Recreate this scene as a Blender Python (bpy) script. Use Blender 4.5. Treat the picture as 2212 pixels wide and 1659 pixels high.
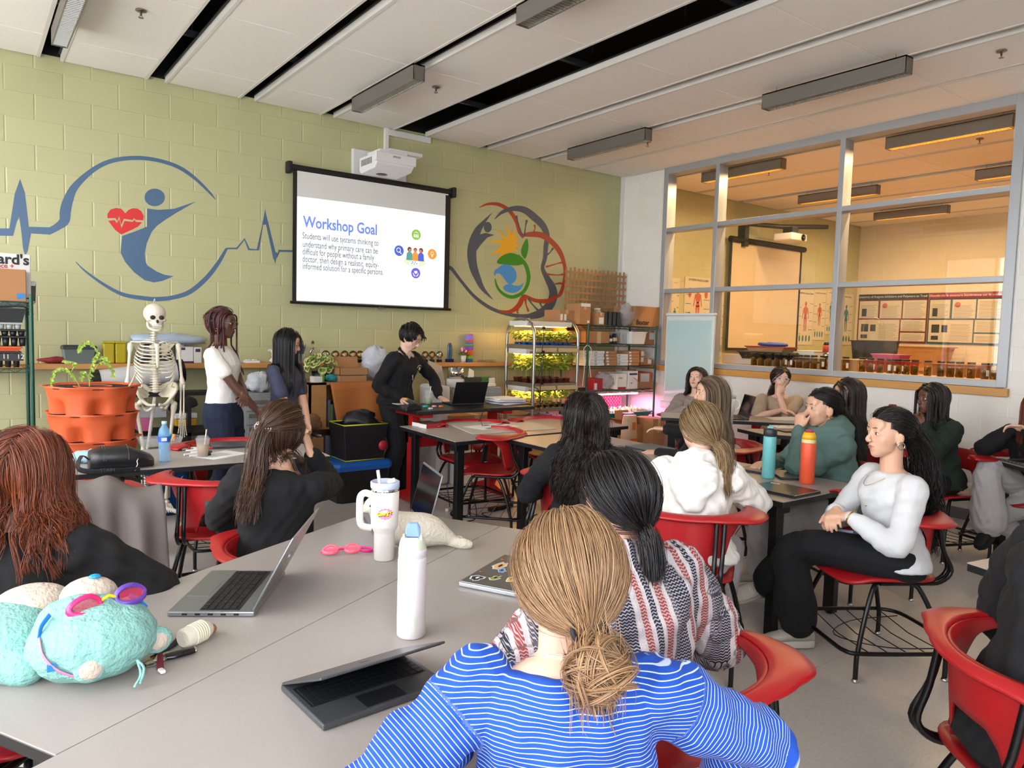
import bpy, bmesh, math, random
import numpy as np
from mathutils import Vector, Matrix
random.seed(7); RNG=np.random.default_rng(7)
SC=bpy.context.scene; COL=SC.collection
for o in list(bpy.data.objects): bpy.data.objects.remove(o)
PI=math.pi
# ---------------------------------------------------------------- camera
F_=1591.;CX_,CY_=1106.,829.5;H=1.55            # focal length in pixels of the 2212x1659 frame, eye height
def _d(u,v): return np.array([u-CX_,-(v-CY_),-F_])
_X=_d(3237,775);_Y=_d(-86,684);_X/=np.linalg.norm(_X);_Y-=_X*(_X@_Y);_Y/=np.linalg.norm(_Y);_Z=np.cross(_X,_Y)
R_=np.stack([_X,_Y,_Z])
cam=bpy.data.cameras.new('camera');cam.sensor_width=36;cam.lens=36*F_/2212;cam.clip_start=.05
camo=bpy.data.objects.new('camera',cam);COL.objects.link(camo)
camo.matrix_world=Matrix([list(R_[0])+[0],list(R_[1])+[0],list(R_[2])+[H],[0,0,0,1]])
SC.camera=camo
def ray(u,v):
    r=R_@_d(u,v);return r/np.linalg.norm(r)
O_=np.array([0,0,H])
def Pz(u,v,z): r=ray(u,v);return r*(z-H)/r[2]+O_
def Py(u,v,y): r=ray(u,v);return r*y/r[1]+O_
def Px(u,v,x): r=ray(u,v);return r*x/r[0]+O_
# ---------------------------------------------------------------- world, daylight, exposure
vs=SC.view_settings;SC.display_settings.display_device='sRGB';vs.view_transform='Standard';vs.look='None';vs.gamma=1;vs.use_curve_mapping=False;vs.exposure=1.0
w=bpy.data.worlds.new('world');SC.world=w;w.use_nodes=True;nt=w.node_tree;bg=nt.nodes['Background']
tc=nt.nodes.new('ShaderNodeTexCoord');nz=nt.nodes.new('ShaderNodeTexNoise');nz.inputs['Scale'].default_value=2.2
rp=nt.nodes.new('ShaderNodeValToRGB');rp.color_ramp.elements[0].position=.35;rp.color_ramp.elements[0].color=(.72,.82,.95,1);rp.color_ramp.elements[1].position=.65;rp.color_ramp.elements[1].color=(1,.98,.95,1)
nt.links.new(tc.outputs['Generated'],nz.inputs['Vector']);nt.links.new(nz.outputs['Fac'],rp.inputs['Fac']);nt.links.new(rp.outputs['Color'],bg.inputs['Color']);bg.inputs['Strength'].default_value=6.9
YG=7.13;XR=7.09;XL=-1.8;YB=-1.9;ZC=3.63;X2=13.2
WINS=[(-1.3,.4,.95,3.3),(.75,2.45,.95,3.3),(2.8,4.5,.95,3.3),(5.0,6.9,.95,3.3)]   # window openings of the left wall (y0,y1,z0,z1)
BWIN=[(-1.2,.9,.95,3.3)]          # and of the wall behind the camera (x0,x1,z0,z1)
def area(name,loc,rot,sx,sy,power,col,portal=False,cast=True):
    l=bpy.data.lights.new(name,'AREA');l.shape='RECTANGLE';l.size=sx;l.size_y=sy;l.energy=power;l.color=col
    if portal: l.cycles.is_portal=True
    o=bpy.data.objects.new(name,l);o.location=loc;o.rotation_euler=rot;COL.objects.link(o);return o
for a,b,c,d in WINS: area('window_portal',(XL-.1,(a+b)/2,(c+d)/2),(0,-PI/2,0),d-c,b-a,1,(1,1,1),True)
for a,b,c,d in BWIN: area('window_portal',((a+b)/2,YB-.1,(c+d)/2),(PI/2,0,0),b-a,d-c,1,(1,1,1),True)
# ---------------------------------------------------------------- materials
def lin(h):
    if isinstance(h,str):
        c=[int(h[i:i+2],16)/255 for i in (0,2,4)];return tuple(x/12.92 if x<.04045 else ((x+.055)/1.055)**2.4 for x in c)
    return tuple(h)
MATS={}
def N(nt,t,**k):
    n=nt.nodes.new('ShaderNode'+t)
    for a,b in k.items():
        if a in n.inputs: n.inputs[a].default_value=b
        else: setattr(n,a,b)
    return n
def mat(name,col,rough=.5,metal=0.,bump=None,var=0.,vs_=8.,emit=0.,alpha=1.,trans=0.,spec=.5,coat=0.,sheen=0.,ecol=None,stretch=None):
    """bump=(scale,strength,dist) ; var = colour variation by noise of scale vs_"""
    if name in MATS: return MATS[name]
    m=bpy.data.materials.new(name);m.use_nodes=True;nt=m.node_tree;p=nt.nodes['Principled BSDF'];L=nt.links
    c=lin(col);p.inputs['Base Color'].default_value=(*c,1);p.inputs['Roughness'].default_value=rough;p.inputs['Metallic'].default_value=metal
    p.inputs['Specular IOR Level'].default_value=spec
    if coat: p.inputs['Coat Weight'].default_value=coat
    if sheen: p.inputs['Sheen Weight'].default_value=sheen;p.inputs['Sheen Roughness'].default_value=.5
    if trans: p.inputs['Transmission Weight'].default_value=trans
    if alpha<1: p.inputs['Alpha'].default_value=alpha
    if emit: p.inputs['Emission Color'].default_value=(*lin(ecol or col),1);p.inputs['Emission Strength'].default_value=emit
    if bump or var:
        tc=N(nt,'TexCoord');vec=tc.outputs['Object']
        if stretch: mp=N(nt,'Mapping');mp.inputs['Scale'].default_value=stretch;L.new(vec,mp.inputs['Vector']);vec=mp.outputs['Vector']
    if var:
        nz=N(nt,'TexNoise',Scale=vs_,Detail=4.);L.new(vec,nz.inputs['Vector'])
        mx=N(nt,'MixRGB');mx.inputs['Color1'].default_value=(*[x*(1-var) for x in c],1);mx.inputs['Color2'].default_value=(*[min(1,x*(1+var)) for x in c],1)
        L.new(nz.outputs['Fac'],mx.inputs['Fac']);L.new(mx.outputs['Color'],p.inputs['Base Color'])
    if bump:
        nb=N(nt,'TexNoise',Scale=bump[0],Detail=3.);L.new(vec,nb.inputs['Vector'])
        b=N(nt,'Bump',Strength=bump[1],Distance=bump[2] if len(bump)>2 else .003);L.new(nb.outputs['Fac'],b.inputs['Height']);L.new(b.outputs['Normal'],p.inputs['Normal'])
    MATS[name]=m;return m
def blockmat(name,col,axis,off,bumpk=1.,mort=None):
    """painted concrete blocks 0.4 x 0.2 m"""
    m=bpy.data.materials.new(name);m.use_nodes=True;nt=m.node_tree;p=nt.nodes['Principled BSDF'];L=nt.links
    tc=N(nt,'TexCoord');sp=N(nt,'SeparateXYZ');L.new(tc.outputs['Object'],sp.inputs[0])
    def M(op,x,y=None,z=None):
        n=N(nt,'Math',operation=op)
        for i,q in enumerate((x,y,z)):
            if q is None: continue
            if isinstance(q,(int,float)): n.inputs[i].default_value=q
            else: L.new(q,n.inputs[i])
        return n.outputs[0]
    zc=M('MULTIPLY_ADD',sp.outputs[2],5.,off[1]*5+50.);row=M('FLOOR',zc);sh=M('MULTIPLY',M('MODULO',row,2.),.5)
    xc=M('ADD',M('MULTIPLY_ADD',sp.outputs[axis],2.5,off[0]*2.5+50.),sh)
    def joint(c,w):
        d=M('ABSOLUTE',M('SUBTRACT',M('FRACT',c),.5));mr=N(nt,'MapRange');L.new(d,mr.inputs[0]);mr.inputs[1].default_value=.5-w;mr.inputs[2].default_value=.5-w*.35;mr.inputs[3].default_value=0.;mr.inputs[4].default_value=1.;return mr.outputs[0]
    jv=joint(xc,.020);jh=joint(zc,.028)
    wn_=N(nt,'TexWhiteNoise',noise_dimensions='2D');cb=N(nt,'CombineXYZ');L.new(M('FLOOR',xc),cb.inputs[0]);L.new(row,cb.inputs[1]);L.new(cb.outputs[0],wn_.inputs['Vector'])
    c=lin(col);mx=N(nt,'MixRGB');mx.inputs['Color1'].default_value=(*[x*.955 for x in c],1);mx.inputs['Color2'].default_value=(*c,1);L.new(wn_.outputs['Value'],mx.inputs['Fac'])
    m2=N(nt,'MixRGB');m2.inputs['Color2'].default_value=(*[min(1,x*1.12) for x in c],1);L.new(M('MULTIPLY',jv,.8),m2.inputs['Fac']);L.new(mx.outputs['Color'],m2.inputs['Color1']);L.new(m2.outputs['Color'],p.inputs['Base Color'])  # vertical joints coloured lighter, as light from the left catches them
    nz=N(nt,'TexNoise',Scale=90.,Detail=5.);L.new(tc.outputs['Object'],nz.inputs['Vector'])
    h=M('MULTIPLY_ADD',nz.outputs['Fac'],.10,M('MULTIPLY',M('MAXIMUM',jv,M('MULTIPLY',jh,.35)),-1.))
    b=N(nt,'Bump',Strength=.75*bumpk,Distance=.007);L.new(h,b.inputs['Height']);L.new(b.outputs['Normal'],p.inputs['Normal'])
    p.inputs['Roughness'].default_value=.42;MATS[name]=m;return m
def glassmat(name,tint=(1,1,1),ior=1.45,refl=1.):
    m=bpy.data.materials.new(name);m.use_nodes=True;nt=m.node_tree;L=nt.links
    for n in list(nt.nodes):
        if n.type!='OUTPUT_MATERIAL': nt.nodes.remove(n)
    out=nt.nodes[0];t=N(nt,'BsdfTransparent');t.inputs[0].default_value=(*tint,1);g=N(nt,'BsdfGlossy');g.inputs['Roughness'].default_value=0.
    f=N(nt,'Fresnel',IOR=ior);ge=N(nt,'NewGeometry');fb=N(nt,'Math',operation='SUBTRACT');fb.inputs[0].default_value=refl;fq=N(nt,'Math',operation='MULTIPLY');fq.inputs[1].default_value=refl;L.new(ge.outputs['Backfacing'],fq.inputs[0]);L.new(fq.outputs[0],fb.inputs[1])
    mm=N(nt,'Math',operation='MULTIPLY');L.new(fb.outputs[0],mm.inputs[1]);L.new(f.outputs[0],mm.inputs[0])
    x=N(nt,'MixShader');L.new(mm.outputs[0],x.inputs[0]);L.new(t.outputs[0],x.inputs[1]);L.new(g.outputs[0],x.inputs[2]);L.new(x.outputs[0],out.inputs[0])
    MATS[name]=m;return m
# ---------------------------------------------------------------- mesh builder
def rotm(rx=0,ry=0,rz=0): return np.array((Matrix.Rotation(rz,3,'Z')@Matrix.Rotation(ry,3,'Y')@Matrix.Rotation(rx,3,'X')))
def nrm(v): v=np.asarray(v,float);l=np.linalg.norm(v);return v/l if l>1e-12 else v
def frame(d):
    d=nrm(d);a=np.array([0,0,1.]) if abs(d[2])<.9 else np.array([0,1.,0]);x=nrm(np.cross(a,d));y=np.cross(d,x);return x,y
class G:
    def __init__(s): s.v=[];s.f=[];s.m=[];s.s=[];s.n=0
    def add(s,vs,fs,m=0,sm=False):
        vs=np.asarray(vs,float);s.v.append(vs)
        for f in fs: s.f.append([i+s.n for i in f]);s.m.append(m);s.s.append(sm)
        s.n+=len(vs);return s
    def box(s,c,d,r=None,m=0):
        c=np.array(c,float);h=np.array(d,float)/2
        v=np.array([[x,y,z] for x in(-1,1) for y in(-1,1) for z in(-1,1)])*h
        if r is not None: v=v@(r if isinstance(r,np.ndarray) else rotm(*r)).T
        return s.add(v+c,[(0,1,3,2),(4,6,7,5),(0,4,5,1),(2,3,7,6),(0,2,6,4),(1,5,7,3)],m)
    def bb(s,x0,x1,y0,y1,z0,z1,m=0): return s.box(((x0+x1)/2,(y0+y1)/2,(z0+z1)/2),(abs(x1-x0),abs(y1-y0),abs(z1-z0)),m=m)
    def rings(s,R,m=0,sm=True,cap=True,closed=False):
        R=[np.asarray(r,float) for r in R];n=len(R[0]);fs=[]
        for i in range(len(R)-(0 if closed else 1)):
            a=i*n;b=((i+1)%len(R))*n
            for j in range(n): k=(j+1)%n;fs.append((a+j,a+k,b+k,b+j))
        s.add(np.concatenate(R),fs,m,sm)
        if cap and not closed: s.add(R[0],[tuple(range(n))[::-1]],m,False);s.add(R[-1],[tuple(range(n))],m,False)
        return s
    def tube(s,pts,r,n=8,m=0,cap=True,flat=1.,closed=False,up=None):
        pts=[np.array(p,float) for p in pts];L=len(pts);rr=[r]*L if np.isscalar(r) else list(r);R=[];px=None
        for i in range(L):
            if closed: t=pts[(i+1)%L]-pts[i-1]
            else: t=pts[min(i+1,L-1)]-pts[max(i-1,0)]
            t=nrm(t)
            if px is None:
                x,y=frame(t)
                if up is not None: x=nrm(np.cross(up,t));y=np.cross(t,x)
            else:
                x=px-t*(px@t)
                x=nrm(x) if np.linalg.norm(x)>1e-6 else frame(t)[0];y=np.cross(t,x)
            px=x;a=np.arange(n)*2*PI/n
            R.append(pts[i]+rr[i]*(np.cos(a)[:,None]*x+flat*np.sin(a)[:,None]*y))
        return s.rings(R,m,n>4,cap,closed)
    def cyl(s,p0,p1,r0,r1=None,n=16,m=0): return s.tube([p0,p1],[r0,r0 if r1 is None else r1],n,m)
    def lathe(s,prof,c=(0,0,0),n=24,m=0,axis=None,cap=True):
        a=np.arange(n)*2*PI/n;c=np.array(c,float);R=[]
        x,y,z=(np.eye(3) if axis is None else (*frame(axis),nrm(axis)))
        for r,h in prof: R.append(c+r*(np.cos(a)[:,None]*x+np.sin(a)[:,None]*y)+h*z)
        return s.rings(R,m,True,cap)
    def ell(s,c,r,rot=None,n=16,k=9,m=0):
        a=np.arange(n)*2*PI/n;R=[]
        for i in range(k+1):
            t=-PI/2+PI*(i+.001)/(k+.002);R.append(np.stack([math.cos(t)*np.cos(a)*r[0],math.cos(t)*np.sin(a)*r[1],np.full(n,math.sin(t)*r[2])],1))
        if rot is not None: R=[q@rot.T for q in R]
        return s.rings([q+np.array(c,float) for q in R],m,True,True)
    def poly(s,P,ext=None,m=0):
        """flat polygon (ordered points), optionally extruded by vector ext"""
        P=np.array([list(p) for p in P],float);n=len(P)
        if ext is None: return s.add(P,[tuple(range(n))],m)
        e=np.array(ext,float);nr=sum(np.cross(P[i]-P[0],P[(i+1)%n]-P[0]) for i in range(n))
        if nr@e<0: P=P[::-1]
        return s.add(np.concatenate([P,P+e]),[tuple(range(n))[::-1],tuple(range(n,2*n))]+[(i,(i+1)%n,(i+1)%n+n,i+n) for i in range(n)],m)
    def text(s,t,o,x,y,size,m=0,ext=.0006,align='LEFT',bold=0.,sp=1.,width=None):
        cu=bpy.data.curves.new('t','FONT');cu.body=t;cu.size=size;cu.align_x=align;cu.offset=bold;cu.space_line=sp;cu.resolution_u=3
        ob=bpy.data.objects.new('t',cu);me=bpy.data.meshes.new_from_object(ob)
        v=np.zeros(len(me.vertices)*3);me.vertices.foreach_get('co',v);v=v.reshape(-1,3)
        if len(v):
            if width: v[:,0]*=width/max(1e-6,v[:,0].max()-min(0,v[:,0].min()))
            x=nrm(x);y=nrm(y);z=np.cross(x,y)
            s.add(np.array(o,float)+v[:,:1]*x+v[:,1:2]*y+ext*z,[tuple(p.vertices) for p in me.polygons],m)
        bpy.data.objects.remove(ob);bpy.data.curves.remove(cu);bpy.data.meshes.remove(me);return s
    def xf(s,r=None,t=(0,0,0),sc=1.):
        r=np.eye(3) if r is None else r;s.v=[(q*sc)@r.T+np.array(t,float) for q in s.v];return s
    def mesh(s,name='m'):
        me=bpy.data.meshes.new(name);V=np.concatenate(s.v) if s.v else np.zeros((0,3))
        me.from_pydata(V.tolist(),[],s.f);me.polygons.foreach_set('material_index',s.m);me.polygons.foreach_set('use_smooth',s.s);me.update();return me
    def obj(s,name,mats,par=None,bev=0.,W=False,loc=None,rot=None,seg=2):
        """W: vertices are in world coordinates although par is not at the origin"""
        if W and par is not None:
            bpy.context.view_layer.update() if False else None
            Mi=np.array(par_matrix(par).inverted());s.v=[q@Mi[:3,:3].T+Mi[:3,3] for q in s.v]
        o=bpy.data.objects.new(name,s.mesh(name));COL.objects.link(o)
        if not isinstance(mats,(list,tuple)): mats=[mats]
        for m in mats: o.data.materials.append(m)
        if par is not None: o.parent=par
        if loc is not None: o.location=loc
        if rot is not None: o.rotation_euler=rot
        if bev: b=o.modifiers.new('b','BEVEL');b.width=bev;b.segments=seg;b.limit_method='ANGLE';b.angle_limit=.7;b.harden_normals=False
        return o
def par_matrix(o):
    m=Matrix.Translation(o.location)@o.rotation_euler.to_matrix().to_4x4()
    return par_matrix(o.parent)@m if o.parent else m
def tag(o,label=None,cat=None,group=None,kind=None):
    if label: o['label']=label
    if cat: o['category']=cat
    if group: o['group']=group
    if kind: o['kind']=kind
    return o
def thing(name,label,cat,loc=(0,0,0),rz=0.,group=None):
    o=bpy.data.objects.new(name,None);o.empty_display_size=.1;COL.objects.link(o);o.location=loc;o.rotation_euler=(0,0,rz);return tag(o,label,cat,group)
def struct(g,name,mats,par=None,bev=0.):
    o=g.obj(name,mats,par,bev)
    if par is None: o['kind']='structure'
    return o
def dup(root,loc=None,rz=None,label=None,group=None,scale=None):
    def cp(o,par):
        c=o.copy();COL.objects.link(c)
        if par is not None: c.parent=par
        for ch in [x for x in bpy.data.objects if x.parent==o]: cp(ch,c)
        return c
    r=cp(root,None)
    if loc is not None: r.location=loc
    if rz is not None: r.rotation_euler=(r.rotation_euler[0],r.rotation_euler[1],rz)
    if label: r['label']=label
    if group: r['group']=group
    if scale: r.scale=scale
    return r
# ================================================================ ROOM SHELL
M_green=blockmat('green painted block','B7B488',0,(-.309,-.135),.8)
M_blue=mat('mural blue','4A6684',.45,bump=(90,.1));M_red=mat('mural red','D42C2C',.45);M_grey=mat('mural slate','4C505C',.45);M_rust=mat('mural rust','A63A1A',.45);M_yel=mat('mural yellow','E9A90C',.45);M_lg=mat('mural green','2E8408',.45);M_lb=mat('mural sky blue','3F8CCB',.45)
M_wblock=blockmat('white painted block','EAE8E2',1,(-.05,-.135),.55);M_wblockx=blockmat('white painted block side','EAE8E2',1,(-.05,-.135),.4)
M_beige=blockmat('cream painted block','D8CBAE',1,(-.05,-.135),.4)
# floor: vinyl tiles with faint seams and flecks
def floormat():
    m=bpy.data.materials.new('vinyl floor');m.use_nodes=True;nt=m.node_tree;p=nt.nodes['Principled BSDF'];L=nt.links
    tc=N(nt,'TexCoord');br=N(nt,'TexBrick');br.offset=0
    mp=N(nt,'Mapping');mp.inputs['Rotation'].default_value=(0,0,0);L.new(tc.outputs['Object'],mp.inputs[0]);L.new(mp.outputs[0],br.inputs['Vector'])
    for k,v in (('Scale',1.),('Mortar Size',.0012),('Brick Width',1.83),('Row Height',1.83),('Bias',0.)): br.inputs[k].default_value=v
    c=lin('C9C2BC');br.inputs['Color1'].default_value=(*c,1);br.inputs['Color2'].default_value=(*[x*.98 for x in c],1);br.inputs['Mortar'].default_value=(*[x*.6 for x in c],1)
    nz=N(nt,'TexNoise',Scale=28.,Detail=8.);mx=N(nt,'Mapping');mx.inputs['Scale'].default_value=(1,4,1);L.new(tc.outputs['Object'],mx.inputs[0]);L.new(mx.outputs[0],nz.inputs['Vector'])
    mm=N(nt,'MixRGB',blend_type='MULTIPLY');mm.inputs['Fac'].default_value=1.;rp=N(nt,'ValToRGB');rp.color_ramp.elements[0].position=.35;rp.color_ramp.elements[0].color=(.9,.89,.88,1);rp.color_ramp.elements[1].position=.6;rp.color_ramp.elements[1].color=(1,1,1,1)
    L.new(nz.outputs['Fac'],rp.inputs[0]);L.new(br.outputs['Color'],mm.inputs[1]);L.new(rp.outputs[0],mm.inputs[2]);L.new(mm.outputs[0],p.inputs['Base Color'])
    n2=N(nt,'TexNoise',Scale=3.,Detail=3.);L.new(tc.outputs['Object'],n2.inputs['Vector']);b=N(nt,'Bump',Strength=.12,Distance=.01);L.new(n2.outputs['Fac'],b.inputs['Height']);L.new(b.outputs[0],p.inputs['Normal'])
    p.inputs['Roughness'].default_value=.28;MATS['vinyl floor']=m;return m
M_floor=floormat()
struct(G().bb(XL-.2,X2+.2,YB-.2,YG+.2,-.1,0),'floor',M_floor)
ZT=3.95
struct(G().bb(XL-.2,X2+.2,YG,YG+.2,0,ZT+.3),'wall_front',M_green)
M_white=mat('white paint','D9D7D3',.5);M_black=mat('black matte','0B0C0E',.7);M_dk=mat('dark grey plastic','2A2C2F',.45)
M_deck_shade=mat('dark deck and gap shade','060708',.9)
struct(G().bb(XL-.2,X2+.2,YB-.2,YG+.2,ZT+.25,ZT+.35).bb(XL,XR,YG-.012,YG-.002,3.66,ZT+.25).bb(XR+.2,X2,YG-.012,YG-.002,3.66,ZT+.25),'ceiling',M_deck_shade)  # roof deck, plus black sheets added on the wall top as shade
def walled(g,axis,pos,th,u0,u1,z0,z1,wins):
    """wall slab with rectangular holes; axis 0: plane x=pos, holes in y; axis 1: plane y=pos, holes in x"""
    def b(a,c,e,f):
        if c-a>1e-4 and f-e>1e-4: g.bb(pos,pos+th,a,c,e,f) if axis==0 else g.bb(a,c,pos,pos+th,e,f)
    cur=u0
    for a,c,e,f in wins: b(cur,a,z0,z1);b(a,c,z0,e);b(a,c,f,z1);cur=c
    b(cur,u1,z0,z1);return g
struct(walled(G(),0,XL,-.2,YB-.2,YG,0,ZT+.3,WINS),'wall_left',M_wblock)
struct(walled(G(),1,YB,-.2,XL,X2,0,ZT+.3,BWIN),'wall_back',blockmat('white painted block back','D5D2CC',0,(0,-.135),.3))
WY0,WY1,WZ0,WZ1=2.50,6.36,1.19,3.60
struct(walled(G(),0,XR,.18,YB,YG,0,ZT+.3,[(WY0,WY1,WZ0-.04,3.64)]),'wall_right',M_wblock)
struct(G().bb(X2,X2+.2,YB,YG,0,ZT+.3),'wall_far',M_beige)
M_fr=mat('grey aluminium','A9ADB2',.4,.35);M_oak=mat('oak trim','C9924F',.4,bump=(30,.15),var=.16,vs_=9,stretch=(1,1,9))
M_oakx=mat('oak trim x','C48B4E',.4,bump=(30,.15),var=.16,vs_=9,stretch=(.6,9,9));M_oaky=mat('oak trim y','CB954F',.35,bump=(30,.15),var=.16,vs_=9,stretch=(9,.6,9))
M_glass=glassmat('window glass',(.97,.96,.94),1.5,1.15)
# interior glazed partition: frame + panes
wn=thing('window_1',None,None,(XR,0,0));wn['kind']='structure'
g=G();fx0,fx1=-.03,.13
def fr(y0,y1,z0,z1,x0=fx0,x1=fx1): g.bb(x0,x1,y0,y1,z0,z1)
fr(WY0-.03,WY0+.05,WZ0,3.64);fr(WY1-.05,WY1+.02,WZ0,3.64);fr(WY0,WY1,3.55,3.638,-.028,.128);fr(WY0,WY1,WZ0-.004,WZ0+.055,-.028,.128)
ms=[5.565,4.05];ts=[2.865,2.11]
for y in ms: fr(y-.028,y+.028,WZ0+.001,3.6,-.029,.129)
for z in ts: fr(WY0,WY1,z-.026,z+.026,-.02,.12)
g.obj('window_frame',M_fr,wn,.004)
ys=[WY1,5.565,4.05,WY0];zs=[WZ0,2.11,2.865,3.6]
for i in range(3):
    for j in range(3): G().bb(.045,.051,ys[i+1]+.02,ys[i]-.02,zs[j]+.02,zs[j+1]-.02).obj('pane',M_glass,wn)
struct(G().bb(XR-.05,XR+.2,WY0-.05,WY1+.02,WZ0-.075,WZ0-.006),'trim_1',M_oaky,bev=.004)
struct(G().bb(-.6,6.55,YG-.16,YG,1.145,1.19),'trim_2',M_oakx,bev=.004)
struct(G().bb(6.55,XR,YG-.16,YG,1.145,1.19).bb(XR-.14,XR,6.4,YG,1.145,1.19),'trim_3',M_oakx,bev=.004)
struct(G().bb(XR-.035,XR+.0,YG-.045,YG-.001,1.2,ZC),'trim_4',M_white)
M_base=mat('grey vinyl baseboard','76787B',.5)
struct(G().bb(XR-.008,XR,YB,YG,0,.1),'baseboard_right',M_base);struct(G().bb(XL,XR,YG-.008,YG,0,.1),'baseboard_front',M_base)
# daylight windows (left wall and behind)
M_og=glassmat('outer glass',(1,1,1),1.45,.6)
for i,(a,b,c,d) in enumerate(WINS):
    wd=thing('window_%d'%(i+2),None,None,(XL,0,0));wd['kind']='structure';g=G()
    for y0,y1,z0,z1 in ((a,a+.06,c,d),(b-.06,b,c,d),(a,b,c,c+.06),(a,b,d-.06,d),((a+b)/2-.03,(a+b)/2+.03,c,d),(a,b,2.45,2.51)): g.bb(-.14,-.04,y0,y1,z0,z1)
    g.obj('window_frame',M_fr,wd);G().bb(-.1,-.094,a+.05,b-.05,c+.05,d-.05).obj('pane',M_og,wd)
for i,(a,b,c,d) in enumerate(BWIN):
    wd=thing('window_%d'%(i+6),None,None,(0,YB,0));wd['kind']='structure';g=G()
    for y0,y1,z0,z1 in ((a,a+.06,c,d),(b-.06,b,c,d),(a,b,c,c+.06),(a,b,d-.06,d),((a+b)/2-.03,(a+b)/2+.03,c,d),(a,b,2.45,2.51)): g.bb(y0,y1,-.14,-.04,z0,z1)
    g.obj('window_frame',M_fr,wd);G().bb(a+.05,b-.05,-.1,-.094,c+.05,d-.05).obj('pane',M_og,wd)
# outside, seen in the glass as reflection
mb=bpy.data.materials.new('red brick');mb.use_nodes=True;nt=mb.node_tree;br=N(nt,'TexBrick',Scale=1.);tc=N(nt,'TexCoord');br.inputs['Brick Width'].default_value=.24;br.inputs['Row Height'].default_value=.08;br.inputs['Mortar Size'].default_value=.01
br.inputs['Color1'].default_value=(*lin('9A5B3D'),1);br.inputs['Color2'].default_value=(*lin('8A4C33'),1);br.inputs['Mortar'].default_value=(*lin('B9A892'),1)
mp=N(nt,'Mapping');mp.inputs['Rotation'].default_value=(PI/2,0,0);nt.links.new(tc.outputs['Object'],mp.inputs[0]);nt.links.new(mp.outputs[0],br.inputs['Vector']);nt.links.new(br.outputs['Color'],nt.nodes['Principled BSDF'].inputs['Base Color'])
tag(G().bb(-4.6,-2.3,7.0,8.2,-.2,6).obj('brick_pier',mb),'red brick wing of the school outside the left windows','wall')
tag(G().bb(-60,-2.1,-30,40,-.4,-.3).obj('bounce_yard',mat('pale bounce ground','D6D6D2',.9)),kind='structure')  # ground outside, made pale to bounce daylight up to the ceiling
# ================================================================ CEILING CLOUDS
def ceilmat():
    m=bpy.data.materials.new('acoustic tile');m.use_nodes=True;nt=m.node_tree;p=nt.nodes['Principled BSDF'];L=nt.links
    tc=N(nt,'TexCoord');v=N(nt,'TexVoronoi',Scale=70.);n=N(nt,'TexNoise',Scale=30.,Detail=4.);L.new(tc.outputs['Object'],v.inputs['Vector']);L.new(tc.outputs['Object'],n.inputs['Vector'])
    r=N(nt,'ValToRGB');r.color_ramp.elements[0].position=.10;r.color_ramp.elements[0].color=(*lin('8F8880'),1);r.color_ramp.elements[1].position=.17;r.color_ramp.elements[1].color=(*lin('EEE8E2'),1)
    ad=N(nt,'Math',operation='MULTIPLY_ADD');ad.inputs[1].default_value=.35;L.new(n.outputs['Fac'],ad.inputs[0]);L.new(v.outputs['Distance'],ad.inputs[2])
    sb=N(nt,'Math',operation='SUBTRACT');sb.inputs[1].default_value=.12;L.new(ad.outputs[0],sb.inputs[0]);L.new(sb.outputs[0],r.inputs[0]);L.new(r.outputs[0],p.inputs['Base Color']);p.inputs['Roughness'].default_value=.9
    MATS['acoustic tile']=m;return m
M_tile=ceilmat();M_grid=mat('white ceiling grid','DAD5CE',.5);M_rail=mat('dark rail','1C1E22',.5,.5);M_steel=mat('brushed steel','A8A6A2',.35,.9)
gaps=[(-1.01,-.87),(-.23,-.09),(.55,.69),(1.33,1.47),(2.11,2.24),(2.89,3.02),(3.69,4.07),(4.77,4.89),(5.56,5.68),(6.33,6.365)]
ysp=[6.55,5.32,4.10,2.88,1.66,.44,-.78]
def clouds(x0,x1,gaps,name,nm):
    e=[x0]+[q for a in gaps for q in a]+[x1]
    for i in range(0,len(e),2):
        a,b=e[i],e[i+1]
        if b-a<.02: continue
        c=thing('ceiling_%s_%d'%(name,i//2+1),None,None,(0,0,0));c['kind']='structure'
        t=G()
        yy=[YG-.012]+ysp+[YB]
        for j in range(len(yy)-1): t.bb(a+.022,b-.022,yy[j+1]+.004,yy[j]-.004,ZC,ZC+.02)
        t.obj('tile',M_tile,c,.003,seg=1)
        q=G()
        for s in (a,b): q.bb(s-.001 if s==a else s-.022,s+.022 if s==a else s+.001,YB,YG-.01,ZC-.004,ZC+.05)
        for y in [YG-.02]+ysp: q.bb(a+.01,b-.01,y-.004,y+.004,ZC+.004,ZC+.03)
        q.obj('grid_rail',M_grid,c)
        r=G();r.tube([(a-.012,YB,ZC+.05),(a-.012,YG-.03,ZC+.05)],.009,6);r.obj('hanger_rail',M_rail,c)
clouds(XL,XR,gaps,'cloud',0)
clouds(XR+.2,X2,[(7.42,7.56),(8.55,8.6),(9.54,9.68),(10.6,10.66),(11.64,11.78),(12.6,12.66)],'far_cloud',1)
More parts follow.
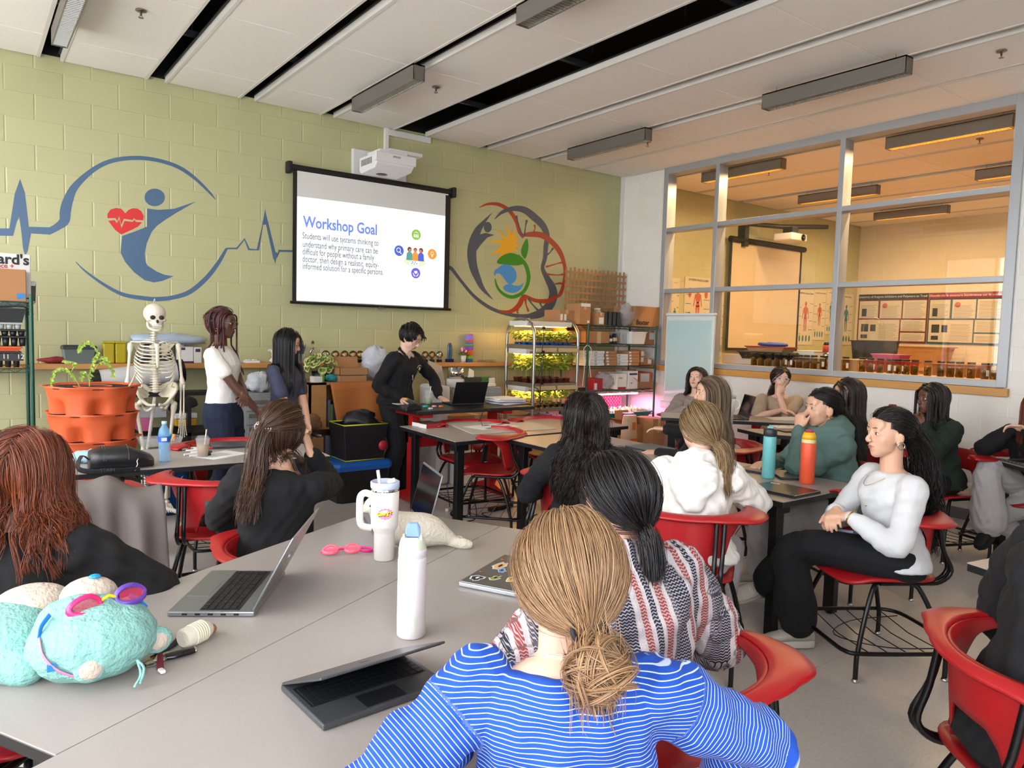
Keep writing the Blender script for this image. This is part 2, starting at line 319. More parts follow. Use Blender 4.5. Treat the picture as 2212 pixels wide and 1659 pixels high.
# hanger wires and cross beams in the plenum
g=G()
for x,y in ((1.4,5.9),(2.17,5.7),(2.17,4.6),(2.95,4.9),(3.85,6.0),(3.95,5.3),(3.9,4.3),(3.9,3.4),(4.83,4.2),(5.6,3.7)): g.tube([(x,y,ZC+.05),(x+.02,y+.01,ZC+.2),(x-.01,y,ZC+.35),(x,y,ZT+.25)],.0025,5)
for y in (6.2,4.7,3.2,1.7): g.bb(XL,XR,y-.02,y+.02,ZC+.12,ZC+.16)
struct(g,'trim_5',mat('galvanised wire','55575A',.5,.6))
g=G();g.bb(2.93,2.965,YG-.04,YG-.001,3.40,3.66);g.bb(3.0,4.05,YG-.05,YG-.005,3.60,3.66)
struct(G().bb(3.58,3.62,YG-.04,YG,3.28,3.63).bb(3.60,4.12,YG-.045,YG,3.56,3.62),'trim_6',M_white)
# light fixtures
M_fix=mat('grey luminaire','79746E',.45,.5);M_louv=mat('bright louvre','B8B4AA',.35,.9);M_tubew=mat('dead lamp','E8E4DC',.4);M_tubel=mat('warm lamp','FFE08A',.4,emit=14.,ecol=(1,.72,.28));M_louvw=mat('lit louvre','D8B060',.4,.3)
def fixture(x,y0,y1,on,label):
    t=thing('light_fixture',label,'ceiling light',(x,(y0+y1)/2,3.47));L=(y1-y0)/2;w=.05
    g=G();g.bb(-w,-w+.004,-L,L,0,.12);g.bb(w-.004,w,-L,L,0,.12);g.bb(-w,w,-L,-L+.004,0,.12);g.bb(-w,w,L-.004,L,0,.12);g.bb(-w,w,-L,L,.11,.12);g.obj('housing',M_fix,t)
    g=G();n=int((y1-y0)/.03)
    for i in range(1,n): g.box((0,-L+i*2*L/n,.014),(2*w-.008,.003,.026),(.25,0,0))
    g.bb(-w+.006,-w+.01,-L,L,.002,.03);g.bb(w-.01,w-.006,-L,L,.002,.03)
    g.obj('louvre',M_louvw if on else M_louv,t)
    G().cyl((0,-L+.03,.06),(0,L-.03,.06),.014,n=10).obj('lamp_tube',M_tubel if on else M_tubew,t)
    g=G();g.cyl((0,-L+.1,.12),(0,-L+.1,.5),.003,n=6);g.cyl((0,L-.1,.12),(0,L-.1,.5),.003,n=6);g.obj('hanger',M_steel,t)
    return t
fixture(.60,5.0,6.24,0,'slim louvred ceiling light cropped by the top edge, furthest left, nearest the green wall')
fixture(2.88,5.15,6.27,0,'unlit slim louvred ceiling light above the projector screen')
fixture(2.88,2.68,3.84,0,'unlit slim louvred ceiling light cropped by the top edge, centre of the photo')
fixture(5.47,5.17,6.33,0,'unlit slim louvred ceiling light between the round mural and the interior window')
fixture(5.47,2.67,3.85,0,'long unlit louvred ceiling light just in front of the interior window')
for x,a,b,l in ((7.49,2.7,3.82,'lit yellow ceiling light nearest behind the right-hand top pane'),(7.49,4.99,6.11,'lit yellow ceiling light behind the left top panes of the interior window'),(9.62,4.99,6.12,'lit yellow ceiling light beyond the middle top pane, above the hanging projector'),(9.62,2.7,3.83,'lit yellow ceiling light at the right edge of the top pane, half hidden'),(11.7,5.0,6.1,'lit yellow ceiling light furthest back in the next room, above the research posters'),(11.7,2.7,3.83,'lit ceiling light at the back right of the next room')):
    t=fixture(x,a,b,1,l)
    area('lamp_light',(x,(a+b)/2,3.46),(0,0,0),.08,b-a,24,(1,.70,.36))
g=G()
def sprinkler(x,y,label):
    t=thing('sprinkler_head',label,'sprinkler',(x,y,ZC-.004));g=G();g.lathe([(.0,0),(.035,0),(.035,-.006),(.02,-.01),(.008,-.012),(.006,-.035),(.0,-.036)],n=14);g.lathe([(.016,-.05),(.018,-.048),(.0,-.047)],n=12);g.tube([(.006,0,-.034),(.012,0,-.042),(.006,0,-.049)],.002,5);g.tube([(-.006,0,-.034),(-.012,0,-.042),(-.006,0,-.049)],.002,5);g.obj('deflector',mat('brass chrome','8A7F73',.3,.9),t)
for x,y,l in ((1.01,5.6,'chrome sprinkler head on the white ceiling at the far left'),(3.31,5.62,'chrome sprinkler head beside the ceiling light above the screen'),(5.96,5.64,'chrome sprinkler head right of the light near the corner'),(5.94,2.26,'chrome sprinkler head at the top right of the ceiling'),(8.1,5.6,'sprinkler head seen through the middle top pane in the next room'),(8.3,3.3,'sprinkler head seen through the right top pane in the next room')): sprinkler(x,y,l)
# ================================================================ MURALS (painted on the green wall, traced on its plane)
KK=[0]
def wallpts(pts,y=YG-.0012,k=0): return [(lambda p:(p[0],y-k,p[2]))(Py(u,v,y)) for u,v in pts]
def sm(pts,n=6,closed=False):
    """Catmull-Rom through points"""
    P=[np.array(p,float) for p in pts];L=len(P);out=[]
    for i in range(L if closed else L-1):
        p0=P[(i-1)%L] if closed or i>0 else P[0]*2-P[1];p1=P[i];p2=P[(i+1)%L];p3=P[(i+2)%L] if closed or i<L-2 else P[-1]*2-P[-2]
        for k in range(n):
            t=k/n;out.append(.5*((2*p1)+(-p0+p2)*t+(2*p0-5*p1+4*p2-p3)*t*t+(-p0+3*p1-3*p2+p3)*t**3))
    if not closed: out.append(P[-1])
    return out
def stroke(g,pts,w,m=0,n=6,k=0.,smooth=True):
    """painted band following pixel points with widths w (px), laid on the wall"""
    P=sm([(a[0],a[1],ww) for a,ww in zip(pts,w)],n) if smooth else [np.array((a[0],a[1],ww),float) for a,ww in zip(pts,w)]
    Lf=[];Rt=[]
    for i in range(len(P)):
        t=(P[min(i+1,len(P)-1)]-P[max(i-1,0)])[:2];t=t/(np.linalg.norm(t)+1e-9);nn=np.array([-t[1],t[0]])
        Lf.append(P[i][:2]+nn*P[i][2]/2);Rt.append(P[i][:2]-nn*P[i][2]/2)
    KK[0]+=1;k=KK[0]*.00003;A=wallpts(Lf,k=k);B=wallpts(Rt,k=k);n=len(A)
    fs=[(i,i+1,n+i+1,n+i) for i in range(n-1)];g.add(np.array(A+B),fs,m)
def fillp(g,pts,m=0,k=0.,s=0):
    P=sm(pts,s,True) if s else pts
    KK[0]+=1;k=KK[0]*.00003
    g.poly(wallpts(P,k=k),m=m)
def Z3(x,y): return (x/3.456,300+y/3.456)          # coordinates read from an enlargement of the left mural
g=G()
# heartbeat line left
for poly in ([(-60,668),(70,668),(110,410),(150,298),(185,400),(215,655),(180,640),(165,700),(160,620),(143,580),(125,620),(97,724),(-60,722)],):
    fillp(g,[Z3(*p) for p in poly])
fillp(g,[Z3(*p) for p in [(143,580),(215,655),(232,705),(205,840),(188,874),(172,820),(160,700)]])
fillp(g,[Z3(*p) for p in [(214,656),(368,660),(378,715),(230,706)]])
stroke(g,[Z3(*p) for p in [(366,690),(430,655),(480,610),(488,540),(508,460),(560,355),(690,235),(830,165),(1010,142),(1180,160),(1330,210),(1450,290),(1560,395),(1608,452)]],[15,16,22,24,22,16,11,9.5,9,8,8,7,5,1.5])
g2=[Z3(*p) for p in [(565,918),(640,990),(780,1090),(920,1162),(1080,1190),(1180,1196),(1300,1182),(1420,1140),(1540,1040),(1630,925),(1692,818)]]
stroke(g,g2,[1.5,4,6.5,8,9,9.5,9,10,10,8.5,5.5])
stroke(g,[Z3(*p) for p in [(1692,818),(1768,818),(1826,748),(1858,825),(1925,828),(1980,570),(2054,895),(2082,836),(2190,838),(2215,800),(2235,700)]],[3.4,4,4.5,5,5.5,7.5,8,5,4.5,4,4],smooth=False)
# corner fills so the sharp beats stay sharp
fillp(g,[Z3(*p) for p in [(1958,640),(1980,524),(2000,640)]]);fillp(g,[Z3(*p) for p in [(2032,840),(2054,935),(2072,850)]])
c=[Z3(1155+76*math.cos(t),437+66*math.sin(t)) for t in np.arange(0,2*PI,PI/16)];fillp(g,c)
fillp(g,[Z3(*p) for p in [(1098,520),(1180,530),(1300,522),(1466,466),(1320,550),(1240,600)]])
fillp(g,[Z3(*p) for p in [(1098,520),(1240,600),(1170,650),(1128,700),(1096,665)]])
fillp(g,[Z3(*p) for p in [(1096,655),(1130,700),(1095,780),(1080,860),(1088,920),(900,850),(905,790),(912,725),(1010,690)]])
fillp(g,[Z3(*p) for p in [(900,850),(1088,920),(1100,945),(1170,990),(1230,1015),(1296,1025),(1215,1060),(1150,1072),(1080,1055),(1000,995),(935,920)]])
ob=g.obj('wall_mural',[M_blue]);tag(ob,'blue painted heartbeat line with a round figure logo on the left of the green wall','mural')
g=G()
hp=[(935,556),(905,522),(865,516),(825,528),(802,560),(802,592),(860,590),(875,612),(890,575),(905,640),(925,596),(990,606),(1000,590),(1012,604),(1068,608),(1072,575),(1055,540),(1025,520),(990,518),(960,530)]
fillp(g,[Z3(*p) for p in hp])
fillp(g,[Z3(*p) for p in [(808,612),(855,606),(872,630),(890,600),(907,668),(930,612),(988,620),(1004,606),(1016,620),(1060,622),(1030,655),(980,680),(905,714),(860,680)]])
tag(g.obj('painted_heart',[M_red]),'red heart with a pulse line painted beside the blue figure','mural')
def Z4(x,y): return (600+x/3.16,260+y/3.16)
g=G()      # materials: 0 slate 1 rust 2 yellow 3 green 4 blue 5 wall blue
def S(pts,w,m,k=0.): stroke(g,[Z4(*p) for p in pts],[q/3.16 for q in w],m,5,k)
def Fp(pts,m,s=0,k=0.): fillp(g,[Z4(*p) for p in pts],m,k,s)
S([(1166,1008),(1186,1012),(1250,1095),(1340,1200),(1450,1280),(1560,1320),(1660,1336),(1750,1332)],[26,24,20,22,24,24,26,30],0)
S([(1375,595),(1430,572),(1500,572),(1560,600),(1600,640),(1632,700),(1650,760),(1680,798)],[4,16,24,26,26,24,24,26],1,.0004)
S([(1480,674),(1530,628),(1600,603),(1680,610),(1750,660),(1810,720),(1838,790),(1830,860),(1824,940),(1808,1010),(1840,1080),(1872,1140),(1880,1200),(1850,1270),(1790,1318),(1720,1338)],[4,22,32,44,50,46,36,32,28,26,40,52,58,62,56,40],0)
S([(1660,790),(1720,778),(1800,784),(1870,830),(1920,890),(1950,960),(1962,1040),(1950,1120),(1925,1190),(1890,1210)],[10,34,40,36,34,26,22,22,24,8],1,.0008)
S([(1892,1118),(1930,1112),(1952,1126)],[8,14,10],1)
for a,b,c2,d in (((1628,650),(1640,700),(1668,790),0),((1700,680),(1690,730),(1684,790),0),((1752,712),(1755,740),(1738,780),1),((1880,870),(1860,900),(1838,918),0),((1948,968),(1900,980),(1830,1000),1),((1950,1050),(1910,1056),(1836,1050),1)):
    S([a,b,c2],[16,7,14],d)
S([(1500,1296),(1580,1306),(1640,1270),(1672,1212),(1690,1200),(1760,1230),(1850,1232),(1896,1200)],[6,24,34,32,22,26,32,30],1,.0004)
for a,b in (((1640,1290),(1640,1318)),((1690,1215),(1712,1305)),((1710,1215),(1780,1300)),((1790,1240),(1815,1285))): S([a,((a[0]+b[0])/2-6,(a[1]+b[1])/2),b],[18,9,16],1 if a[0]<1700 else 0,.0004)
# standing figure
S([(1462,632),(1410,690),(1366,750),(1335,830),(1324,910),(1335,1000),(1365,1080),(1400,1150),(1470,1224)],[2,22,46,60,62,56,44,28,2],0)
Fp([(1372,780),(1420,768),(1478,782),(1430,800),(1385,850),(1350,900)],0,0,.0003)
Fp([Q for Q in [(1433+27*math.cos(t),729+36*math.sin(t)) for t in np.arange(0,2*PI,PI/12)]],0)
# sun
Fp([(1580+36*math.cos(t),850+44*math.sin(t)) for t in np.arange(0,2*PI,PI/12)],2,0,.0008)
for tip,b0,b1 in (((1476,728),(1530,800),(1560,800)),((1553,706),(1565,790),(1600,795)),((1612,728),(1590,790),(1618,806)),((1645,790),(1608,806),(1622,838)),((1660,850),(1614,836),(1616,868)),((1642,904),(1608,866),(1590,884)),((1430,818),(1530,812),(1535,850)),((1440,924),(1530,850),(1560,888)),((1508,984),(1525,866),(1590,890)),((1500,960),(1520,850),(1560,900))):
    mx=((tip[0]+b0[0])/2+8,(tip[1]+b0[1])/2);Fp([tip,mx,b0,(1580,850),b1,((tip[0]+b1[0])/2+8,(tip[1]+b1[1])/2)],2)
Fp([(1545,812),(1580,795),(1615,812),(1625,850),(1612,890),(1580,902),(1545,890),(1528,850)],2,3,.0004)
# leaves, ring, water
Fp([(1494,972),(1530,925),(1590,905),(1650,925),(1690,968),(1640,990),(1560,985)],3,3,.0006);Fp([(1700,806),(1672,850),(1660,905),(1688,946),(1708,890),(1710,840)],3,3,.0006)
S([(1640,920),(1690,985),(1712,1060),(1700,1130),(1665,1180),(1600,1206),(1540,1185),(1500,1140),(1482,1080)],[16,26,26,24,24,24,20,16,6],3,.0009)
Fp([(1500,1010),(1540,984),(1590,992),(1624,1030),(1628,1080),(1600,1114),(1570,1112),(1545,1080),(1520,1050),(1495,1045),(1478,1060),(1478,1030)],4,4,.0003)
Fp([(1545,1130),(1580,1116),(1620,1128),(1660,1124),(1678,1105),(1660,1150),(1615,1178),(1565,1170),(1540,1150)],4,4,.0003)
tag(g.obj('wall_mural',[M_grey,M_rust,M_yel,M_lg,M_lb]),'round mural with a sun, leaves, water drop and DNA strand right of the screen','mural')
# ================================================================ FURNITURE
M_redp=mat('red plastic','A3171C',.38,bump=(400,.06,.0005));M_tubeb=mat('black powder coat','0D0D0F',.3,.2);M_rub=mat('rubber grey','77746F',.6);M_chrome=mat('chrome','C9C7C4',.12,1.)
M_lam=mat('grey beige laminate','9C948E',.34,bump=(500,.05,.0004),var=.10,vs_=260);M_edge=mat('black edge band','141416',.4);M_leg=mat('black steel leg','121214',.4,.3)
def surf(fn,nu,nv,th=0,m=0):
    """grid surface fn(u,v) u,v in 0..1; th thickens along its normal"""
    P=np.array([[fn(i/nu,j/nv) for j in range(nv+1)] for i in range(nu+1)],float)
    du=np.gradient(P,axis=0);dv=np.gradient(P,axis=1);n=np.cross(du,dv);n/=np.linalg.norm(n,axis=2,keepdims=True)+1e-12
    g=G();W=nv+1;A=P.reshape(-1,3);B=(P-n*th).reshape(-1,3);K=len(A)
    f=[(i*W+j,(i+1)*W+j,(i+1)*W+j+1,i*W+j+1) for i in range(nu) for j in range(nv)]
    if th: f=f+[tuple(q+K for q in x[::-1]) for x in f]
    if th:
        bd=[(i,0) for i in range(nu+1)]+[(nu,j) for j in range(1,nv+1)]+[(i,nv) for i in range(nu-1,-1,-1)]+[(0,j) for j in range(nv-1,0,-1)]
        ix=[i*W+j for i,j in bd];f+=[(ix[(k+1)%len(ix)],ix[k],ix[k]+K,ix[(k+1)%len(ix)]+K) for k in range(len(ix))]
    g.add(np.concatenate([A,B]) if th else A,f,m,True);return g
def merge(g,h):
    o=g.n
    g.v+=h.v;g.f+=[[i+o for i in f] for f in h.f];g.m+=h.m;g.s+=h.s;g.n+=h.n;return g
def chair_proto():
    t=thing('stack_chair','','chair')
    def seat(u,v):
        a=(u-.5)*2;b=(v-.5)*2;k=1-.10*abs(a)**3*abs(b)**2;w=.235*(1-.05*b)
        x=a*w*(1-.16*abs(b)**6);y=.01+b*.22*(1-.14*abs(a)**5);z=.462-.012*(1-a*a)*(1-b*b)-(.035*max(0,b-.55)**1.5/.3 if b>0 else 0)+.012*max(0,-b-.6)+.006*abs(a)**3
        return (x,y,z)
    surf(seat,16,16,.014).obj('seat',M_redp,t)
    def prof(th):   # inner edge point of the back shell
        a=math.radians(th);c=abs(math.sin(a));return np.array([.262*math.sin(a)*(1+.05*c),-.255*math.cos(a)*(1.0)+.0,0])
    def wd(th):
        a=abs(th);return np.interp(a,[0,30,50,62,78,95,104],[.034,.042,.075,.118,.115,.085,.06])
    def outer(th):
        a=math.radians(th);n=nrm([math.sin(a)*1.0,-math.cos(a),0]);return prof(th)+n*wd(th)
    T=100
    def flange(u,v):
        th=(u*2-1)*T;p=prof(th);q=outer(th);z=.765-.02*v*v+.008*(abs(th)/T)
        r=p+(q-p)*v;return (r[0],r[1],z)
    b=surf(flange,40,5,-.012)
    def panel(u,v):
        th=(u*2-1)*T;a=abs(th);p=prof(th);low=np.interp(a,[0,16,24,30,48,54,60,75,104],[.615,.61,.57,.49,.485,.56,.655,.72,.748]);k=v
        z=.764+(low-.764)*v;s=1-.10*(0.764-z)/.3;return (p[0]*s,p[1]*(s)+.0,z)
    merge(b,surf(panel,60,6,-.011));b.obj('backrest',M_redp,t)
    g=G()
    for s in (-1,1):
        for dx in (.175,.205):
            g.tube(sm([(s*dx,.08,.438),(s*dx,-.12,.438),(s*dx,-.21,.445),(s*dx,-.262,.50),(s*dx*1.0,-.235 if dx<.19 else -.215,.60),(s*dx,-.212 if dx<.19 else -.185,.735)],4),.0105,8)
    g.bb(-.2,.2,.02,.06,.425,.448);g.bb(-.2,.2,-.1,-.07,.425,.448);g.obj('back_frame',M_tubeb,t)
    for sx in (-1,1):
        for sy in (-1,1):
            g=G();yy=.21 if sy>0 else -.22
            g.tube(sm([(sx*.17,sy*.06,.436),(sx*.2,sy*.11,.415),(sx*.235,yy*.78,.28),(sx*.262,yy*.97,.14),(sx*.266,yy,.10),(sx*.266,yy,.016)],4),.0115,8)
            l=g.obj('leg',M_tubeb,t);G().lathe([(0,0),(.015,0),(.018,.006),(.012,.016),(.0,.018)],(sx*.266,yy,0),12).obj('glide',M_chrome,l)
    g=G();ring=[(.28,-.16),(.266,-.24),(.2,-.3),(0,-.315),(-.2,-.3),(-.266,-.24),(-.28,-.16),(-.272,.18),(-.235,.25),(-.12,.262),(.12,.262),(.235,.25),(.272,.18)]
    g.tube([(x,y,.135) for x,y,*_ in sm([(a,b,0) for a,b in ring],4,True)],.0105,8,closed=True);g.obj('base_ring',M_tubeb,t)
    g=G()
    for y in (-.22,-.13,-.04,.05,.14): g.tube([(-.265,y,.13),(0,y+.012,.118),(.265,y,.13)],.0028,5)
    g.tube(sm([(-.2,-.28,.125),(-.16,.0,.115),(0,.17,.112),(.16,.0,.115),(.2,-.28,.125)],5),.0028,5);g.obj('wire_rack',M_tubeb,t)
    return t
CH=chair_proto();CHUSED=[False]
def chair(x,y,dx,dy,label,group=None):
    rz=math.atan2(-dx,dy)
    if not CHUSED[0]: CHUSED[0]=True;t=CH;t.location=(x,y,0);t.rotation_euler=(0,0,rz);t['label']=label
    else:
        t=dup(CH,(x,y,0),rz,label)
    if group: t['group']=group
    return t
CL=[(3.55,1.76,-.85,.53,'red shell chair under the woman in the pale grey top and black flared trousers'),
(1.37,1.20,.3,.95,'red shell chair with wide wings under the person in the striped hoodie, nearest the camera'),
(2.74,2.26,.86,.51,'red shell chair under the person in the white hoodie'),
(2.80,3.02,.97,.2,'red shell chair under the long-haired person in black, middle of the room'),
(.80,.86,.62,.78,'red shell chair hidden below the person in the blue striped shirt'),
(1.03,2.77,.98,.17,'red shell chair under the woman with the silver hair clip'),
(.04,2.40,.66,.75,'red shell chair under the red-haired woman'),
(1.12,4.02,.35,.93,'empty red shell chair with a backpack on its seat, pulled up to the left table'),
(.40,4.0,.2,.97,'red shell chair covered by a grey brown coat'),
(1.42,4.98,-.05,-1,'empty red shell chair beyond the left table, by the standing woman in white'),
(3.34,4.72,-.7,.7,'empty red shell chair before the drawing-board table, its wire rack in full view'),
(3.50,5.22,-.1,-1,'empty red shell chair between the white-board table and the red-legged desk'),
(4.28,5.12,-.35,-.94,'empty red shell chair lit orange beside the plant cart'),
(4.45,2.34,-.92,.38,'red shell chair under the woman in the sage green sweatshirt'),
(4.55,3.40,-.45,.88,'red shell chair under the woman with long highlighted hair'),
(5.45,2.82,-.85,.5,'red shell chair under the long-haired woman behind the sage sweatshirt'),
(5.80,2.42,-.94,.34,'red shell chair by the white wall under the person in the dark green hoodie'),
(6.15,2.02,-.98,.2,'red shell chair behind the laptop table at the right edge'),
(2.22,.60,.79,-.61,'red shell chair at the bottom right under the person in black'),
(5.92,4.80,-.62,-.75,'red shell chair under the brown-haired girl by the whiteboard'),
(6.70,4.40,-.76,-.65,'red shell chair under the woman in the tan shirt and glasses')]
CHAIRS=[chair(*c) for c in CL]
CHAIRS[5].scale=(1,1,.915);CHAIRS[8].scale=(.84,.84,1)
def table(name,label,pts,z=.74,legs=None,th=.032,inset=.1,leg=.065,castor=False,topm=None,cat='table'):
    c=np.mean(pts,axis=0);t=thing(name,label,cat,(c[0],c[1],0));P=[np.array(p)-c for p in pts]
    g=G();g.poly([(p[0],p[1],z-.004) for p in P],(0,0,.004),0);g.obj('tabletop',topm or M_lam,t)
    G().poly([(p[0]*1.0,p[1],z-th) for p in P],(0,0,th-.0045)).obj('edge_band',M_edge,t,.002,seg=1)
    n=len(P)
    for i in (legs if legs is not None else range(n)):
        a=P[i];d=nrm(P[(i+1)%n]-a);e=nrm(P[i-1]-a);q=a+d*inset+e*inset
        ang=math.atan2(d[1],d[0]);g=G().box((q[0],q[1],(z-th)/2+.004),(leg,leg*.7,z-th-.008),(0,0,ang));g.box((q[0],q[1],z-th-.03),(leg*1.8,leg*1.2,.05),(0,0,ang));g.cyl((q[0],q[1],0),(q[0],q[1],.02),.02,n=10);g.obj('leg',M_leg,t,.002,seg=1)
    return t
nn_=np.array([-.4695,.883]);dd_=np.array([.883,.4695]);S0=np.array([.126,1.556]);S1=np.array([1.784,2.437])
table('folding_table','long grey topped table with the big open laptop and the seal plush',[S0,S1,S1+nn_*.6,S0+nn_*.6])
table('folding_table','long grey topped table in the foreground with the white bottle and slightly open laptop',[S0-nn_*.603-dd_*.2,S1-nn_*.603,S1-nn_*.003,S0-nn_*.003-dd_*.2])
table('school_table','grey topped table in front of the red-legged desk, covered by a white board',[(2.87,4.50),(4.78,4.62),(4.82,5.46),(2.92,5.44)],legs=(0,1,2,3))
table('school_table','grey topped table carrying the teal and orange bottles',[(3.27,2.08),(4.04,2.08),(4.08,3.30),(3.29,3.30)])
table('school_table','grey topped table behind the bottles with a closed blue-grey laptop',[(3.29,3.305),(4.08,3.305),(4.13,4.48),(3.31,4.48)])
eA=Pz(1647,937,.80)[:2];eB=Pz(1586,924,.80)[:2]
table('school_table','dark edged table with a white tablet case, near the tan shirt',[eA,(5.35,3.02),(5.78,3.20),(5.18,3.76)],z=.80)
table('school_table','raised table at the back where the woman in the tan shirt leans',[(4.97,4.41),(6.02,3.28),(6.36,3.58),(5.31,4.72)],z=.83)
table('school_table','table with an open silver laptop at the right edge of the photo',[(5.94,2.19),(5.50,1.62),(6.05,1.20),(6.5,1.78)],z=.74)
table('school_table','grey topped table corner at the lower right edge of the photo',[(2.983,1.127),(2.86,.70),(3.60,.46),(3.72,1.0)],z=.74,legs=(1,2,3))
table('school_table','grey topped table at the left holding the black leather bag and iced drinks',[(.30,4.44),(1.85,4.36),(1.88,5.06),(.33,5.12)])
kq=Pz(1927,938,.741);KT=[(kq[0]+a,kq[1]+b) for a,b in ((-.2,-.1),(.18,-.28),(.36,.12),(-.02,.3))]
table('school_table','small table behind the person in the dark green hoodie, mostly hidden',KT,z=.74)
# standing desk with red frame
t=thing('standing_desk','black topped desk with red steel legs in front of the standing man','desk',(3.68,5.69,0));M_redm=mat('red powder coat','B01A1E',.35,.2);M_btop=mat('black desk top','17181A',.4,bump=(300,.05,.0005))
G().box((0,0,.845),(1.26,.62,.03)).obj('tabletop',M_btop,t,.004)
for s in (-1,1):
    x=-.49 if s<0 else .36
    G().box((x,.0,.45),(.07,.07,.75)).box((x,0,.3),(.085,.085,.5)).obj('leg',M_redm,t,.004);G().box((x,0,.81),(.10,.5,.035)).obj('bracket',M_redm,t,.003)
    G().poly([(x-.035,-.30,.02),(x-.035,.30,.02),(x-.035,.3,.05),(x-.035,.04,.13),(x-.035,-.04,.13),(x-.035,-.3,.05)],(.07,0,0)).box((x,-.27,.01),(.05,.04,.02)).box((x,.27,.01),(.05,.04,.02)).obj('foot',M_redm,t,.003)
G().box((-.065,0,.55),(.85,.035,.09)).obj('crossbar',M_redm,t,.003)
M_cable=mat('black cable','0A0A0B',.5)
# ================================================================ SCREEN AND PROJECTOR
ys_=YG-.085;M_scr=mat('screen fabric','DAD8D2',.8);M_proj=mat('slide white','F4F5FA',.8,emit=.30,ecol='F6F7FF');M_sborder=mat('screen border','0D0C0D',.6)
t=thing('projection_screen','pull-down screen with a black housing showing the Workshop Goal slide','screen',(3.5,YG-.085,1.78))
def S2(u,v,k=0.): p=Py(u,v,ys_-k);return (p[0],p[1],p[2])
x0,x1=Py(641,520,ys_)[0],Py(966,550,ys_)[0];zt=Py(800,396,ys_)[2]+.02;zb=Py(800,659,ys_)[2]
G().bb(x0,x1,ys_,ys_+.002,zb,zt).obj('fabric',[M_scr],t,W=True)
g=G();g.bb(x0-.04,x0-.0,ys_-.001,ys_+.003,zb,zt-.02);g.bb(x1-.035,x1+.03,ys_-.001,ys_+.003,zb,zt-.02);g.obj('border',M_sborder,t,W=True)
g=G();g.tube([(x0-.05,ys_+.02,zt+.02),(x1+.05,ys_+.02,zt+.02)],.034,12);g.obj('housing',M_sborder,t,W=True)
G().box((x0-.07,ys_+.03,zt+.02),(.045,.09,.11)).obj('end_cap',M_sborder,t,.01,W=True);G().box((x1+.07,ys_+.03,zt+.02),(.045,.11,.11)).obj('end_cap',M_sborder,t,.01,W=True)
G().tube([(x0-.06,ys_,zb-.008),(x1+.06,ys_,zb-.008)],.014,10).obj('weight_bar',M_sborder,t,W=True)
G().tube(sm([(3.52,ys_-.015,zb-.015),(3.49,ys_-.015,zb-.03),(3.53,ys_-.015,zb-.042),(3.57,ys_-.015,zb-.03),(3.54,ys_-.015,zb-.015)],4),.003,6).obj('pull_handle',M_chrome,t,W=True)
# the slide: top edge slightly bowed
px0,px1=x0,x1-.035
za_,zb__=Py(641,424,ys_)[2],Py(963,467,ys_)[2]
top=[(x0+(px1-x0)*i/8,za_+(zb__-za_)*(i/8)+.006*math.sin(PI*i/8)) for i in range(9)]
M_sl=[mat('slide '+n,c,.9,emit=e*.5,ecol=c) for n,c,e in (('blue','6C86E0',.5),('text','6E6F78',.25),('green','8CC24A',.5),('orange','F59A3C',.5),('violet','6A5FDC',.5),('indigo','4F63D2',.5),('skin','C98A6A',.4),('teal','5BA8A0',.4),('line','D5D6DD',.5),('pale','F6F7FF',.62),('dark','7A4A40',.2),('lime','D7E6C0',.5))]
g=G();g.poly([(a,ys_-.002,b) for a,b in top]+[(px1,ys_-.002,zb+.015),(x0,ys_-.002,zb+.015)])
g.obj('slide',[M_proj],t,W=True)
g=G();Y=ys_-.003;X_=(1,0,0);Zu=(0,0,1)
def at(u,v): p=Py(u,v,Y);return p
p=at(655,487);g.text('Workshop Goal',(p[0],Y,p[2]-.012),X_,Zu,.152,0,bold=.0035,width=at(815,495)[0]-p[0])
for s,(u,v),(u2,v2) in (('Students will use systems thinking to',(653,512.5),(817.5,524)),('understand why primary care can be',(653.5,531),(816,542)),('difficult for people without a family',(653,547),(808,555)),('doctor, then design a realistic, equity-',(653,563),(818,572)),('informed solution for a specific persona.',(653,578.5),(828,587))):
    p=at(u,v);q=at(u2,v2);g.text(s,(p[0],Y,p[2]-.010),X_,Zu,.088,1,width=q[0]-p[0],bold=.0004)
def disc(c,r,m,k=0.,n=24,sy=1.): g.poly([(c[0]+r*math.cos(a),Y-k,c[2]+sy*r*math.sin(a)) for a in np.arange(n)*2*PI/n][::-1],m=m)
cc=at(897,549);R0=.175
for k in range(48):
    a,b=k*PI/24,(k+1)*PI/24;g.poly([(cc[0]+r*math.cos(q),Y,cc[2]+r*math.sin(q)) for r,q in ((R0,a),(R0,b),(R0+.005,b),(R0+.005,a))],m=8)
for (u,v),m in (((899,507),2),((862,541.5),5),((933.5,549),3),((898,590),4)): disc(at(u,v),.056,m,.0003)
c=at(862,541.5);disc((c[0]-.006,0,c[2]+.006),.026,9,.0006);disc((c[0]-.006,0,c[2]+.006),.019,5,.0008);g.poly([(c[0]+.01,Y-.0007,c[2]-.006),(c[0]+.032,Y-.0007,c[2]-.03),(c[0]+.026,Y-.0007,c[2]-.036),(c[0]+.004,Y-.0007,c[2]-.012)],m=9)
c=at(933.5,549);disc((c[0],0,c[2]+.008),.02,9,.0006);disc((c[0],0,c[2]+.008),.015,3,.0007);g.poly([(c[0]-.008,Y-.0008,c[2]-.012),(c[0]+.008,Y-.0008,c[2]-.012),(c[0]+.006,Y-.0008,c[2]-.03),(c[0]-.006,Y-.0008,c[2]-.03)],m=9)
c=at(899,507)
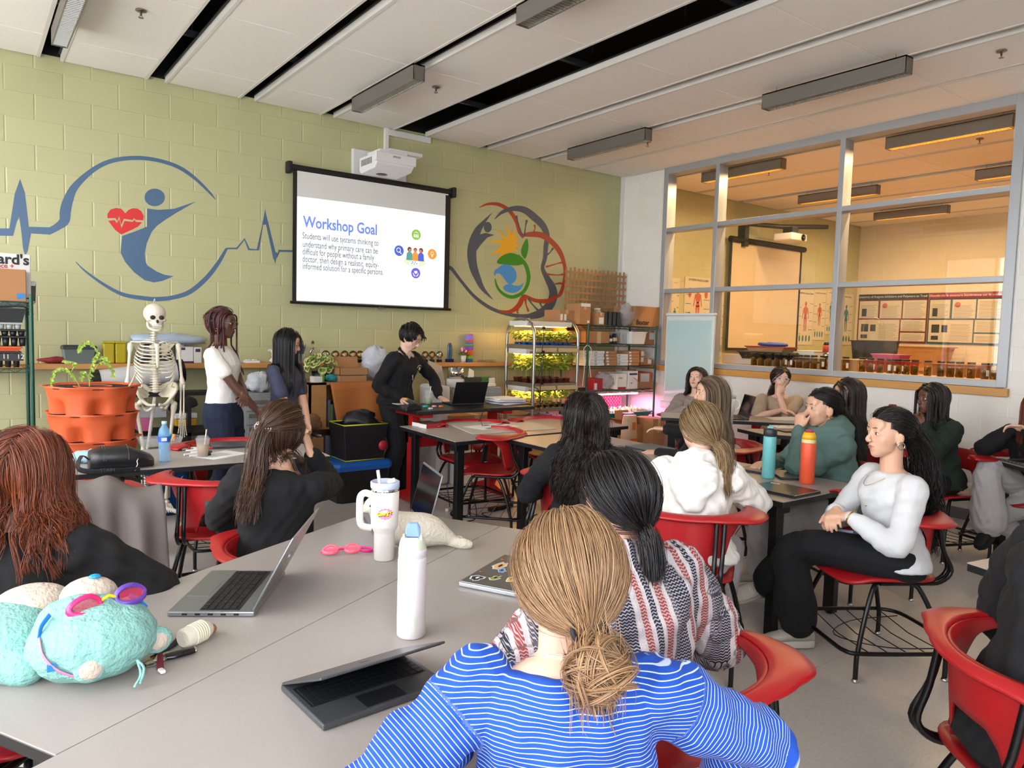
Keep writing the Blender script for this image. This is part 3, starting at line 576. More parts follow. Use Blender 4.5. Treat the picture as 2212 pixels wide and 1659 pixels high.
for dx in (-.022,0,.022): disc((c[0]+dx,0,c[2]-.004),.008,9,.0006);g.poly([(c[0]+dx-.01,Y-.0006,c[2]-.028),(c[0]+dx+.01,Y-.0006,c[2]-.028),(c[0]+dx+.006,Y-.0006,c[2]-.013),(c[0]+dx-.006,Y-.0006,c[2]-.013)],m=9)
g.poly([(c[0]-.034,Y-.0006,c[2]+.012),(c[0],Y-.0006,c[2]+.034),(c[0]+.034,Y-.0006,c[2]+.012),(c[0],Y-.0006,c[2]+.026)],m=9)
c=at(898,590)
for s in (-1,1): disc((c[0]+s*.009,0,c[2]+.014),.011,9,.0006);g.tube([(c[0]+s*.03,Y-.0006,c[2]+.0),(c[0]+s*.024,Y-.0006,c[2]-.022),(c[0]+s*.006,Y-.0006,c[2]-.034)],.005,4,m=9,flat=.1)
g.poly([(c[0]-.018,Y-.0006,c[2]+.01),(c[0]+.018,Y-.0006,c[2]+.01),(c[0],Y-.0006,c[2]-.012)],m=9)
disc((cc[0],0,cc[2]-.075),.135,11,.0002,sy=.45)
for dx,cl,hr in ((-.07,7,10),(0,3,10),(.07,5,10)):
    g.poly([(cc[0]+dx-.038,Y-.0005,cc[2]-.07),(cc[0]+dx+.038,Y-.0005,cc[2]-.07),(cc[0]+dx+.034,Y-.0005,cc[2]+.0),(cc[0]+dx+.015,Y-.0005,cc[2]+.02),(cc[0]+dx-.015,Y-.0005,cc[2]+.02),(cc[0]+dx-.034,Y-.0005,cc[2])],m=cl)
    disc((cc[0]+dx,0,cc[2]+.045),.026 if dx else .022,hr,.0004);disc((cc[0]+dx*.9,0,cc[2]+.036),.018,6,.0008)
g.poly([(cc[0]-.075,Y-.001,cc[2]-.115),(cc[0]+.05,Y-.001,cc[2]-.12),(cc[0]+.045,Y-.001,cc[2]-.075),(cc[0]-.045,Y-.001,cc[2]-.07)],m=9)
for dx,dz in ((-.03,-.085),(.0,-.085),(.02,-.1),(-.04,-.102),(-.01,-.106)): disc((cc[0]+dx,0,cc[2]+dz),.008,0,.0013,8)
g.text('7',(px1-.06,Y,zb+.05),X_,Zu,.03,1)
g.obj('slide_writing',M_sl,t,W=True)
# ultra short throw projector
M_pw=mat('projector white','DAD9D8',.4);M_vent=mat('vent grey','6C6C6E',.5);M_blk=mat('gloss black','08080A',.12)
t=thing('projector','white short-throw projector on a wall bracket above the screen','projector',(3.55,6.95,3.1))
def PBx(u0,u1,v0,v1,y,dep,z0=None,z1=None):
    um,vm=(u0+u1)/2,(v0+v1)/2
    return (Py(u0,vm,y)[0],Py(u1,vm,y)[0],y,y+dep,Py(um,v1,y)[2] if z0 is None else z0,Py(um,v0,y)[2] if z1 is None else z1)
G().bb(3.215,3.83,YG-.05,YG,3.05,3.36).obj('wall_plate',M_pw,t,.01,W=True)
G().bb(3.36,3.72,6.55,YG-.05,3.255,3.29).obj('arm',M_pw,t,.006,W=True)
Q=PBx(795,905,340,388,6.45,.36);cx,cz=(Q[0]+Q[1])/2,(Q[4]+Q[5])/2
g=G();w=.20;yf,yb=6.42,6.80;z1=3.20;z0=3.06
g.poly([(cx-w,yf,z1),(cx-w,yf,z0+.045),(cx-w,yf+.05,z0),(cx-w,yb-.03,z0-.015),(cx-w,yb,z0+.02),(cx-w,yb,z1)],(2*w,0,0));g.obj('body',M_pw,t,.012,W=True)
G().box((cx,yf-.004,z0+.1),(2*w+.03,.03,.09)).obj('front_fascia',M_pw,t,.008,W=True)
G().bb(cx-.14,cx+.16,6.48,6.74,3.215,3.25).bb(cx-.1,cx+.1,6.5,6.7,3.2,3.22).obj('mount',M_pw,t,.006,W=True)
g=G()
for i in range(8): g.bb(cx-w-.002,cx-w+.001,yf+.10+i*.03,yf+.118+i*.03,z0+.05,z0+.11)
g.obj('vent',M_vent,t,W=True)
g=G();g.ell((cx-.02,yb-.13,z0-.008),(.06,.05,.012));g.obj('lens',M_blk,t,W=True)
G().text('EPSON',(cx-.035,yf-.020,z0+.105),X_,Zu,.025,0,bold=.0006).obj('logo',mat('print dark','3A3A3C',.6),t,W=True)
# ================================================================ INTERACTIVE BOARD ON STAND
t=thing('whiteboard','tall pale blue glass board on a white stand leaning by the interior window','whiteboard',(6.86,5.78,0),0)
M_bw=mat('board white frame','D3DBDC',.4);M_bg=mat('pale blue glass board','B7D3D5',.12,spec=.6)
B=G();xw=6.86
def bd(y0,y1,z0,z1,x0,x1,g): return g.bb(x0,x1,y0,y1,z0,z1)
ya,yb_=Px(1540,760,xw)[1],Px(1436,760,xw)[1];zt_=Px(1490,682,xw)[2];zb_=Px(1490,876,xw)[2]
bd(ya,yb_,zb_,zt_,xw,xw+.04,G()).obj('frame',M_bw,t,.015,W=True)
bd(ya+.03,yb_-.03,zb_+.08,zt_-.055,xw-.004,xw,G()).obj('glass_panel',M_bg,t,.002,W=True)
bd(ya,yb_,zt_,zt_+.03,xw-.01,xw+.05,G()).obj('top_tray',M_bw,t,.008,W=True)
G().bb(xw-.03,xw+.06,ya-.01,yb_+.02,zb_-.06,zb_+.02).bb(xw,xw+.05,ya+.1,ya+.16,.03,zb_).bb(xw,xw+.05,yb_-.16,yb_-.1,.03,zb_).bb(xw-.2,xw+.18,ya+.1,ya+.16,.0,.05).bb(xw-.2,xw+.18,yb_-.16,yb_-.1,.0,.05).obj('stand',M_bw,t,.008,W=True)
# wall outlet
t=thing('wall_outlet','dark duplex power outlet low on the white wall at the right','outlet',(XR,2.59,.44));M_op=mat('steel outlet plate','4A4644',.35,.6);M_ow=mat('outlet white','DDD9D2',.4)
G().box((-.004,0,0),(.008,.078,.118)).obj('plate',M_op,t,.003)
for s in (-1,1):
    g=G();g.lathe([(.0,0),(.017,0),(.016,.004),(.0,.004)],(-.008,0,s*.022),16,axis=(-1,0,0));r=g.obj('receptacle',M_ow,t);G().box((-.0125,.006,s*.022+.002),(.002,.002,.009)).box((-.0125,-.006,s*.022+.002),(.002,.002,.009)).obj('slot',M_black,r)
# ================================================================ PEOPLE
def meshnp(name,V,F,sm=True,mats=(),par=None,mi=None,attrs=None):
    me=bpy.data.meshes.new(name);F=np.asarray(F,np.int32);k=F.shape[1];n=len(F)
    me.vertices.add(len(V));me.vertices.foreach_set('co',np.asarray(V,np.float32).ravel());me.loops.add(n*k);me.loops.foreach_set('vertex_index',F.ravel())
    me.polygons.add(n);me.polygons.foreach_set('loop_start',np.arange(n,dtype=np.int32)*k);me.polygons.foreach_set('use_smooth',np.full(n,sm,bool))
    if mi is not None: me.polygons.foreach_set('material_index',np.asarray(mi,np.int32))
    for a,b in (attrs or {}).items(): at_=me.attributes.new(a,'FLOAT','POINT');at_.data.foreach_set('value',np.asarray(b,np.float32))
    me.update(calc_edges=True)
    o=bpy.data.objects.new(name,me);COL.objects.link(o)
    for m in mats: me.materials.append(m)
    if par is not None: o.parent=par
    return o
def remesh(g,vox,it=3,fac=.5):
    me=g.mesh('tmp');o=bpy.data.objects.new('tmp',me);COL.objects.link(o)
    m=o.modifiers.new('r','REMESH');m.mode='VOXEL';m.voxel_size=vox;m.adaptivity=0.
    if it: s=o.modifiers.new('s','SMOOTH');s.iterations=it;s.factor=fac
    dg=bpy.context.evaluated_depsgraph_get();e=o.evaluated_get(dg);q=e.to_mesh()
    V=np.zeros(len(q.vertices)*3,np.float32);q.vertices.foreach_get('co',V);F=np.zeros(len(q.loops),np.int32);q.loops.foreach_get('vertex_index',F)
    NV=np.zeros(len(q.vertices)*3,np.float32);q.vertices.foreach_get('normal',NV);k=len(q.loops)//max(1,len(q.polygons));e.to_mesh_clear()
    bpy.data.objects.remove(o);bpy.data.meshes.remove(me)
    return V.reshape(-1,3),F.reshape(-1,k),NV.reshape(-1,3)
def capt(g,a,b,ra,rb,n=12,sx=1.):
    """limb segment with round ends"""
    a=np.array(a,float);b=np.array(b,float);d=nrm(b-a);P=[];R=[]
    for k in (0,.5,.85): P.append(a-d*ra*math.cos(math.asin(min(1,k)))*.98);R.append(max(.002,ra*k))
    for k in np.linspace(0,1,5): P.append(a+(b-a)*k);R.append(ra+(rb-ra)*k)
    for k in (.85,.5,0): P.append(b+d*rb*math.cos(math.asin(k))*.98);R.append(max(.002,rb*k))
    g.tube(P,R,n)
def chain(g,pts,rad,n=12):
    P=sm([tuple(p)+(r,) for p,r in zip(pts,rad)],4);a=P[0];b=P[-1];pp=[q[:3] for q in P];rr=[q[3] for q in P]
    d0=nrm(pp[0]-pp[1]);d1=nrm(pp[-1]-pp[-2])
    pre=[(pp[0]+d0*rr[0]*c,max(.0015,rr[0]*s)) for c,s in ((.97,.1),(.8,.55),(.45,.88))];post=[(pp[-1]+d1*rr[-1]*c,max(.0015,rr[-1]*s)) for c,s in ((.45,.88),(.8,.55),(.97,.1))]
    g.tube([p for p,_ in pre]+pp+[p for p,_ in post],[r for _,r in pre]+rr+[r for _,r in post],n)
def ik(a,c,l1,l2,hint):
    a=np.array(a,float);c=np.array(c,float);v=c-a;d=np.linalg.norm(v);d2=min(d,(l1+l2)*.998);u=v/(d+1e-9);c=a+u*d2
    x=(l1*l1-l2*l2+d2*d2)/(2*d2);h=math.sqrt(max(0,l1*l1-x*x));hn=np.array(hint,float);hn=hn-u*(hn@u);return a+u*x+nrm(hn)*h,c
def hand(g,w,d,pn,side,curl=.4,s=1.,spread=.10,thumb=.5):
    """palm and five fingers; d: wrist->knuckle direction, pn: palm normal (fingers curl that way), side: +1 thumb on the d x pn side"""
    d=nrm(d);pn=nrm(np.array(pn,float)-d*(np.array(pn)@d));x=np.cross(d,pn)*side
    w=np.array(w,float);kn=w+d*.085*s
    R=[]
    for t,a,b in ((-.02,.024,.018),(.0,.027,.019),(.03,.036,.018),(.06,.041,.016),(.085,.041,.0135),(.094,.034,.009)):
        th=np.arange(12)*PI/6;R.append(w+d*t*s+s*(a*np.cos(th)[:,None]*x+b*np.sin(th)[:,None]*pn))
    g.rings(R)
    for i,(off,ln,r) in enumerate(((.031,.070,.0088),(.0105,.078,.0092),(-.0105,.073,.0088),(-.031,.056,.0078))):
        p=kn+x*off*s;dr=nrm(d+x*off*spread*12*.3);ang=0;P=[p-dr*.012];c=curl if np.isscalar(curl) else curl[i]
        for k,f in enumerate((.45,.31,.24)):
            ang+=c*(.75 if k==0 else .95);q=math.cos(ang)*dr+math.sin(ang)*pn;P.append(P[-1]+q*(ln*f+(.012 if k==0 else 0))*s)
        chain(g,P,[r*1.05*s,r*s,r*.92*s,r*.78*s],8)
    b=w+d*.022*s+x*.022*s+pn*.004;t1=nrm(x*.75+d*.75+pn*.35*thumb);t2=nrm(x*(.55-.5*thumb)+d*.9+pn*.5*thumb)
    chain(g,[b,b+t1*.035*s,b+t1*.035*s+t2*.03*s,b+t1*.035*s+t2*.052*s],[.013*s,.0115*s,.0098*s,.0075*s],8)
def head_geo(g,c,Rh,s=1.):
    def E(p,r,rot=None): g.ell(np.array(c)+Rh@(np.array(p)*s),np.array(r)*s,Rh if rot is None else Rh@rot,20,12)
    E((0,-.014,.030),(.0735,.092,.086));E((0,.018,.006),(.0685,.070,.078));E((0,.030,-.026),(.0600,.057,.066));E((0,.040,-.056),(.0470,.046,.046));E((0,.056,-.084),(.027,.028,.022))
    for q in (-1,1):
        E((q*.030,.028,-.050),(.0245,.044,.036));E((q*.033,.053,-.020),(.027,.0215,.032));E((q*.075,-.008,-.008),(.008,.018,.030),rotm(0,q*.12,q*.45));E((q*.072,-.004,-.03),(.008,.012,.012))
        E((q*.026,.0745,.034),(.026,.0105,.009));E((q*.010,.0975,-.0235),(.0068,.0085,.0062));E((q*.030,.0705,.0125),(.019,.0135,.0125))
        E((q*.031,.0762,.0205),(.0155,.0095,.0060))
    E((0,.060,.052),(.056,.026,.034));E((0,.078,.028),(.012,.012,.018))
    def T(P,r): chain(g,[np.array(c)+Rh@(np.array(p)*s) for p in P],[q*s for q in r],10)
    T([(0,.084,.022),(0,.094,.002),(0,.105,-.016),(0,.103,-.025)],[.008,.0085,.0105,.008])
    E((0,.083,-.048),(.022,.011,.013));E((0,.082,-.060),(.018,.011,.008))
def skinmat(name,c,c2=None):
    m=mat(name,c,.48,bump=(160,.08,.001),var=.07,vs_=25);p=m.node_tree.nodes['Principled BSDF']
    p.inputs['Subsurface Weight'].default_value=.12;p.inputs['Subsurface Radius'].default_value=(.012,.004,.002);p.inputs['Subsurface Scale'].default_value=1.;return m
SK={'fair':skinmat('skin fair','D9AE98'),'light':skinmat('skin light','D0A288'),'tan':skinmat('skin tan','C79477'),'deep':skinmat('skin deep','553426'),'deep2':skinmat('skin deep warm','664030')}
M_eyew=mat('eye white','D8D4CF',.2);M_iris=mat('iris brown','2E1C12',.15);M_irisb=mat('iris grey','53636B',.15);M_lip={'fair':mat('lip rose','B5675F',.4),'light':mat('lip rose','B5675F',.4),'tan':mat('lip rose2','A85C54',.4),'deep':mat('lip deep','5A2F2A',.4),'deep2':mat('lip deep2','6A3A33',.4)}
def hairmat(name,c1,c2,rough=.42):
    if name in MATS: return MATS[name]
    m=bpy.data.materials.new(name);m.use_nodes=True;nt=m.node_tree;p=nt.nodes['Principled BSDF'];ge=N(nt,'NewGeometry');r=N(nt,'ValToRGB');r.color_ramp.elements[0].color=(*lin(c1),1);r.color_ramp.elements[1].color=(*lin(c2),1)
    nt.links.new(ge.outputs['Random Per Island'],r.inputs[0]);nt.links.new(r.outputs[0],p.inputs['Base Color']);p.inputs['Roughness'].default_value=rough;p.inputs['Specular IOR Level'].default_value=.45;MATS[name]=m;return m
SCALP_C=np.array([0,-.014,.030]);SCALP_R=np.array([.079,.099,.092])
def in_hair(d,hl=0.):
    x,y,z=d[...,0],d[...,1],d[...,2];return (z>.44+hl+.2*np.clip(y-.6,0,1))|((y<.42)&(z>.04))|((y<.2)&(z>-.14))|((y<-.15)&(z>-.72))
def strands(P,W,flat=.45,tip=.35):
    """P (S,K,3) paths, W (S,) widths -> V,F of flattened 4-sided tubes"""
    S,K,_=P.shape;T=np.gradient(P,axis=1);T/=np.linalg.norm(T,axis=2,keepdims=True)+1e-9
    ref=P-P[:,:1].mean(axis=0,keepdims=True);ref=ref+np.array([0,0,1e-3]);A=np.cross(T,ref);A/=np.linalg.norm(A,axis=2,keepdims=True)+1e-9;B=np.cross(T,A)
    pr=np.concatenate([[.6],np.ones(K-3),[.8,tip]])[:K];w=(W[:,None]*pr[None])[...,None]
    V=np.stack([P+A*w,P+B*w*flat,P-A*w,P-B*w*flat],2).reshape(-1,3)
    b=(np.arange(S)[:,None,None]*K*4+np.arange(K-1)[None,:,None]*4);j=np.arange(4)[None,None,:];k=(j+1)%4
    F=np.stack([b+j,b+k,b+4+k,b+4+j],3).reshape(-1,4);return V,F
def guides(rng,n,hc,Rh,st,bodyE):
    """grow n guide strands. st: dict(length,mode,tie,part,fwd,vol)"""
    d=rng.normal(size=(n*6,3));d/=np.linalg.norm(d,axis=1,keepdims=True);d=d[in_hair(d,st.get('hl',0))&(d[:,2]<st.get('zmax',9))&(d[:,2]>st.get('zmin',-9))][:n];n=len(d)
    K=st.get('K',22);L=st['length']*rng.uniform(.85,1.08,n);ds=(L/(K-1))[:,None];vol=st.get('vol',.1);e=1+rng.uniform(.0,vol,n)[:,None]
    c=np.array(hc)+Rh@SCALP_C;p=d*SCALP_R*(1+.3*vol);out=[c+p@Rh.T]
    gl=Rh.T@np.array([0,0,-1.]);part=st.get('part',0.);tie=st.get('tie');dr=None
    if tie is not None: tie=np.array(tie,float)-SCALP_C
    for k in range(K-1):
        nrml=p/(SCALP_R**2);nrml/=np.linalg.norm(nrml,axis=1,keepdims=True)
        if tie is not None:
            t=tie-p;dist=np.linalg.norm(t,axis=1,keepdims=True);t=t/(dist+1e-6);t=t-nrml*np.clip((t*nrml).sum(1,keepdims=True),-1,0)*1.0
            t/=np.linalg.norm(t,axis=1,keepdims=True)+1e-6;rem=K-1-k;step=np.maximum(dist*1.25/rem,.0);p=p+t*np.minimum(step,dist)
        else:
            q0=np.sqrt(((p/(SCALP_R*e))**2).sum(1,keepdims=True));top=np.clip(p[:,2:3]/SCALP_R[2],0,1)*np.clip((1.28-q0)/.2,0,1);sx=np.sign(p[:,:1]-part);sx[sx==0]=1
            t=gl[None]*(1-.85*top)+np.concatenate([sx*top*1.0,-st.get('back',.5)*top,0*top],1)
            if st.get('fwd'): t=t+np.array([0,st['fwd'],0])*top
            inside=((p/(SCALP_R*e*1.05))**2).sum(1,keepdims=True)<1.25
            t=t-nrml*(t*nrml).sum(1,keepdims=True)*inside
            t/=np.linalg.norm(t,axis=1,keepdims=True)+1e-6
            dr=t if dr is None else dr*.25+t*.75;dr/=np.linalg.norm(dr,axis=1,keepdims=True)+1e-6;p=p+dr*ds
        q=np.sqrt(((p/(SCALP_R*e))**2).sum(1,keepdims=True));p=np.where(q<1,p/np.maximum(q,.01),p)
        # keep hair off the face
        if tie is None:
            face=(p[:,1]>.045)&(np.abs(p[:,0])<.062)&(p[:,2]<.045);p[face,0]=np.where(p[face,0]>=part,.066,-.066)
        wp=c+p@Rh.T
        for (bc,bR,br) in bodyE:
            l=(wp-bc)@bR;q=np.sqrt(((l/br)**2).sum(1,keepdims=True));l2=np.where(q<1,l/np.maximum(q,.05),l);wp=bc+l2@bR.T
        p=(wp-c)@Rh;out.append(wp)
    P=np.stack(out,1)
    for _ in range(3): P[:,1:-1]=.25*P[:,:-2]+.5*P[:,1:-1]+.25*P[:,2:]
    return P
def hair(par,hc,Rh,st,bodyE,seed):
    rng=np.random.default_rng(seed);Vs=[];Fs=[];o=0
    def put(V,F):
        nonlocal o
        Vs.append(V);Fs.append(F+o);o+=len(V)
    c=np.array(hc)+Rh@SCALP_C
    # scalp cap
    nu,nv=36,24;uu,vv=np.meshgrid(np.arange(nu)*2*PI/nu,np.linspace(-PI/2+.01,PI/2-.01,nv),indexing='ij');D=np.stack([np.cos(vv)*np.cos(uu),np.cos(vv)*np.sin(uu),np.sin(vv)],-1)
    V=(c+(D*SCALP_R*1.005).reshape(-1,3)@Rh.T);F=[];
    for i in range(nu):
        for j in range(nv-1):
            k=(i+1)%nu;dm=(D[i,j]+D[k,j]+D[i,j+1]+D[k,j+1])/4
            if in_hair(dm/np.linalg.norm(dm),st.get('hl',0)+.04): F.append((i*nv+j,k*nv+j,k*nv+j+1,i*nv+j+1))
    put(V,np.array(F))
    def clumps(Gd,per,spread,w,wave=0.,freq=30.,tipk=.5):
        S,K,_=Gd.shape;P=np.repeat(Gd,per,0);off=rng.normal(size=(S*per,1,3))*spread;tp=np.linspace(.6,1,K)[None,:,None]*np.linspace(1,tipk,K)[None,:,None]
        P=P+off*tp
        s=np.linspace(0,1,K)[None,:]
        if wave:
            ph=np.repeat(rng.uniform(0,6.28,(S,1)),per,0);amp=wave*np.clip(s*2.2-.35,0,1);a=np.repeat(rng.normal(size=(S,1,3)),per,0);a/=np.linalg.norm(a,axis=2,keepdims=True);b=np.roll(a,1,2)
            Ls=st['length'];P=P+(amp*np.sin(ph+s*freq*Ls))[...,None]*a+(amp*np.cos(ph+s*freq*Ls*1.0))[...,None]*b
        else: P=P+rng.normal(size=P.shape)*.0003
        put(*strands(P,w*rng.uniform(.7,1.3,len(P)),tip=.25))
    Gd=guides(rng,st.get('n',300),hc,Rh,st,bodyE)
    clumps(Gd,st.get('per',6),st.get('spread',.006),st.get('w',.0020),st.get('wave',0.),st.get('freq',40.),st.get('tipk',.5))
    if st.get('loose'):
        lo=dict(st);lo.pop('tie');lo.update(st['loose']);Gd=guides(rng,lo['n'],hc,Rh,lo,bodyE);old=st['length'];st['length']=lo['length'];clumps(Gd,lo.get('per',6),lo.get('spread',.008),lo.get('w',.0016),lo.get('wave',0),lo.get('freq',30.),.6);st['length']=old
    T=None
    if st.get('tie') is not None: T=np.array(hc)+Rh@np.array(st['tie'])
    if st.get('tail'):
        tl=st['tail'];S=tl.get('n',60);K=16;P=np.zeros((S,K,3));p=T+rng.normal(size=(S,3))*.012;d=Rh@np.array(tl.get('dir',(0,-1,-.2)));d=nrm(d)[None]+rng.normal(size=(S,3))*.12;L=tl['length']*rng.uniform(.8,1.05,(S,1));gv=np.array(tl.get('g',(0,0,-1.)))
        for k in range(K):
            P[:,k]=p;d=d*.72+gv*.28;d/=np.linalg.norm(d,axis=1,keepdims=True);p=p+d*L/K
            l=(p-c)@Rh;q=np.sqrt(((l/(SCALP_R*1.12))**2).sum(1,keepdims=True));p=c+np.where(q<1,l/q,l)@Rh.T
            for (bc,bR,br) in bodyE: l=(p-bc)@bR;q=np.sqrt(((l/(br*1.03))**2).sum(1,keepdims=True));p=bc+np.where(q<1,l/np.maximum(q,.05),l)@bR.T
        sp=st.get('spread',.006);st2=dict(st);old=st['length'];st['length']=tl['length'];clumps(P,tl.get('per',6),tl.get('spread',.01),st.get('w',.0020),tl.get('wave',0),st.get('freq',40.),.6);st['length']=old
    if st.get('bun'):
        r=st['bun'];bc=T+Rh@np.array(st.get('bunoff',(0,-.02,-.01)))
        g=G();g.ell(bc,(r*.8,r*.8,r*.75),None,14,9);V=np.concatenate(g.v);put(V,np.array([f for f in g.f if len(f)==4]))
        S=st.get('bn',70);K=26;P=np.zeros((S,K,3))
        for i in range(S):
            a=nrm(rng.normal(size=3)+np.array([0,.0,.0]));x,y=frame(a);R0=r*rng.uniform(.55,1.05);ctr=a*r*rng.uniform(-.65,.65);ph=rng.uniform(0,6.28);sp=rng.uniform(2.6,5.2);t=np.linspace(0,sp,K)
            rr=R0*(1-.28*np.sin(t*.5+ph)**2);P[i]=bc+ctr+rr[:,None]*(np.cos(t+ph)[:,None]*x+np.sin(t+ph)[:,None]*y)
        q=np.repeat(P,st.get('bper',6),0)+rng.normal(size=(S*st.get('bper',6),1,3))*.0032
        put(*strands(q,st.get('w',.0020)*rng.uniform(.8,1.3,len(q)),tip=.5))
    if st.get('braids'):
        nb,bl,br_=st['braids'];st3=dict(st);st3.update(length=bl,K=44);Gb=guides(rng,nb,hc,Rh,dict(st3,tie=None) if not st.get('btie') else st3,bodyE);s=np.arange(44)
        for k in range(3):
            ph=k*2*PI/3;P=Gb.copy();T_=np.gradient(P,axis=1);T_/=np.linalg.norm(T_,axis=2,keepdims=True)+1e-9;A=np.cross(T_,np.array([.3,.5,.8]));A/=np.linalg.norm(A,axis=2,keepdims=True)+1e-9;B=np.cross(T_,A)
            P=P+br_*.6*(np.cos(s*1.1+ph)[None,:,None]*A+np.sin(s*1.1+ph)[None,:,None]*B);put(*strands(P,np.full(len(P),br_),flat=.9,tip=.6))
    V=np.concatenate(Vs);F=np.concatenate(Fs)
    return meshnp('hair',V,F,True,[st['mat']],par)
def folds(V,Nn,amp,sc,seed):
    r=np.random.default_rng(seed);o=np.zeros(len(V))
    for k in range(7):
        d=r.normal(size=3)*sc*(1+.5*k);w=r.normal(size=3)*sc*.6;o+=np.sin(V@d+1.8*np.sin(V@w+r.uniform(0,6))+r.uniform(0,6))/(1+.5*k)
    o=np.abs(o)**.8*np.sign(o);return V+Nn*(amp*o*.5)[:,None]
def facesmooth(V,F,hc,Rh,s):
    l=((V-hc)@Rh)/s;x,y,z=l[:,0],l[:,1],l[:,2];m=(np.abs(x)<.085)&(y<.12)&(y>-.13)&(z>-.12)&(z<.13)&~((np.abs(x)<.019)&(y>.075)&(z<.0)&(z>-.035))&~((np.abs(x)>.064)&(y<.03)&(y>-.05)&(z<.03)&(z>-.045))
    E=np.concatenate([F[:,[0,1]],F[:,[1,2]],F[:,[2,3]],F[:,[3,0]]]);k=m[E[:,0]]|m[E[:,1]];E=E[k];V=V.astype(float)
    for _ in range(9):
        A=np.zeros_like(V);c=np.zeros(len(V));np.add.at(A,E[:,0],V[E[:,1]]);np.add.at(A,E[:,1],V[E[:,0]]);np.add.at(c,E[:,0],1);np.add.at(c,E[:,1],1)
        q=m&(c>0);V[q]=V[q]*.5+A[q]/c[q][:,None]*.5
    return V
def person(key,label,loc,face,skin='light',hz=.55,lean=0.,side=0.,twist=0.,head=(0,0,0),hoff=(0,0,0),hands=None,feet=None,top=None,bot=None,shoe=None,hr=None,vox=.0048,eyes=True,sc=1.,extra=None,kneeh=None,neck=.105,iris=None,spine=.50,hpx=None,wh=False,wf=False,xo=0.):
    """face: direction on the floor; hands: {'L':(target,elbow hint,hand dir,palm normal,curl)} in the person's own frame (x right, y forward)"""
    rz=math.atan2(-face[0],face[1]);t=thing('person',label,'person',(0,0,0),rz);Rz3=rotm(0,0,rz)
    s=sc;le=math.radians(lean);si=math.radians(side);up=nrm([math.sin(si),math.sin(le)*math.cos(si),math.cos(le)*math.cos(si)])
    for _it in range(3):
        pel=np.array([0,0,hz]);tw=math.radians(twist);Xs=nrm([math.cos(tw),math.sin(tw),0]);Xs=nrm(Xs-up*(Xs@up))
        def fr_(k):   # spine point and axes, k 0..1
            u=nrm(np.array([0,0,1.])*(1-k)*.6+up*(.4+.6*k));X=nrm(np.array([1,0,0])*(1-k)+Xs*k);X=nrm(X-u*(X@u));return X,np.cross(u,X),u
        sp=[pel];
        for k in np.linspace(0,1,13)[1:]: sp.append(sp[-1]+fr_(k)[2]*spine*s/12)
        def sat(k): i=min(11,int(k*12));f=k*12-i;return sp[i]*(1-f)+sp[i+1]*f
        nb=sp[-1];Xn,Yn,Un=fr_(1.);hc=nb+Un*neck*.45*s+np.array([0,0,1])*neck*.62*s+Yn*.022*s+np.array([0,0,.075*s])+np.array(hoff,float)
        if hpx is None: break
        zt=Py(hpx[0],hpx[1],hpx[3])[2] if hpx[2]=='y' else hpx[2]
        spine+=(zt-(hc[2]+.118*s))/s/max(.7,up[2])
    if hpx is not None:
        T0=Py(hpx[0],hpx[1],hpx[3]) if hpx[2]=='y' else Pz(hpx[0],hpx[1],hpx[2]);wo=Rz3@hc;loc=(T0[0]-wo[0],T0[1]-wo[1])
    t.location=(loc[0],loc[1],0);t['_l']=0;del t['_l'];LOC=np.array([loc[0],loc[1],0.])
    def wl(p): return Rz3.T@(np.array(p,float)-LOC)
    def wd(p): return Rz3.T@np.array(p,float)
    if wh: hands={q:(wl(h[0]),wd(h[1]))+tuple(wd(x) for x in h[2:4])+tuple(h[4:]) for q,h in (hands or {}).items()}
    if wf: feet={q:(wl(h[0]),wd(h[1]))+tuple(wd(x) for x in h[2:]) for q,h in (feet or {}).items()}
    PLOG.append((round(spine,3),label[:30],[round(float(x),2) for x in loc],[round(float(x),2) for x in (Rz3@hc+LOC)]))
    hh=lambda h:(Hh(h[0]),)+tuple(h[1:])
    Hh=lambda p:(hc+np.array(p[1:],float)) if isinstance(p[0],str) else p
    hands={q:hh(h) for q,h in (hands or {}).items()}
    hy,hp,hr_=[math.radians(q) for q in head];Rh=np.array(Matrix.Rotation(hy,3,'Z')@Matrix.Rotation(hp,3,'X')@Matrix.Rotation(hr_,3,'Y'))
    shw=.168*s;sh={q:sat(.93)+Xn*shw*sg-Un*.012 for q,sg in (('L',-1),('R',1))};hj={'L':pel+np.array([-.088*s,0,0]),'R':pel+np.array([.088*s,0,0])}
    seated=hz<.7
    if hands is None: hands={}
    A={};Lg={}
    dft={'L':((-.2,.3,hz+.12),(-.6,-.3,-.5),(0.3,1,0),(0,0,-1),.5),'R':((.2,.3,hz+.12),(.6,-.3,-.5),(-.3,1,0),(0,0,-1),.5)}
    for q in 'LR':
        h=hands.get(q,dft[q]);e,w=ik(sh[q],h[0],.275*s,.245*s,h[1]);A[q]=(sh[q],e,w,h)
    for q,sg in (('L',-1),('R',1)):
        fdef=((sg*.12,.42,.075),(sg*.1,.1,1),(sg*.12,1,0)) if seated else ((sg*.1,-.02,.075),(sg*.1,1,0),(sg*.15,1,0))
        f=(feet or {}).get(q,fdef);k,a=ik(hj[q],f[0],.415*s,.41*s,f[1]);Lg[q]=(hj[q],k,a,f)
    # ---- body, one continuous surface
    g=G()
    def torso(g,prof,e=0.,n=24):
        R=[]
        for k,a,b,yo in prof:
            X,Y,U=fr_(min(1,max(0,k)));c=sat(max(0,min(k,.9999)))+(U*(k-1)*spine*s if k>1 else U*k*spine*s if k<0 else 0)
            th=np.arange(n)*2*PI/n;R.append(c+Y*yo*s+((a+e)*s*np.cos(th)[:,None]*X+(b+e)*s*np.sin(th)[:,None]*Y))
        g.rings(R)
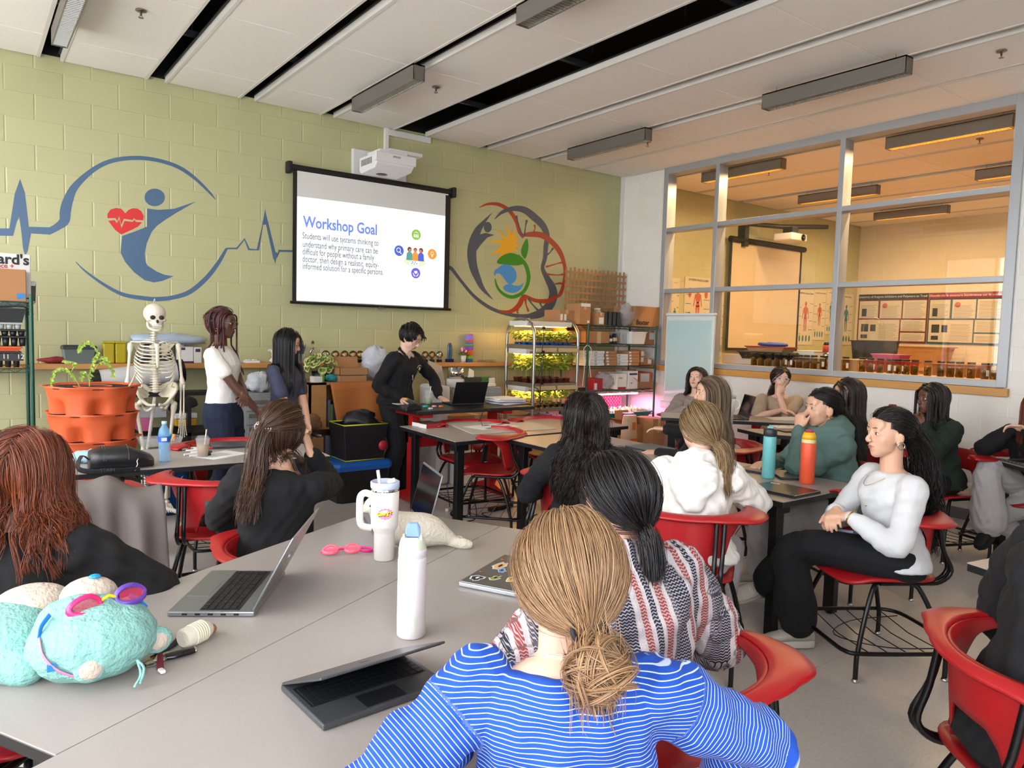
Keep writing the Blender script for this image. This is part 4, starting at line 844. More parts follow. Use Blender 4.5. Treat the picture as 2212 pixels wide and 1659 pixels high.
    base=[(-.2,.10,.08,0),(-.14,.150,.105,-.005),(0,.165,.115,-.01),(.2,.148,.10,-.005),(.42,.122,.086,0),(.6,.138,.096,.008),(.76,.15,.108,.012),(.88,.155,.10,.0),(.955,.135,.078,-.006),(1.01,.085,.062,-.008),(1.06,.05,.05,-.004)]
    torso(g,base)
    chain(g,[nb-Un*.06*s,nb+Un*.02*s,hc+Rh@np.array([0,-.022,-.06])*s],[.055*s,.050*s,.049*s],16)
    head_geo(g,hc,Rh,s)
    for q in 'LR':
        a,e,w,h=A[q];chain(g,[a,a+(e-a)*.4,e,e+(w-e)*.35,w],[.050*s,.044*s,.036*s,.037*s,.0245*s])
        hand(g,w,h[2] if len(h)>2 else w-e,h[3] if len(h)>3 else (0,0,-1),(1 if q=='R' else -1)*(h[5] if len(h)>5 else -1),h[4] if len(h)>4 else .5,.97*s)
        a,k,c,f=Lg[q];chain(g,[a,a+(k-a)*.5,k,k+(c-k)*.35,c],[.082*s,.068*s,.052*s,.050*s,.032*s])
    V,F,Nn=remesh(g,vox,2,.5);V=facesmooth(V,F,hc,Rh,s);meshnp('body',V,F,True,[SK[skin]],t)
    # ---- clothes
    def tg(prof,e,sl,arme,vx,amp,fsc,mt,name,cuff=.0,hem=None,attr=False,collar=None,loose=1.):
        g=G();torso(g,prof,e)
        for q in 'LR':
            a,el,w,h=A[q];r=arme
            if sl>=.99: chain(g,[a-(Xn if q=='R' else -Xn)*.012,a+(el-a)*.45,el,el+(w-el)*.5,el+(w-el)*.93],[(.058+r)*s,(.049+r)*s,(.043+r)*s,(.041+r*.9)*s,(.030+r*.7+cuff)*s])
            elif sl>.5: chain(g,[a,a+(el-a)*.5,el,el+(w-el)*(sl-.5)*2],[(.058+r)*s,(.049+r)*s,(.043+r)*s,(.041+r)*s])
            else: chain(g,[a,a+(el-a)*sl,a+(el-a)*sl*2],[(.058+r)*s,(.055+r*1.2)*s,(.050+r*1.8)*s])
        if collar: collar(g)
        V,F,Nn=remesh(g,vx,4,.5);V=folds(V,Nn,amp,fsc,hash(key)%999 if False else len(label));at_=None
        if attr:
            # distance along the nearest sleeve, else height up the torso: drives knitted stripes
            s1=(V-pel)@nrm(nb-pel);sx=V@Xn;best=np.full(len(V),9.);s2=np.zeros(len(V))
            for q in 'LR':
                a,el,w,h=A[q]
                for p0,p1,o0 in ((a,el,0.),(el,w,.275)):
                    d=p1-p0;tt=np.clip(((V-p0)@d)/(d@d),0,1);ds=np.linalg.norm(V-(p0+tt[:,None]*d),axis=1);m=ds<best;best[m]=ds[m];s2[m]=(o0+tt*np.linalg.norm(d))[m]
            onarm=np.clip((.075-best)/.02,0,1);isarm=(best<.078)&(s2>.045);st=np.where(isarm,s2+.5,s1)
            at_={'stripe':st,'across':sx}
        return meshnp(name,V,F,True,[mt],t,attrs=at_)
    def shirt_prof(hem=-.1,nw=.07,nk=1.03,slim=0.,blouse=0.,tk=0.): return [(hem,.196-slim+blouse-tk,.138-slim+blouse-tk,-.007),(hem+.1,.192-slim+blouse-tk,.136-slim+blouse-tk,-.008),(.2,.158-slim+blouse,.112-slim+blouse,0),(.42,.134-slim+blouse*1.1,.098-slim+blouse,.003),(.6,.146+blouse*.6,.106+blouse*.6,.01),(.76,.157,.12,.014),(.88,.162,.106,.002),(.955,.143,.084,-.004),(1.0,.10,.068,-.006),(nk,nw,.058,-.004)]
    if top:
        T_=dict(e=.006,sl=1.,arme=.006,vx=.008,amp=.004,fsc=22,mat=None,hem=-.1,nk=1.03,nw=.062,attr=False,cuff=0.,slim=0.,blouse=0.,name='shirt',tuck=0.);T_.update(top)
        def col(g):
            if T_.get('hood'):
                X,Y,U=Xn,Yn,Un;k=T_['hood'];c=nb+U*.015
                R=[];
                P=[c+X*math.cos(a)*.078+Y*(math.sin(a)*.07+.0)+U*(.012-.03*math.sin(a)) for a in np.arange(16)*PI/8]
                g.tube(P,.026,8,closed=True)
                h0=nb-Y*.085+U*.0;R=[]
                for tt,a,b in ((-.03,.05,.02),(.0,.10,.035),(.05,.115,.045),(.10,.10,.045),(.15,.065,.035),(.19,.03,.02)):
                    cc_=h0-U*tt*k*1.1-Y*(.03*math.sin(min(1,tt/.1)*PI/2));th=np.arange(16)*PI/8;R.append(cc_+a*k*np.cos(th)[:,None]*X+b*np.sin(th)[:,None]*Y)
                g.rings(R)
            if T_.get('collar'):
                h=T_['collar'];P0=[nb+Xn*math.cos(a)*.066+Yn*(math.sin(a)*.06-.002)+Un*(.004-.012*math.sin(a)) for a in np.arange(20)*PI/10]
                g.tube(P0,.010+h*.2,8,closed=True)
                if h>.5: g.tube([p+Un*.025 for p in P0],.012,8,closed=True)
        tg(shirt_prof(T_['hem'],T_['nw'],T_['nk'],T_['slim'],T_['blouse'],T_['tuck']),T_['e'],T_['sl'],T_['arme'],T_['vx'],T_['amp'],T_['fsc'],T_['mat'],T_['name'],T_['cuff'],collar=col,attr=T_['attr'])
    if bot:
        B_=dict(e=.008,flare=.0,r=.012,mat=None,vx=.009,amp=.005,fsc=16,len=.93,name='trousers',hi=.12);B_.update(bot);g=G()
        torso(g,[(-.235,.11,.09,0),(-.17,.160,.114,-.006),(0,.168,.118,-.01),(B_['hi'],.160,.110,-.006),(B_['hi']+.04,.155,.106,-.005)],B_['e'])
        for q in 'LR':
            a,k,c,f=Lg[q];r=B_['r'];end=k+(c-k)*B_['len']
            chain(g,[a,a+(k-a)*.5,k,k+(end-k)*.4,k+(end-k)*.8,end],[(.086+r)*s,(.074+r)*s,(.060+r)*s,(.056+r+B_['flare']*.4)*s,(.046+r+B_['flare']*.9)*s,(.040+r+B_['flare'])*s])
        V,F,Nn=remesh(g,B_['vx'],4,.5);V=folds(V,Nn,B_['amp'],B_['fsc'],len(label)+3);meshnp(B_['name'],V,F,True,[B_['mat']],t)
    if shoe:
        for q in 'LR':
            a,k,c,f=Lg[q];fd=nrm(f[2] if len(f)>2 else (0,1,0));sd=nrm(np.cross(fd,(c-k)*-1.));u=np.cross(sd,fd) if len(f)<4 else nrm(f[3]);sd=nrm(np.cross(fd,u));bs=c-u*.07
            def rg(prof):
                R=[]
                for y,w_,z0,z1 in prof:
                    th=np.arange(14)*2*PI/14;R.append(bs+fd*y+w_*np.cos(th)[:,None]*sd+((z0+z1)/2+(z1-z0)/2*np.sin(th))[:,None]*u)
                return R
            g=G();g.rings(rg([(-.075,.018,.015,.06),(-.065,.030,.012,.085),(-.03,.035,.012,.105),(.01,.037,.012,.10),(.05,.04,.012,.078),(.1,.045,.012,.062),(.14,.044,.012,.052),(.17,.036,.012,.04),(.185,.018,.014,.03)]));sh_=g.obj('shoe',shoe[0],t)
            g=G();R=[]
            for z in (-.012,.0,.016,.022):
                o_=[(-.078,.0),(-.07,.028),(-.03,.036),(.03,.035),(.09,.046),(.14,.046),(.175,.034),(.192,.0)];o_=o_+[(y,-w_) for y,w_ in o_[-2:0:-1]];k_=.96 if z in(-.012,.022) else 1.
                R.append(np.array([bs+fd*(y*k_+.0)+sd*w_*k_+u*z for y,w_ in o_]))
            g.rings(R);g.obj('sole',shoe[1],sh_)
            if len(shoe)>2:
                g=G()
                for y in (.03,.05,.07,.09): g.tube([bs+fd*y+sd*.02+u*(.115-y*.6),bs+fd*(y+.008)+u*(.122-y*.6),bs+fd*y-sd*.02+u*(.115-y*.6)],.003,5)
                g.obj('laces',shoe[2],sh_)
    # ---- face
    if eyes:
        Cc=np.array(hc);irm=iris or M_iris
        def W_(p): return Cc+Rh@(np.array(p)*s)
        for q in (-1,1):
            g=G();g.ell(W_((q*.031,.0735,.012)),(.0128*s,.0125*s,.0078*s),Rh,14,9);g.ell(W_((q*.031,.0835,.0115)),(.0056*s,.0032*s,.0056*s),Rh,12,7,m=1);g.ell(W_((q*.031,.0858,.0115)),(.0026*s,.0016*s,.0026*s),Rh,8,5,m=2);g.obj('eye',[M_eyew,irm,M_black],t)
            g=G();g.tube([W_((q*(.031+.0128*math.cos(a)),.0862-.007*abs(math.cos(a)),.0115+.0076*math.sin(a))) for a in np.linspace(.1,PI-.1,7)],[.0006,.001,.0013,.0013,.0013,.001,.0006],5)
            g.obj('eyelashes',M_iris,t)
            g=G();g.tube([W_((q*.013,.0895,.0355)),W_((q*.028,.0868,.0395)),W_((q*.045,.0735,.0350))],[.0018,.0026,.001],6,flat=.7);g.obj('eyebrow',MATS.get('brow'+(hr or {}).get('brow','dk')) or mat('browdk','1E1410',.7),t)
        g=G();g.tube([W_((-.022,.082,-.0515)),W_((-.008,.0935,-.0475)),W_((0,.094,-.0490)),W_((.008,.0935,-.0475)),W_((.022,.082,-.0515))],[.001,.0038,.0034,.0038,.001],8)
        g.tube([W_((-.020,.082,-.0535)),W_((0,.0935,-.0575)),W_((.020,.082,-.0535))],[.001,.0048,.001],8);g.obj('lips',M_lip[skin],t)
    if extra: extra(dict(t=t,hc=np.array(hc),Rh=Rh,nb=nb,X=Xn,Y=Yn,U=Un,A=A,L=Lg,pel=pel,sh=sh,s=s,sat=sat))
    if hr:
        bE=[(sat(.62)-Yn*.0,np.stack([Xn,Yn,Un],1),np.array([.178,.135,.27])*s),(nb-Un*.05,np.stack([Xn,Yn,Un],1),np.array([.20,.10,.06])*s),(nb+Un*.05,np.eye(3),np.array([.055,.055,.08])*s)]
        for q in 'LR':
            a_,e_,w_,_h=A[q];u_=nrm(e_-a_);x_,y_=frame(u_);bE.append(((a_+e_)/2,np.stack([x_,y_,u_],1),np.array([.062,.062,.21])*s))
        if 'bE' in hr: bE=[(c_,R__,r_*hr['bE']) for c_,R__,r_ in bE]
        hair(t,hc,Rh,hr,bE,hr.get('seed',len(label)))
    return t
PLOG=[]
def glasses(d,col,mw=.021,mh=.016,r=.0014,lens=True,y=.098,z=.010):
    Cc,Rh,s=d['hc'],d['Rh'],d['s']
    def W_(p): return Cc+Rh@(np.array(p)*s)
    g=G()
    for q in (-1,1):
        g.tube([W_((q*.032+mw*1.05*np.sign(math.cos(a))*abs(math.cos(a))**.75,y-.004*abs(math.cos(a)),z+mh*np.sign(math.sin(a))*abs(math.sin(a))**.8)) for a in np.arange(20)*PI/10],r,6,closed=True)
        g.tube([W_((q*.054,y-.004,z+.006)),W_((q*.076,y-.03,z+.006)),W_((q*.081,.0,z+.004)),W_((q*.08,-.02,z-.006))],r,6)
    g.tube([W_((-.011,y,z+.004)),W_((0,y+.003,z+.007)),W_((.011,y,z+.004))],r,6);o=g.obj('glasses',col,d['t'])
    if lens:
        for q in (-1,1):
            g=G();n=20;g.poly([W_((q*.032+mw*np.sign(math.cos(a))*abs(math.cos(a))**.75,y-.004*abs(math.cos(a)),z+mh*.95*np.sign(math.sin(a))*abs(math.sin(a))**.8)) for a in np.arange(n)*2*PI/n]);g.obj('lens',MATS['lens glass'],o)
glassmat('lens glass',(.98,.98,.98),1.4,.8)
def hoop(d,q,r=.011,m=None,th=.0018,z=-.042,yy=-.006):
    g=G();c=d['hc']+d['Rh']@np.array([q*.081,yy-.004,z]);g.tube([c+d['Rh']@np.array([0,r*math.cos(a),r*math.sin(a)]) for a in np.arange(14)*PI/7],th,6,closed=True);g.obj('earring',m,d['t'])
M_gold=mat('gold','C9963F',.25,1.)
# ================================================================ BACK WALL CLUTTER
M_card=mat('cardboard','A9794E',.8,bump=(60,.2,.001),var=.08,vs_=6);M_card2=mat('cardboard dark','8A6038',.8,var=.08,vs_=6);M_tape=mat('packing tape','C2A273',.3);M_labw=mat('white label','D9D7D2',.6);M_ink=mat('print ink','1C1C20',.6);M_lblue=mat('print blue','2F78B8',.5)
M_greenw=mat('green epoxy wire','1E4A3C',.4,.4);M_bpl=mat('black plastic','141518',.45);M_yl=mat('yellow plastic','C9B40A',.3,trans=.25);M_terr=mat('terracotta plastic','C4552A',.5,bump=(30,.1,.002),var=.05);M_soil=mat('potting soil','15100C',1.,bump=(90,1.,.01))
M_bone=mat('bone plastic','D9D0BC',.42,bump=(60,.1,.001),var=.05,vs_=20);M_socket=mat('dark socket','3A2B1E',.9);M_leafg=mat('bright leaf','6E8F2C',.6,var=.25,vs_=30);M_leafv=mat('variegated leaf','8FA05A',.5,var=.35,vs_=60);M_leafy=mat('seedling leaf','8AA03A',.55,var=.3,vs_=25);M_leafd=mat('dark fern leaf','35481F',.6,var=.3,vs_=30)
M_stem=mat('stem','7E8A3C',.6);M_bag=mat('clear crinkled bag','C9CCD0',.25,alpha=.45,bump=(40,.8,.01));M_bagw=mat('white plastic bag','B9BCC2',.35,bump=(30,.9,.01));M_kraft=mat('kraft paper','B0672E',.8,bump=(8,.3,.01),var=.06,vs_=3)
M_gcab=mat('grey cabinet','8F9293',.5,.1);M_silver=mat('silver metal','B5B4B0',.25,.9);M_pink=mat('pink plastic','B4567E',.5);M_greyp2=mat('pale grey plastic','9DA3A2',.5);M_bluep=mat('blue plastic','1558A8',.4);M_redd=mat('red card','A51F2C',.5);M_purp=mat('purple print','4A2456',.5);M_foil=mat('paper white','E2E2E0',.6)
def carton(label,u0,u1,v0,v1,y,dep,z0=None,m=None,name='cardboard_box',cat='box',lab=None,text=None,open_=False,tape=True,group=None,tm=None,z1=None):
    x0,x1,ya,yb,za,zb=PBx(u0,u1,v0,v1,y,dep,z0,z1);t=thing(name,label,cat,((x0+x1)/2,(ya+yb)/2,za),0,group);m=m or M_card;w,d,h=x1-x0,yb-ya,zb-za
    if open_:
        k=.004;g=G();g.bb(-w/2,w/2,-d/2,-d/2+k,0,h).bb(-w/2,w/2,d/2-k,d/2,0,h).bb(-w/2,-w/2+k,-d/2,d/2,0,h).bb(w/2-k,w/2,-d/2,d/2,0,h).bb(-w/2,w/2,-d/2,d/2,0,k);g.obj('carton',m,t)
        f=G();f.poly([(-w/2,d/2,h),(w/2,d/2,h),(w/2*.95,d/2+.02,h+d*.45),(-w/2*.95,d/2+.02,h+d*.45)],(0,-.004,0));f.obj('flap',m,t);f=G();f.poly([(-w/2,-d/2,h),(-w/2,d/2,h),(-w/2-d*.3,d/2,h+d*.18),(-w/2-d*.3,-d/2,h+d*.18)],(0,0,.004));f.obj('flap',m,t)
    else:
        G().bb(-w/2,w/2,-d/2,d/2,0,h).obj('carton',m,t,min(.004,h*.1),seg=1)
        if tape: G().bb(-w*.04-.01,w*.04+.01,-d/2-.001,d/2,h*.72,h+.001).obj('tape',M_tape,t)
    if lab:
        for (a,b,c,e) in lab: G().bb(-w/2+a*w,-w/2+b*w,-d/2-.0025,-d/2-.0005,h*c,h*e).obj('label',tm or M_labw,t)
    if text:
        g=G()
        for s,a,b,sz in text: g.text(s,(-w/2+a*w,-d/2-.003,h*b),(1,0,0),(0,0,1),sz,0,bold=sz*.02)
        g.obj('printing',M_ink,t)
    return t
# ---- wire shelving units
def wire_shelf(label,x0,x1,y0,y1,zs,zt):
    t=thing('wire_shelving_unit',label,'shelf',((x0+x1)/2,(y0+y1)/2,0));cx,cy=(x0+x1)/2,(y0+y1)/2;a,b=(x1-x0)/2,(y1-y0)/2
    for sx in (-1,1):
        for sy in (-1,1):
            g=G();g.cyl((sx*a,sy*b,0),(sx*a,sy*b,zt),.013,n=12)
            for k in range(int(zt/.05)): g.cyl((sx*a,sy*b,k*.05),(sx*a,sy*b,k*.05+.003),.0139,n=12)
            g.obj('post',M_greenw,t)
    for z in zs:
        g=G()
        for sy in (-1,1):
            for dz in (0,-.028): g.tube([(-a,sy*b,z+dz),(a,sy*b,z+dz)],.0035,6)
            n=int(2*a/.05);g.tube([(-a+i*2*a/n,sy*b,z-(.0 if i%2 else .028)) for i in range(n+1)],.0022,5)
        for sx in (-1,1):
            for dz in (0,-.028): g.tube([(sx*a,-b,z+dz),(sx*a,b,z+dz)],.0035,6)
        for i in range(int(2*a/.028)): g.tube([(-a+i*.028,-b,z+.002),(-a+i*.028,b,z+.002)],.0016,4)
        g.obj('wire_deck',M_greenw,t)
    return t
SY=6.30
def shz(v,u=1345): return Py(u,v,SY)[2]
zsh=[shz(705),shz(744),shz(791),shz(843),shz(893)]
wire_shelf('green wire shelving unit crowded with cardboard boxes in the corner',5.80,6.95,SY,6.76,zsh+[.18],zsh[0]+.02)
z=zsh[0]+.006
carton('short brown box with white labels at the left end on the top wire shelf',1209,1241,665,695,6.45,.28,z,lab=[(.05,.2,.25,.7),(.3,.45,.25,.7)],z1=z+.16)
carton('dark red printed box tucked behind the short brown box on the top wire shelf',1240,1252,668,695,6.55,.18,z,m=M_redd,tape=False,z1=z+.15)
carton('tall brown box with a white label flopped over its top, top wire shelf',1252,1276,657,695,6.36,.24,z,lab=[(.1,.95,.86,1.02),(.7,.9,.08,.2)],z1=z+.24)
t=thing('plastic_jar','clear plastic jar between boxes on the top wire shelf','jar',(6.07,6.45,z));G().lathe([(0,0),(.055,0),(.06,.02),(.06,.13),(.045,.16),(.035,.18),(.0,.18)],n=20).obj('body',M_bag,t);G().lathe([(0,.18),(.037,.18),(.037,.2),(0,.2)],n=16).obj('lid',M_labw,t)
carton('small brown box with a barcode label beside the jar on the top wire shelf',1291,1306,672,697,6.34,.2,z,lab=[(.2,.85,.1,.6)],z1=z+.15)
for k in range(4):
    p=Py(1309+k*9.5,684,6.36);t=tag(G().bb(-.024,.024,-.09,.09,0,.155).bb(-.02,.02,-.092,.092,.155,.165).obj('grey_cartridge',mat('slate plastic','2F3338',.45),None,.005),'slate grey upright plastic cartridge on the top wire shelf','cartridge','grey cartridges on the top wire shelf');t.location=(p[0],6.45,z)
def crumple(name,label,cat,c,r,m,seed,par=None,it=2):
    rg=np.random.default_rng(seed);g=G();g.ell((0,0,r[2]),r,None,20,12);V=np.concatenate(g.v);n=V/ (np.linalg.norm(V,axis=1,keepdims=True)+1e-9)
    f=sum(np.sin(V@(rg.normal(size=3)*q)*(1/max(r))*1.+rg.uniform(0,6)) for q in (3,5,8,12,17))/5;V=V+(V-np.array([0,0,r[2]]))*(f*.38)[:,None];V[:,2]=np.maximum(V[:,2],0);g.v=[V]
    o=g.obj(name,m,par,loc=c)
    if par is None: tag(o,label,cat)
    return o
crumple('plastic_bag','clear crinkled plastic bag in front of the largest box on the top wire shelf','bag',(6.56,6.45,z),(.13,.10,.13),M_bag,3)
carton('large brown box printed Baxter on the top wire shelf by the corner',1371,1427,663,700,6.36,.36,z,text=[('Baxter',.06,.10,.085)],z1=z+.25,tape=False)
z=zsh[1]+.006
carton('open brown box lit orange on the second wire shelf behind the cart',1225,1262,713,741,6.45,.25,z,open_=True,z1=z+.14)
carton('open brown carton with its flap raised on the second wire shelf',1266,1317,716,741,6.36,.3,z,open_=True,z1=z+.14,lab=[(.45,.62,.0,1.)],tm=M_tape)
for k,(u,h,l) in enumerate(((1322,.10,'small dark bottle with a white label on the second wire shelf'),(1332,.12,'dark jar with a gold label on the second wire shelf'))):
    p=Py(u,735,6.36);t=thing('jar',l,'jar',(p[0],6.40,z));G().lathe([(0,0),(.03,0),(.032,.01),(.032,h*.75),(.024,h*.85),(.024,h),(0,h)],n=18).obj('body',M_bpl,t);G().lathe([(.0326,h*.25),(.0326,h*.6)],n=18,cap=False).obj('label',M_gold_ if k else M_labw,t) if False else G().lathe([(.0327,h*.25),(.0327,h*.6)],n=18,cap=False).obj('label',M_labw if k==0 else M_tape,t)
def tub(label,u0,u1,v0,v1,y,dep,z0,m,zz,rim=True,name='plastic_bin',taper=.88,cat='bin',lid=None,group=None):
    x0,x1,ya,yb,za,zb=PBx(u0,u1,v0,v1,y,dep,z0,zz);t=thing(name,label,cat,((x0+x1)/2,(ya+yb)/2,za),0,group);w,d,h=(x1-x0)/2,(yb-ya)/2,zb-za;k=taper
    def R(s,z): 
        c=min(w,d)*.18;a,b=w*s,d*s;return [(a,-b+c,z),(a,b-c,z),(a-c,b,z),(-a+c,b,z),(-a,b-c,z),(-a,-b+c,z),(-a+c,-b,z),(a-c,-b,z)]
    g=G();rs=[R(k,0),R(1,h)]
    if rim: rs+=[R(1.05,h),R(1.05,h-.015),R(1.01,h-.015)] if False else [R(1.05,h),R(1.05,h+.012),R(.97,h+.012)]
    rs+=[R(.95,h*.9),R(k*.94,.01)];g.rings([np.array(r) for r in rs],sm=False);g.obj('tub',m,t)
    if lid: g=G();g.rings([np.array(r) for r in (R(1.06,h),R(1.07,h+.02),R(1.02,h+.03),R(.9,h+.036))],sm=False);g.obj('lid',lid,t,.004,seg=1)
    return t
tub('clear bin with a blue stripe on the second wire shelf',1342,1366,717,741,6.40,.22,z,M_bag,z+.13)
tub('white plastic tub on the second wire shelf',1362,1399,716,741,6.34,.26,z,M_labw,z+.14)
carton('brown box with a white label at the right end of the second wire shelf',1394,1414,711,741,6.45,.22,z,lab=[(.4,.95,.35,.85)],z1=z+.17)
z=zsh[2]+.006
for k,(u0,u1,n,mm,gp) in enumerate(((1264,1284,5,0,'white boxed trays'),(1284,1306,5,0,'white boxed trays'),(1309,1333,5,1,'brown boxed trays'),(1334,1357,4,0,'white boxed trays'),(1359,1382,5,1,'brown boxed trays'))):
    for j in range(n):
        hh=.034;x0,x1=Py(u0,770,6.34)[0],Py(u1,770,6.34)[0];o=thing('flat_box',('flat white tray box' if not mm else 'flat brown carton')+(' column %s, layer %s from the bottom, third wire shelf'%(['one','two','three','four','five'][k],['one','two','three','four','five'][j])),'box',((x0+x1)/2+random.uniform(-.005,.005),6.45+random.uniform(-.01,.01),z+j*(hh+.001)),0,'flat boxes stacked on the third wire shelf')
        w=(x1-x0)/2-.002;G().bb(-w,w,-.11,.11,0,hh).obj('carton',M_card if mm else M_labw,o,.002,seg=1);G().bb(-w+.005,-w+.04,-.1112,-.11,.006,hh-.006).obj('label',M_labw if mm else M_greyp2,o)
carton('narrow upright brown box with two labels on the third wire shelf',1384,1392,745,786,6.40,.2,z,lab=[(.1,.8,.6,.9),(.1,.8,.2,.5)],z1=z+.19,tape=False)
carton('small brown box at the right end of the third wire shelf',1393,1409,771,786,6.38,.16,z,lab=[(.4,.85,.2,.8)],z1=z+.085);crumple('white_cloth','white folded paper towel above the small box, third wire shelf','paper',(6.86,6.46,z+.09),(.05,.05,.045),M_labw,8)
z=zsh[3]+.006
carton('white carton with a red band on the fourth wire shelf',1333,1354,806,843,6.36,.2,z,m=M_labw,tape=False,lab=[(.1,.9,.0,.15)],tm=M_redd,z1=z+.19,text=[('KLEEN',.15,.68,.022)])
carton('white carton with a navy stripe on the fourth wire shelf',1357,1378,798,843,6.36,.2,z,m=M_labw,tape=False,lab=[(.1,.9,.78,.88)],tm=mat('navy print','20305F',.5),z1=z+.22,text=[('1000',.2,.3,.02)])
carton('orange and white book box leaning at the right of the fourth wire shelf',1380,1408,798,824,6.42,.18,z+.02,m=mat('orange card','C4603A',.6),tape=False,lab=[(.12,.8,.1,.9)],z1=z+.2);carton('low open brown box at the right end of the fourth wire shelf',1380,1413,826,843,6.35,.3,z,open_=True,z1=z+.085)
carton('red gloves box with white window on the fourth wire shelf',1283,1302,815,843,6.34,.14,z,m=M_redd,tape=False,lab=[(.05,.35,.05,.6)],z1=z+.14);crumple('plastic_bag','clear bag of packaging on the fourth wire shelf','bag',(6.22,6.46,z),(.12,.09,.1),M_bag,5)
carton('slanted white folder box behind the packaging on the fourth wire shelf',1306,1332,800,843,6.55,.12,z,m=M_labw,tape=False,z1=z+.2)
# lattice panel
t=thing('wooden_lattice','woven wooden lattice panel standing on the top wire shelf','lattice',(6.6,6.98,1.6));M_lat=mat('lattice wood','A4764A',.6,var=.12,vs_=20)
p0,p1=Py(1217,640,6.98),Py(1369,640,6.98);xa,xb=p0[0],min(p1[0],7.05);zz0,zz1=1.70,2.36
for i in range(15): x=xa+.03+(xb-xa-.06)*i/14;G().bb(x-.012,x+.012,6.972,6.979,zz0,zz1+.015*random.random()).obj('vertical_slat',M_lat,t,W=True)
for j in range(8): zz=zz0+.03+(zz1-zz0-.08)*j/7;G().bb(xa,xb,6.962,6.970,zz-.013,zz+.013).obj('cross_slat',M_lat,t,W=True)
# ---- grow cart
t=thing('plant_cart','tubular steel trolley with grow lights and trays of seedlings','cart',(5.28,6.5,0));cx0,cx1,cy0,cy1=4.97,5.60,6.25,6.75;zt=1.60
def czz(v,u=1205): return Py(u,v,cy0)[2]
for i,x in enumerate((cx0,cx1)):
    top=1.70;g=G();g.tube(sm([(x,cy0,.1),(x,cy0,.8),(x,cy0,1.45),(x,cy0+.03,1.6),(x,cy0+.12,top-.03),(x,(cy0+cy1)/2,top),(x,cy1-.12,top-.03),(x,cy1-.03,1.6),(x,cy1,1.45),(x,cy1,.8),(x,cy1,.1)],6),.017,10)
    g.obj('end_hoop',M_steel,t,W=True)
for x in (cx0,cx1):
    for y in (cy0,cy1):
        g=G();g.lathe([(0,-.012),(.05,-.012),(.05,.012),(0,.012)],(x,y,.05),16,axis=(1,0,0));g.obj('castor',M_rub,t,W=True)
M_alu=mat('aluminium tray','9C958A',.35,.8);M_lw=mat('lamp body white','CFCBC6',.5);M_led=mat('warm grow led','FFB54A',.5,emit=9.,ecol=(1,.50,.12));M_ledp=mat('pink grow led','FF7AB8',.5,emit=7.,ecol=(1,.32,.62))
lv=[czz(751),czz(832)-.0,.70,.32];lamps=[czz(706),czz(766),czz(846),.55]
M_blup=mat('blue cell pot','1E5BA5',.5)
for i,zz in enumerate(lv):
    G().bb(cx0,cx1,cy0,cy1,zz-.004,zz).bb(cx0-.01,cx1+.01,cy0-.012,cy0,zz-.02,zz+.025).bb(cx0-.01,cx1+.01,cy1,cy1+.012,zz-.02,zz+.025).bb(cx0-.012,cx0,cy0,cy1,zz-.02,zz+.025).bb(cx1,cx1+.012,cy0,cy1,zz-.02,zz+.025).obj('tray_shelf',M_alu,t,W=True)
for i,zz in enumerate(lamps):
    l=thing('grow_light','white strip grow light %s the plant cart, glowing warm below'%['at the top of','under the middle tray of','under the third tray of','near the bottom of'][i],'light',((cx0+cx1)/2,(cy0+cy1)/2,zz));w=(cx1-cx0)/2+.04
    G().bb(-w,w-.06,-.16,.16,0,.055).obj('housing',M_lw,l,.004);G().bb(-w+.04,w-.1,-.12,.12,-.006,-.001).obj('led_panel',M_led,l)
    G().bb(-w+.05,-w+.085,-.162,-.16,.012,.04).obj('rating_label',mat('label red','C05048',.5),l)
    area('grow_lamp_light',((cx0+cx1)/2,(cy0+cy1)/2,zz-.02),(0,0,0),w*1.7,.26,[7,6,7,5][i],(1,.48,.12))
def leafset(rng,c,n,R,Hh,ls,droop=.3):
    """n small leaves (pointed quads folded on a midrib) around stems"""
    V=[];F=[]
    for k in range(n):
        a=rng.uniform(0,2*PI);r=R*math.sqrt(rng.uniform(0,1));h=Hh*rng.uniform(.35,1.);p=np.array(c)+[r*math.cos(a),r*math.sin(a),h];d=nrm([math.cos(a)+rng.normal()*.6,math.sin(a)+rng.normal()*.6,rng.normal()*.3-droop]);u=nrm(np.cross(d,[0,0,1])+rng.normal(size=3)*.2);l=ls*rng.uniform(.6,1.3);w=l*.3;b=len(V)
        V+=[p,p+d*l*.45+u*w+[0,0,.15*w],p+d*l,p+d*l*.45-u*w+[0,0,.15*w],p+d*l*.5-np.array([0,0,.1*w])];F+=[(b,b+1,b+4),(b+1,b+2,b+4),(b+4,b+2,b+3),(b,b+4,b+3)]
    return V,F
def potplant(name,label,loc,R,Hh,n,ls,mleaf,pot=None,group=None,seed=0,stems=3,cat='plant'):
    rg=np.random.default_rng(seed);t=thing(name,label,cat,loc,0,group);ph=0
    if pot: pr_,ph,pm=pot;G().lathe([(0,0),(pr_*.75,0),(pr_,ph),(pr_*1.06,ph),(pr_*1.06,ph-.01),(pr_*.95,ph-.008),(0,ph-.012)],n=12).obj('pot',pm,t)
    g=G()
    for k in range(stems): a=rg.uniform(0,6.28);g.tube([(R*.15*math.cos(a),R*.15*math.sin(a),ph),(R*.3*math.cos(a),R*.3*math.sin(a),ph+Hh*.5),(R*.6*math.cos(a),R*.6*math.sin(a),ph+Hh*.9)],.0022,5)
    g.obj('stem',M_stem,t);V,F=leafset(rg,(0,0,ph),n,R,Hh,ls);q=G();q.add(V,F,0,False);q.obj('foliage',mleaf,t);return t
k=0
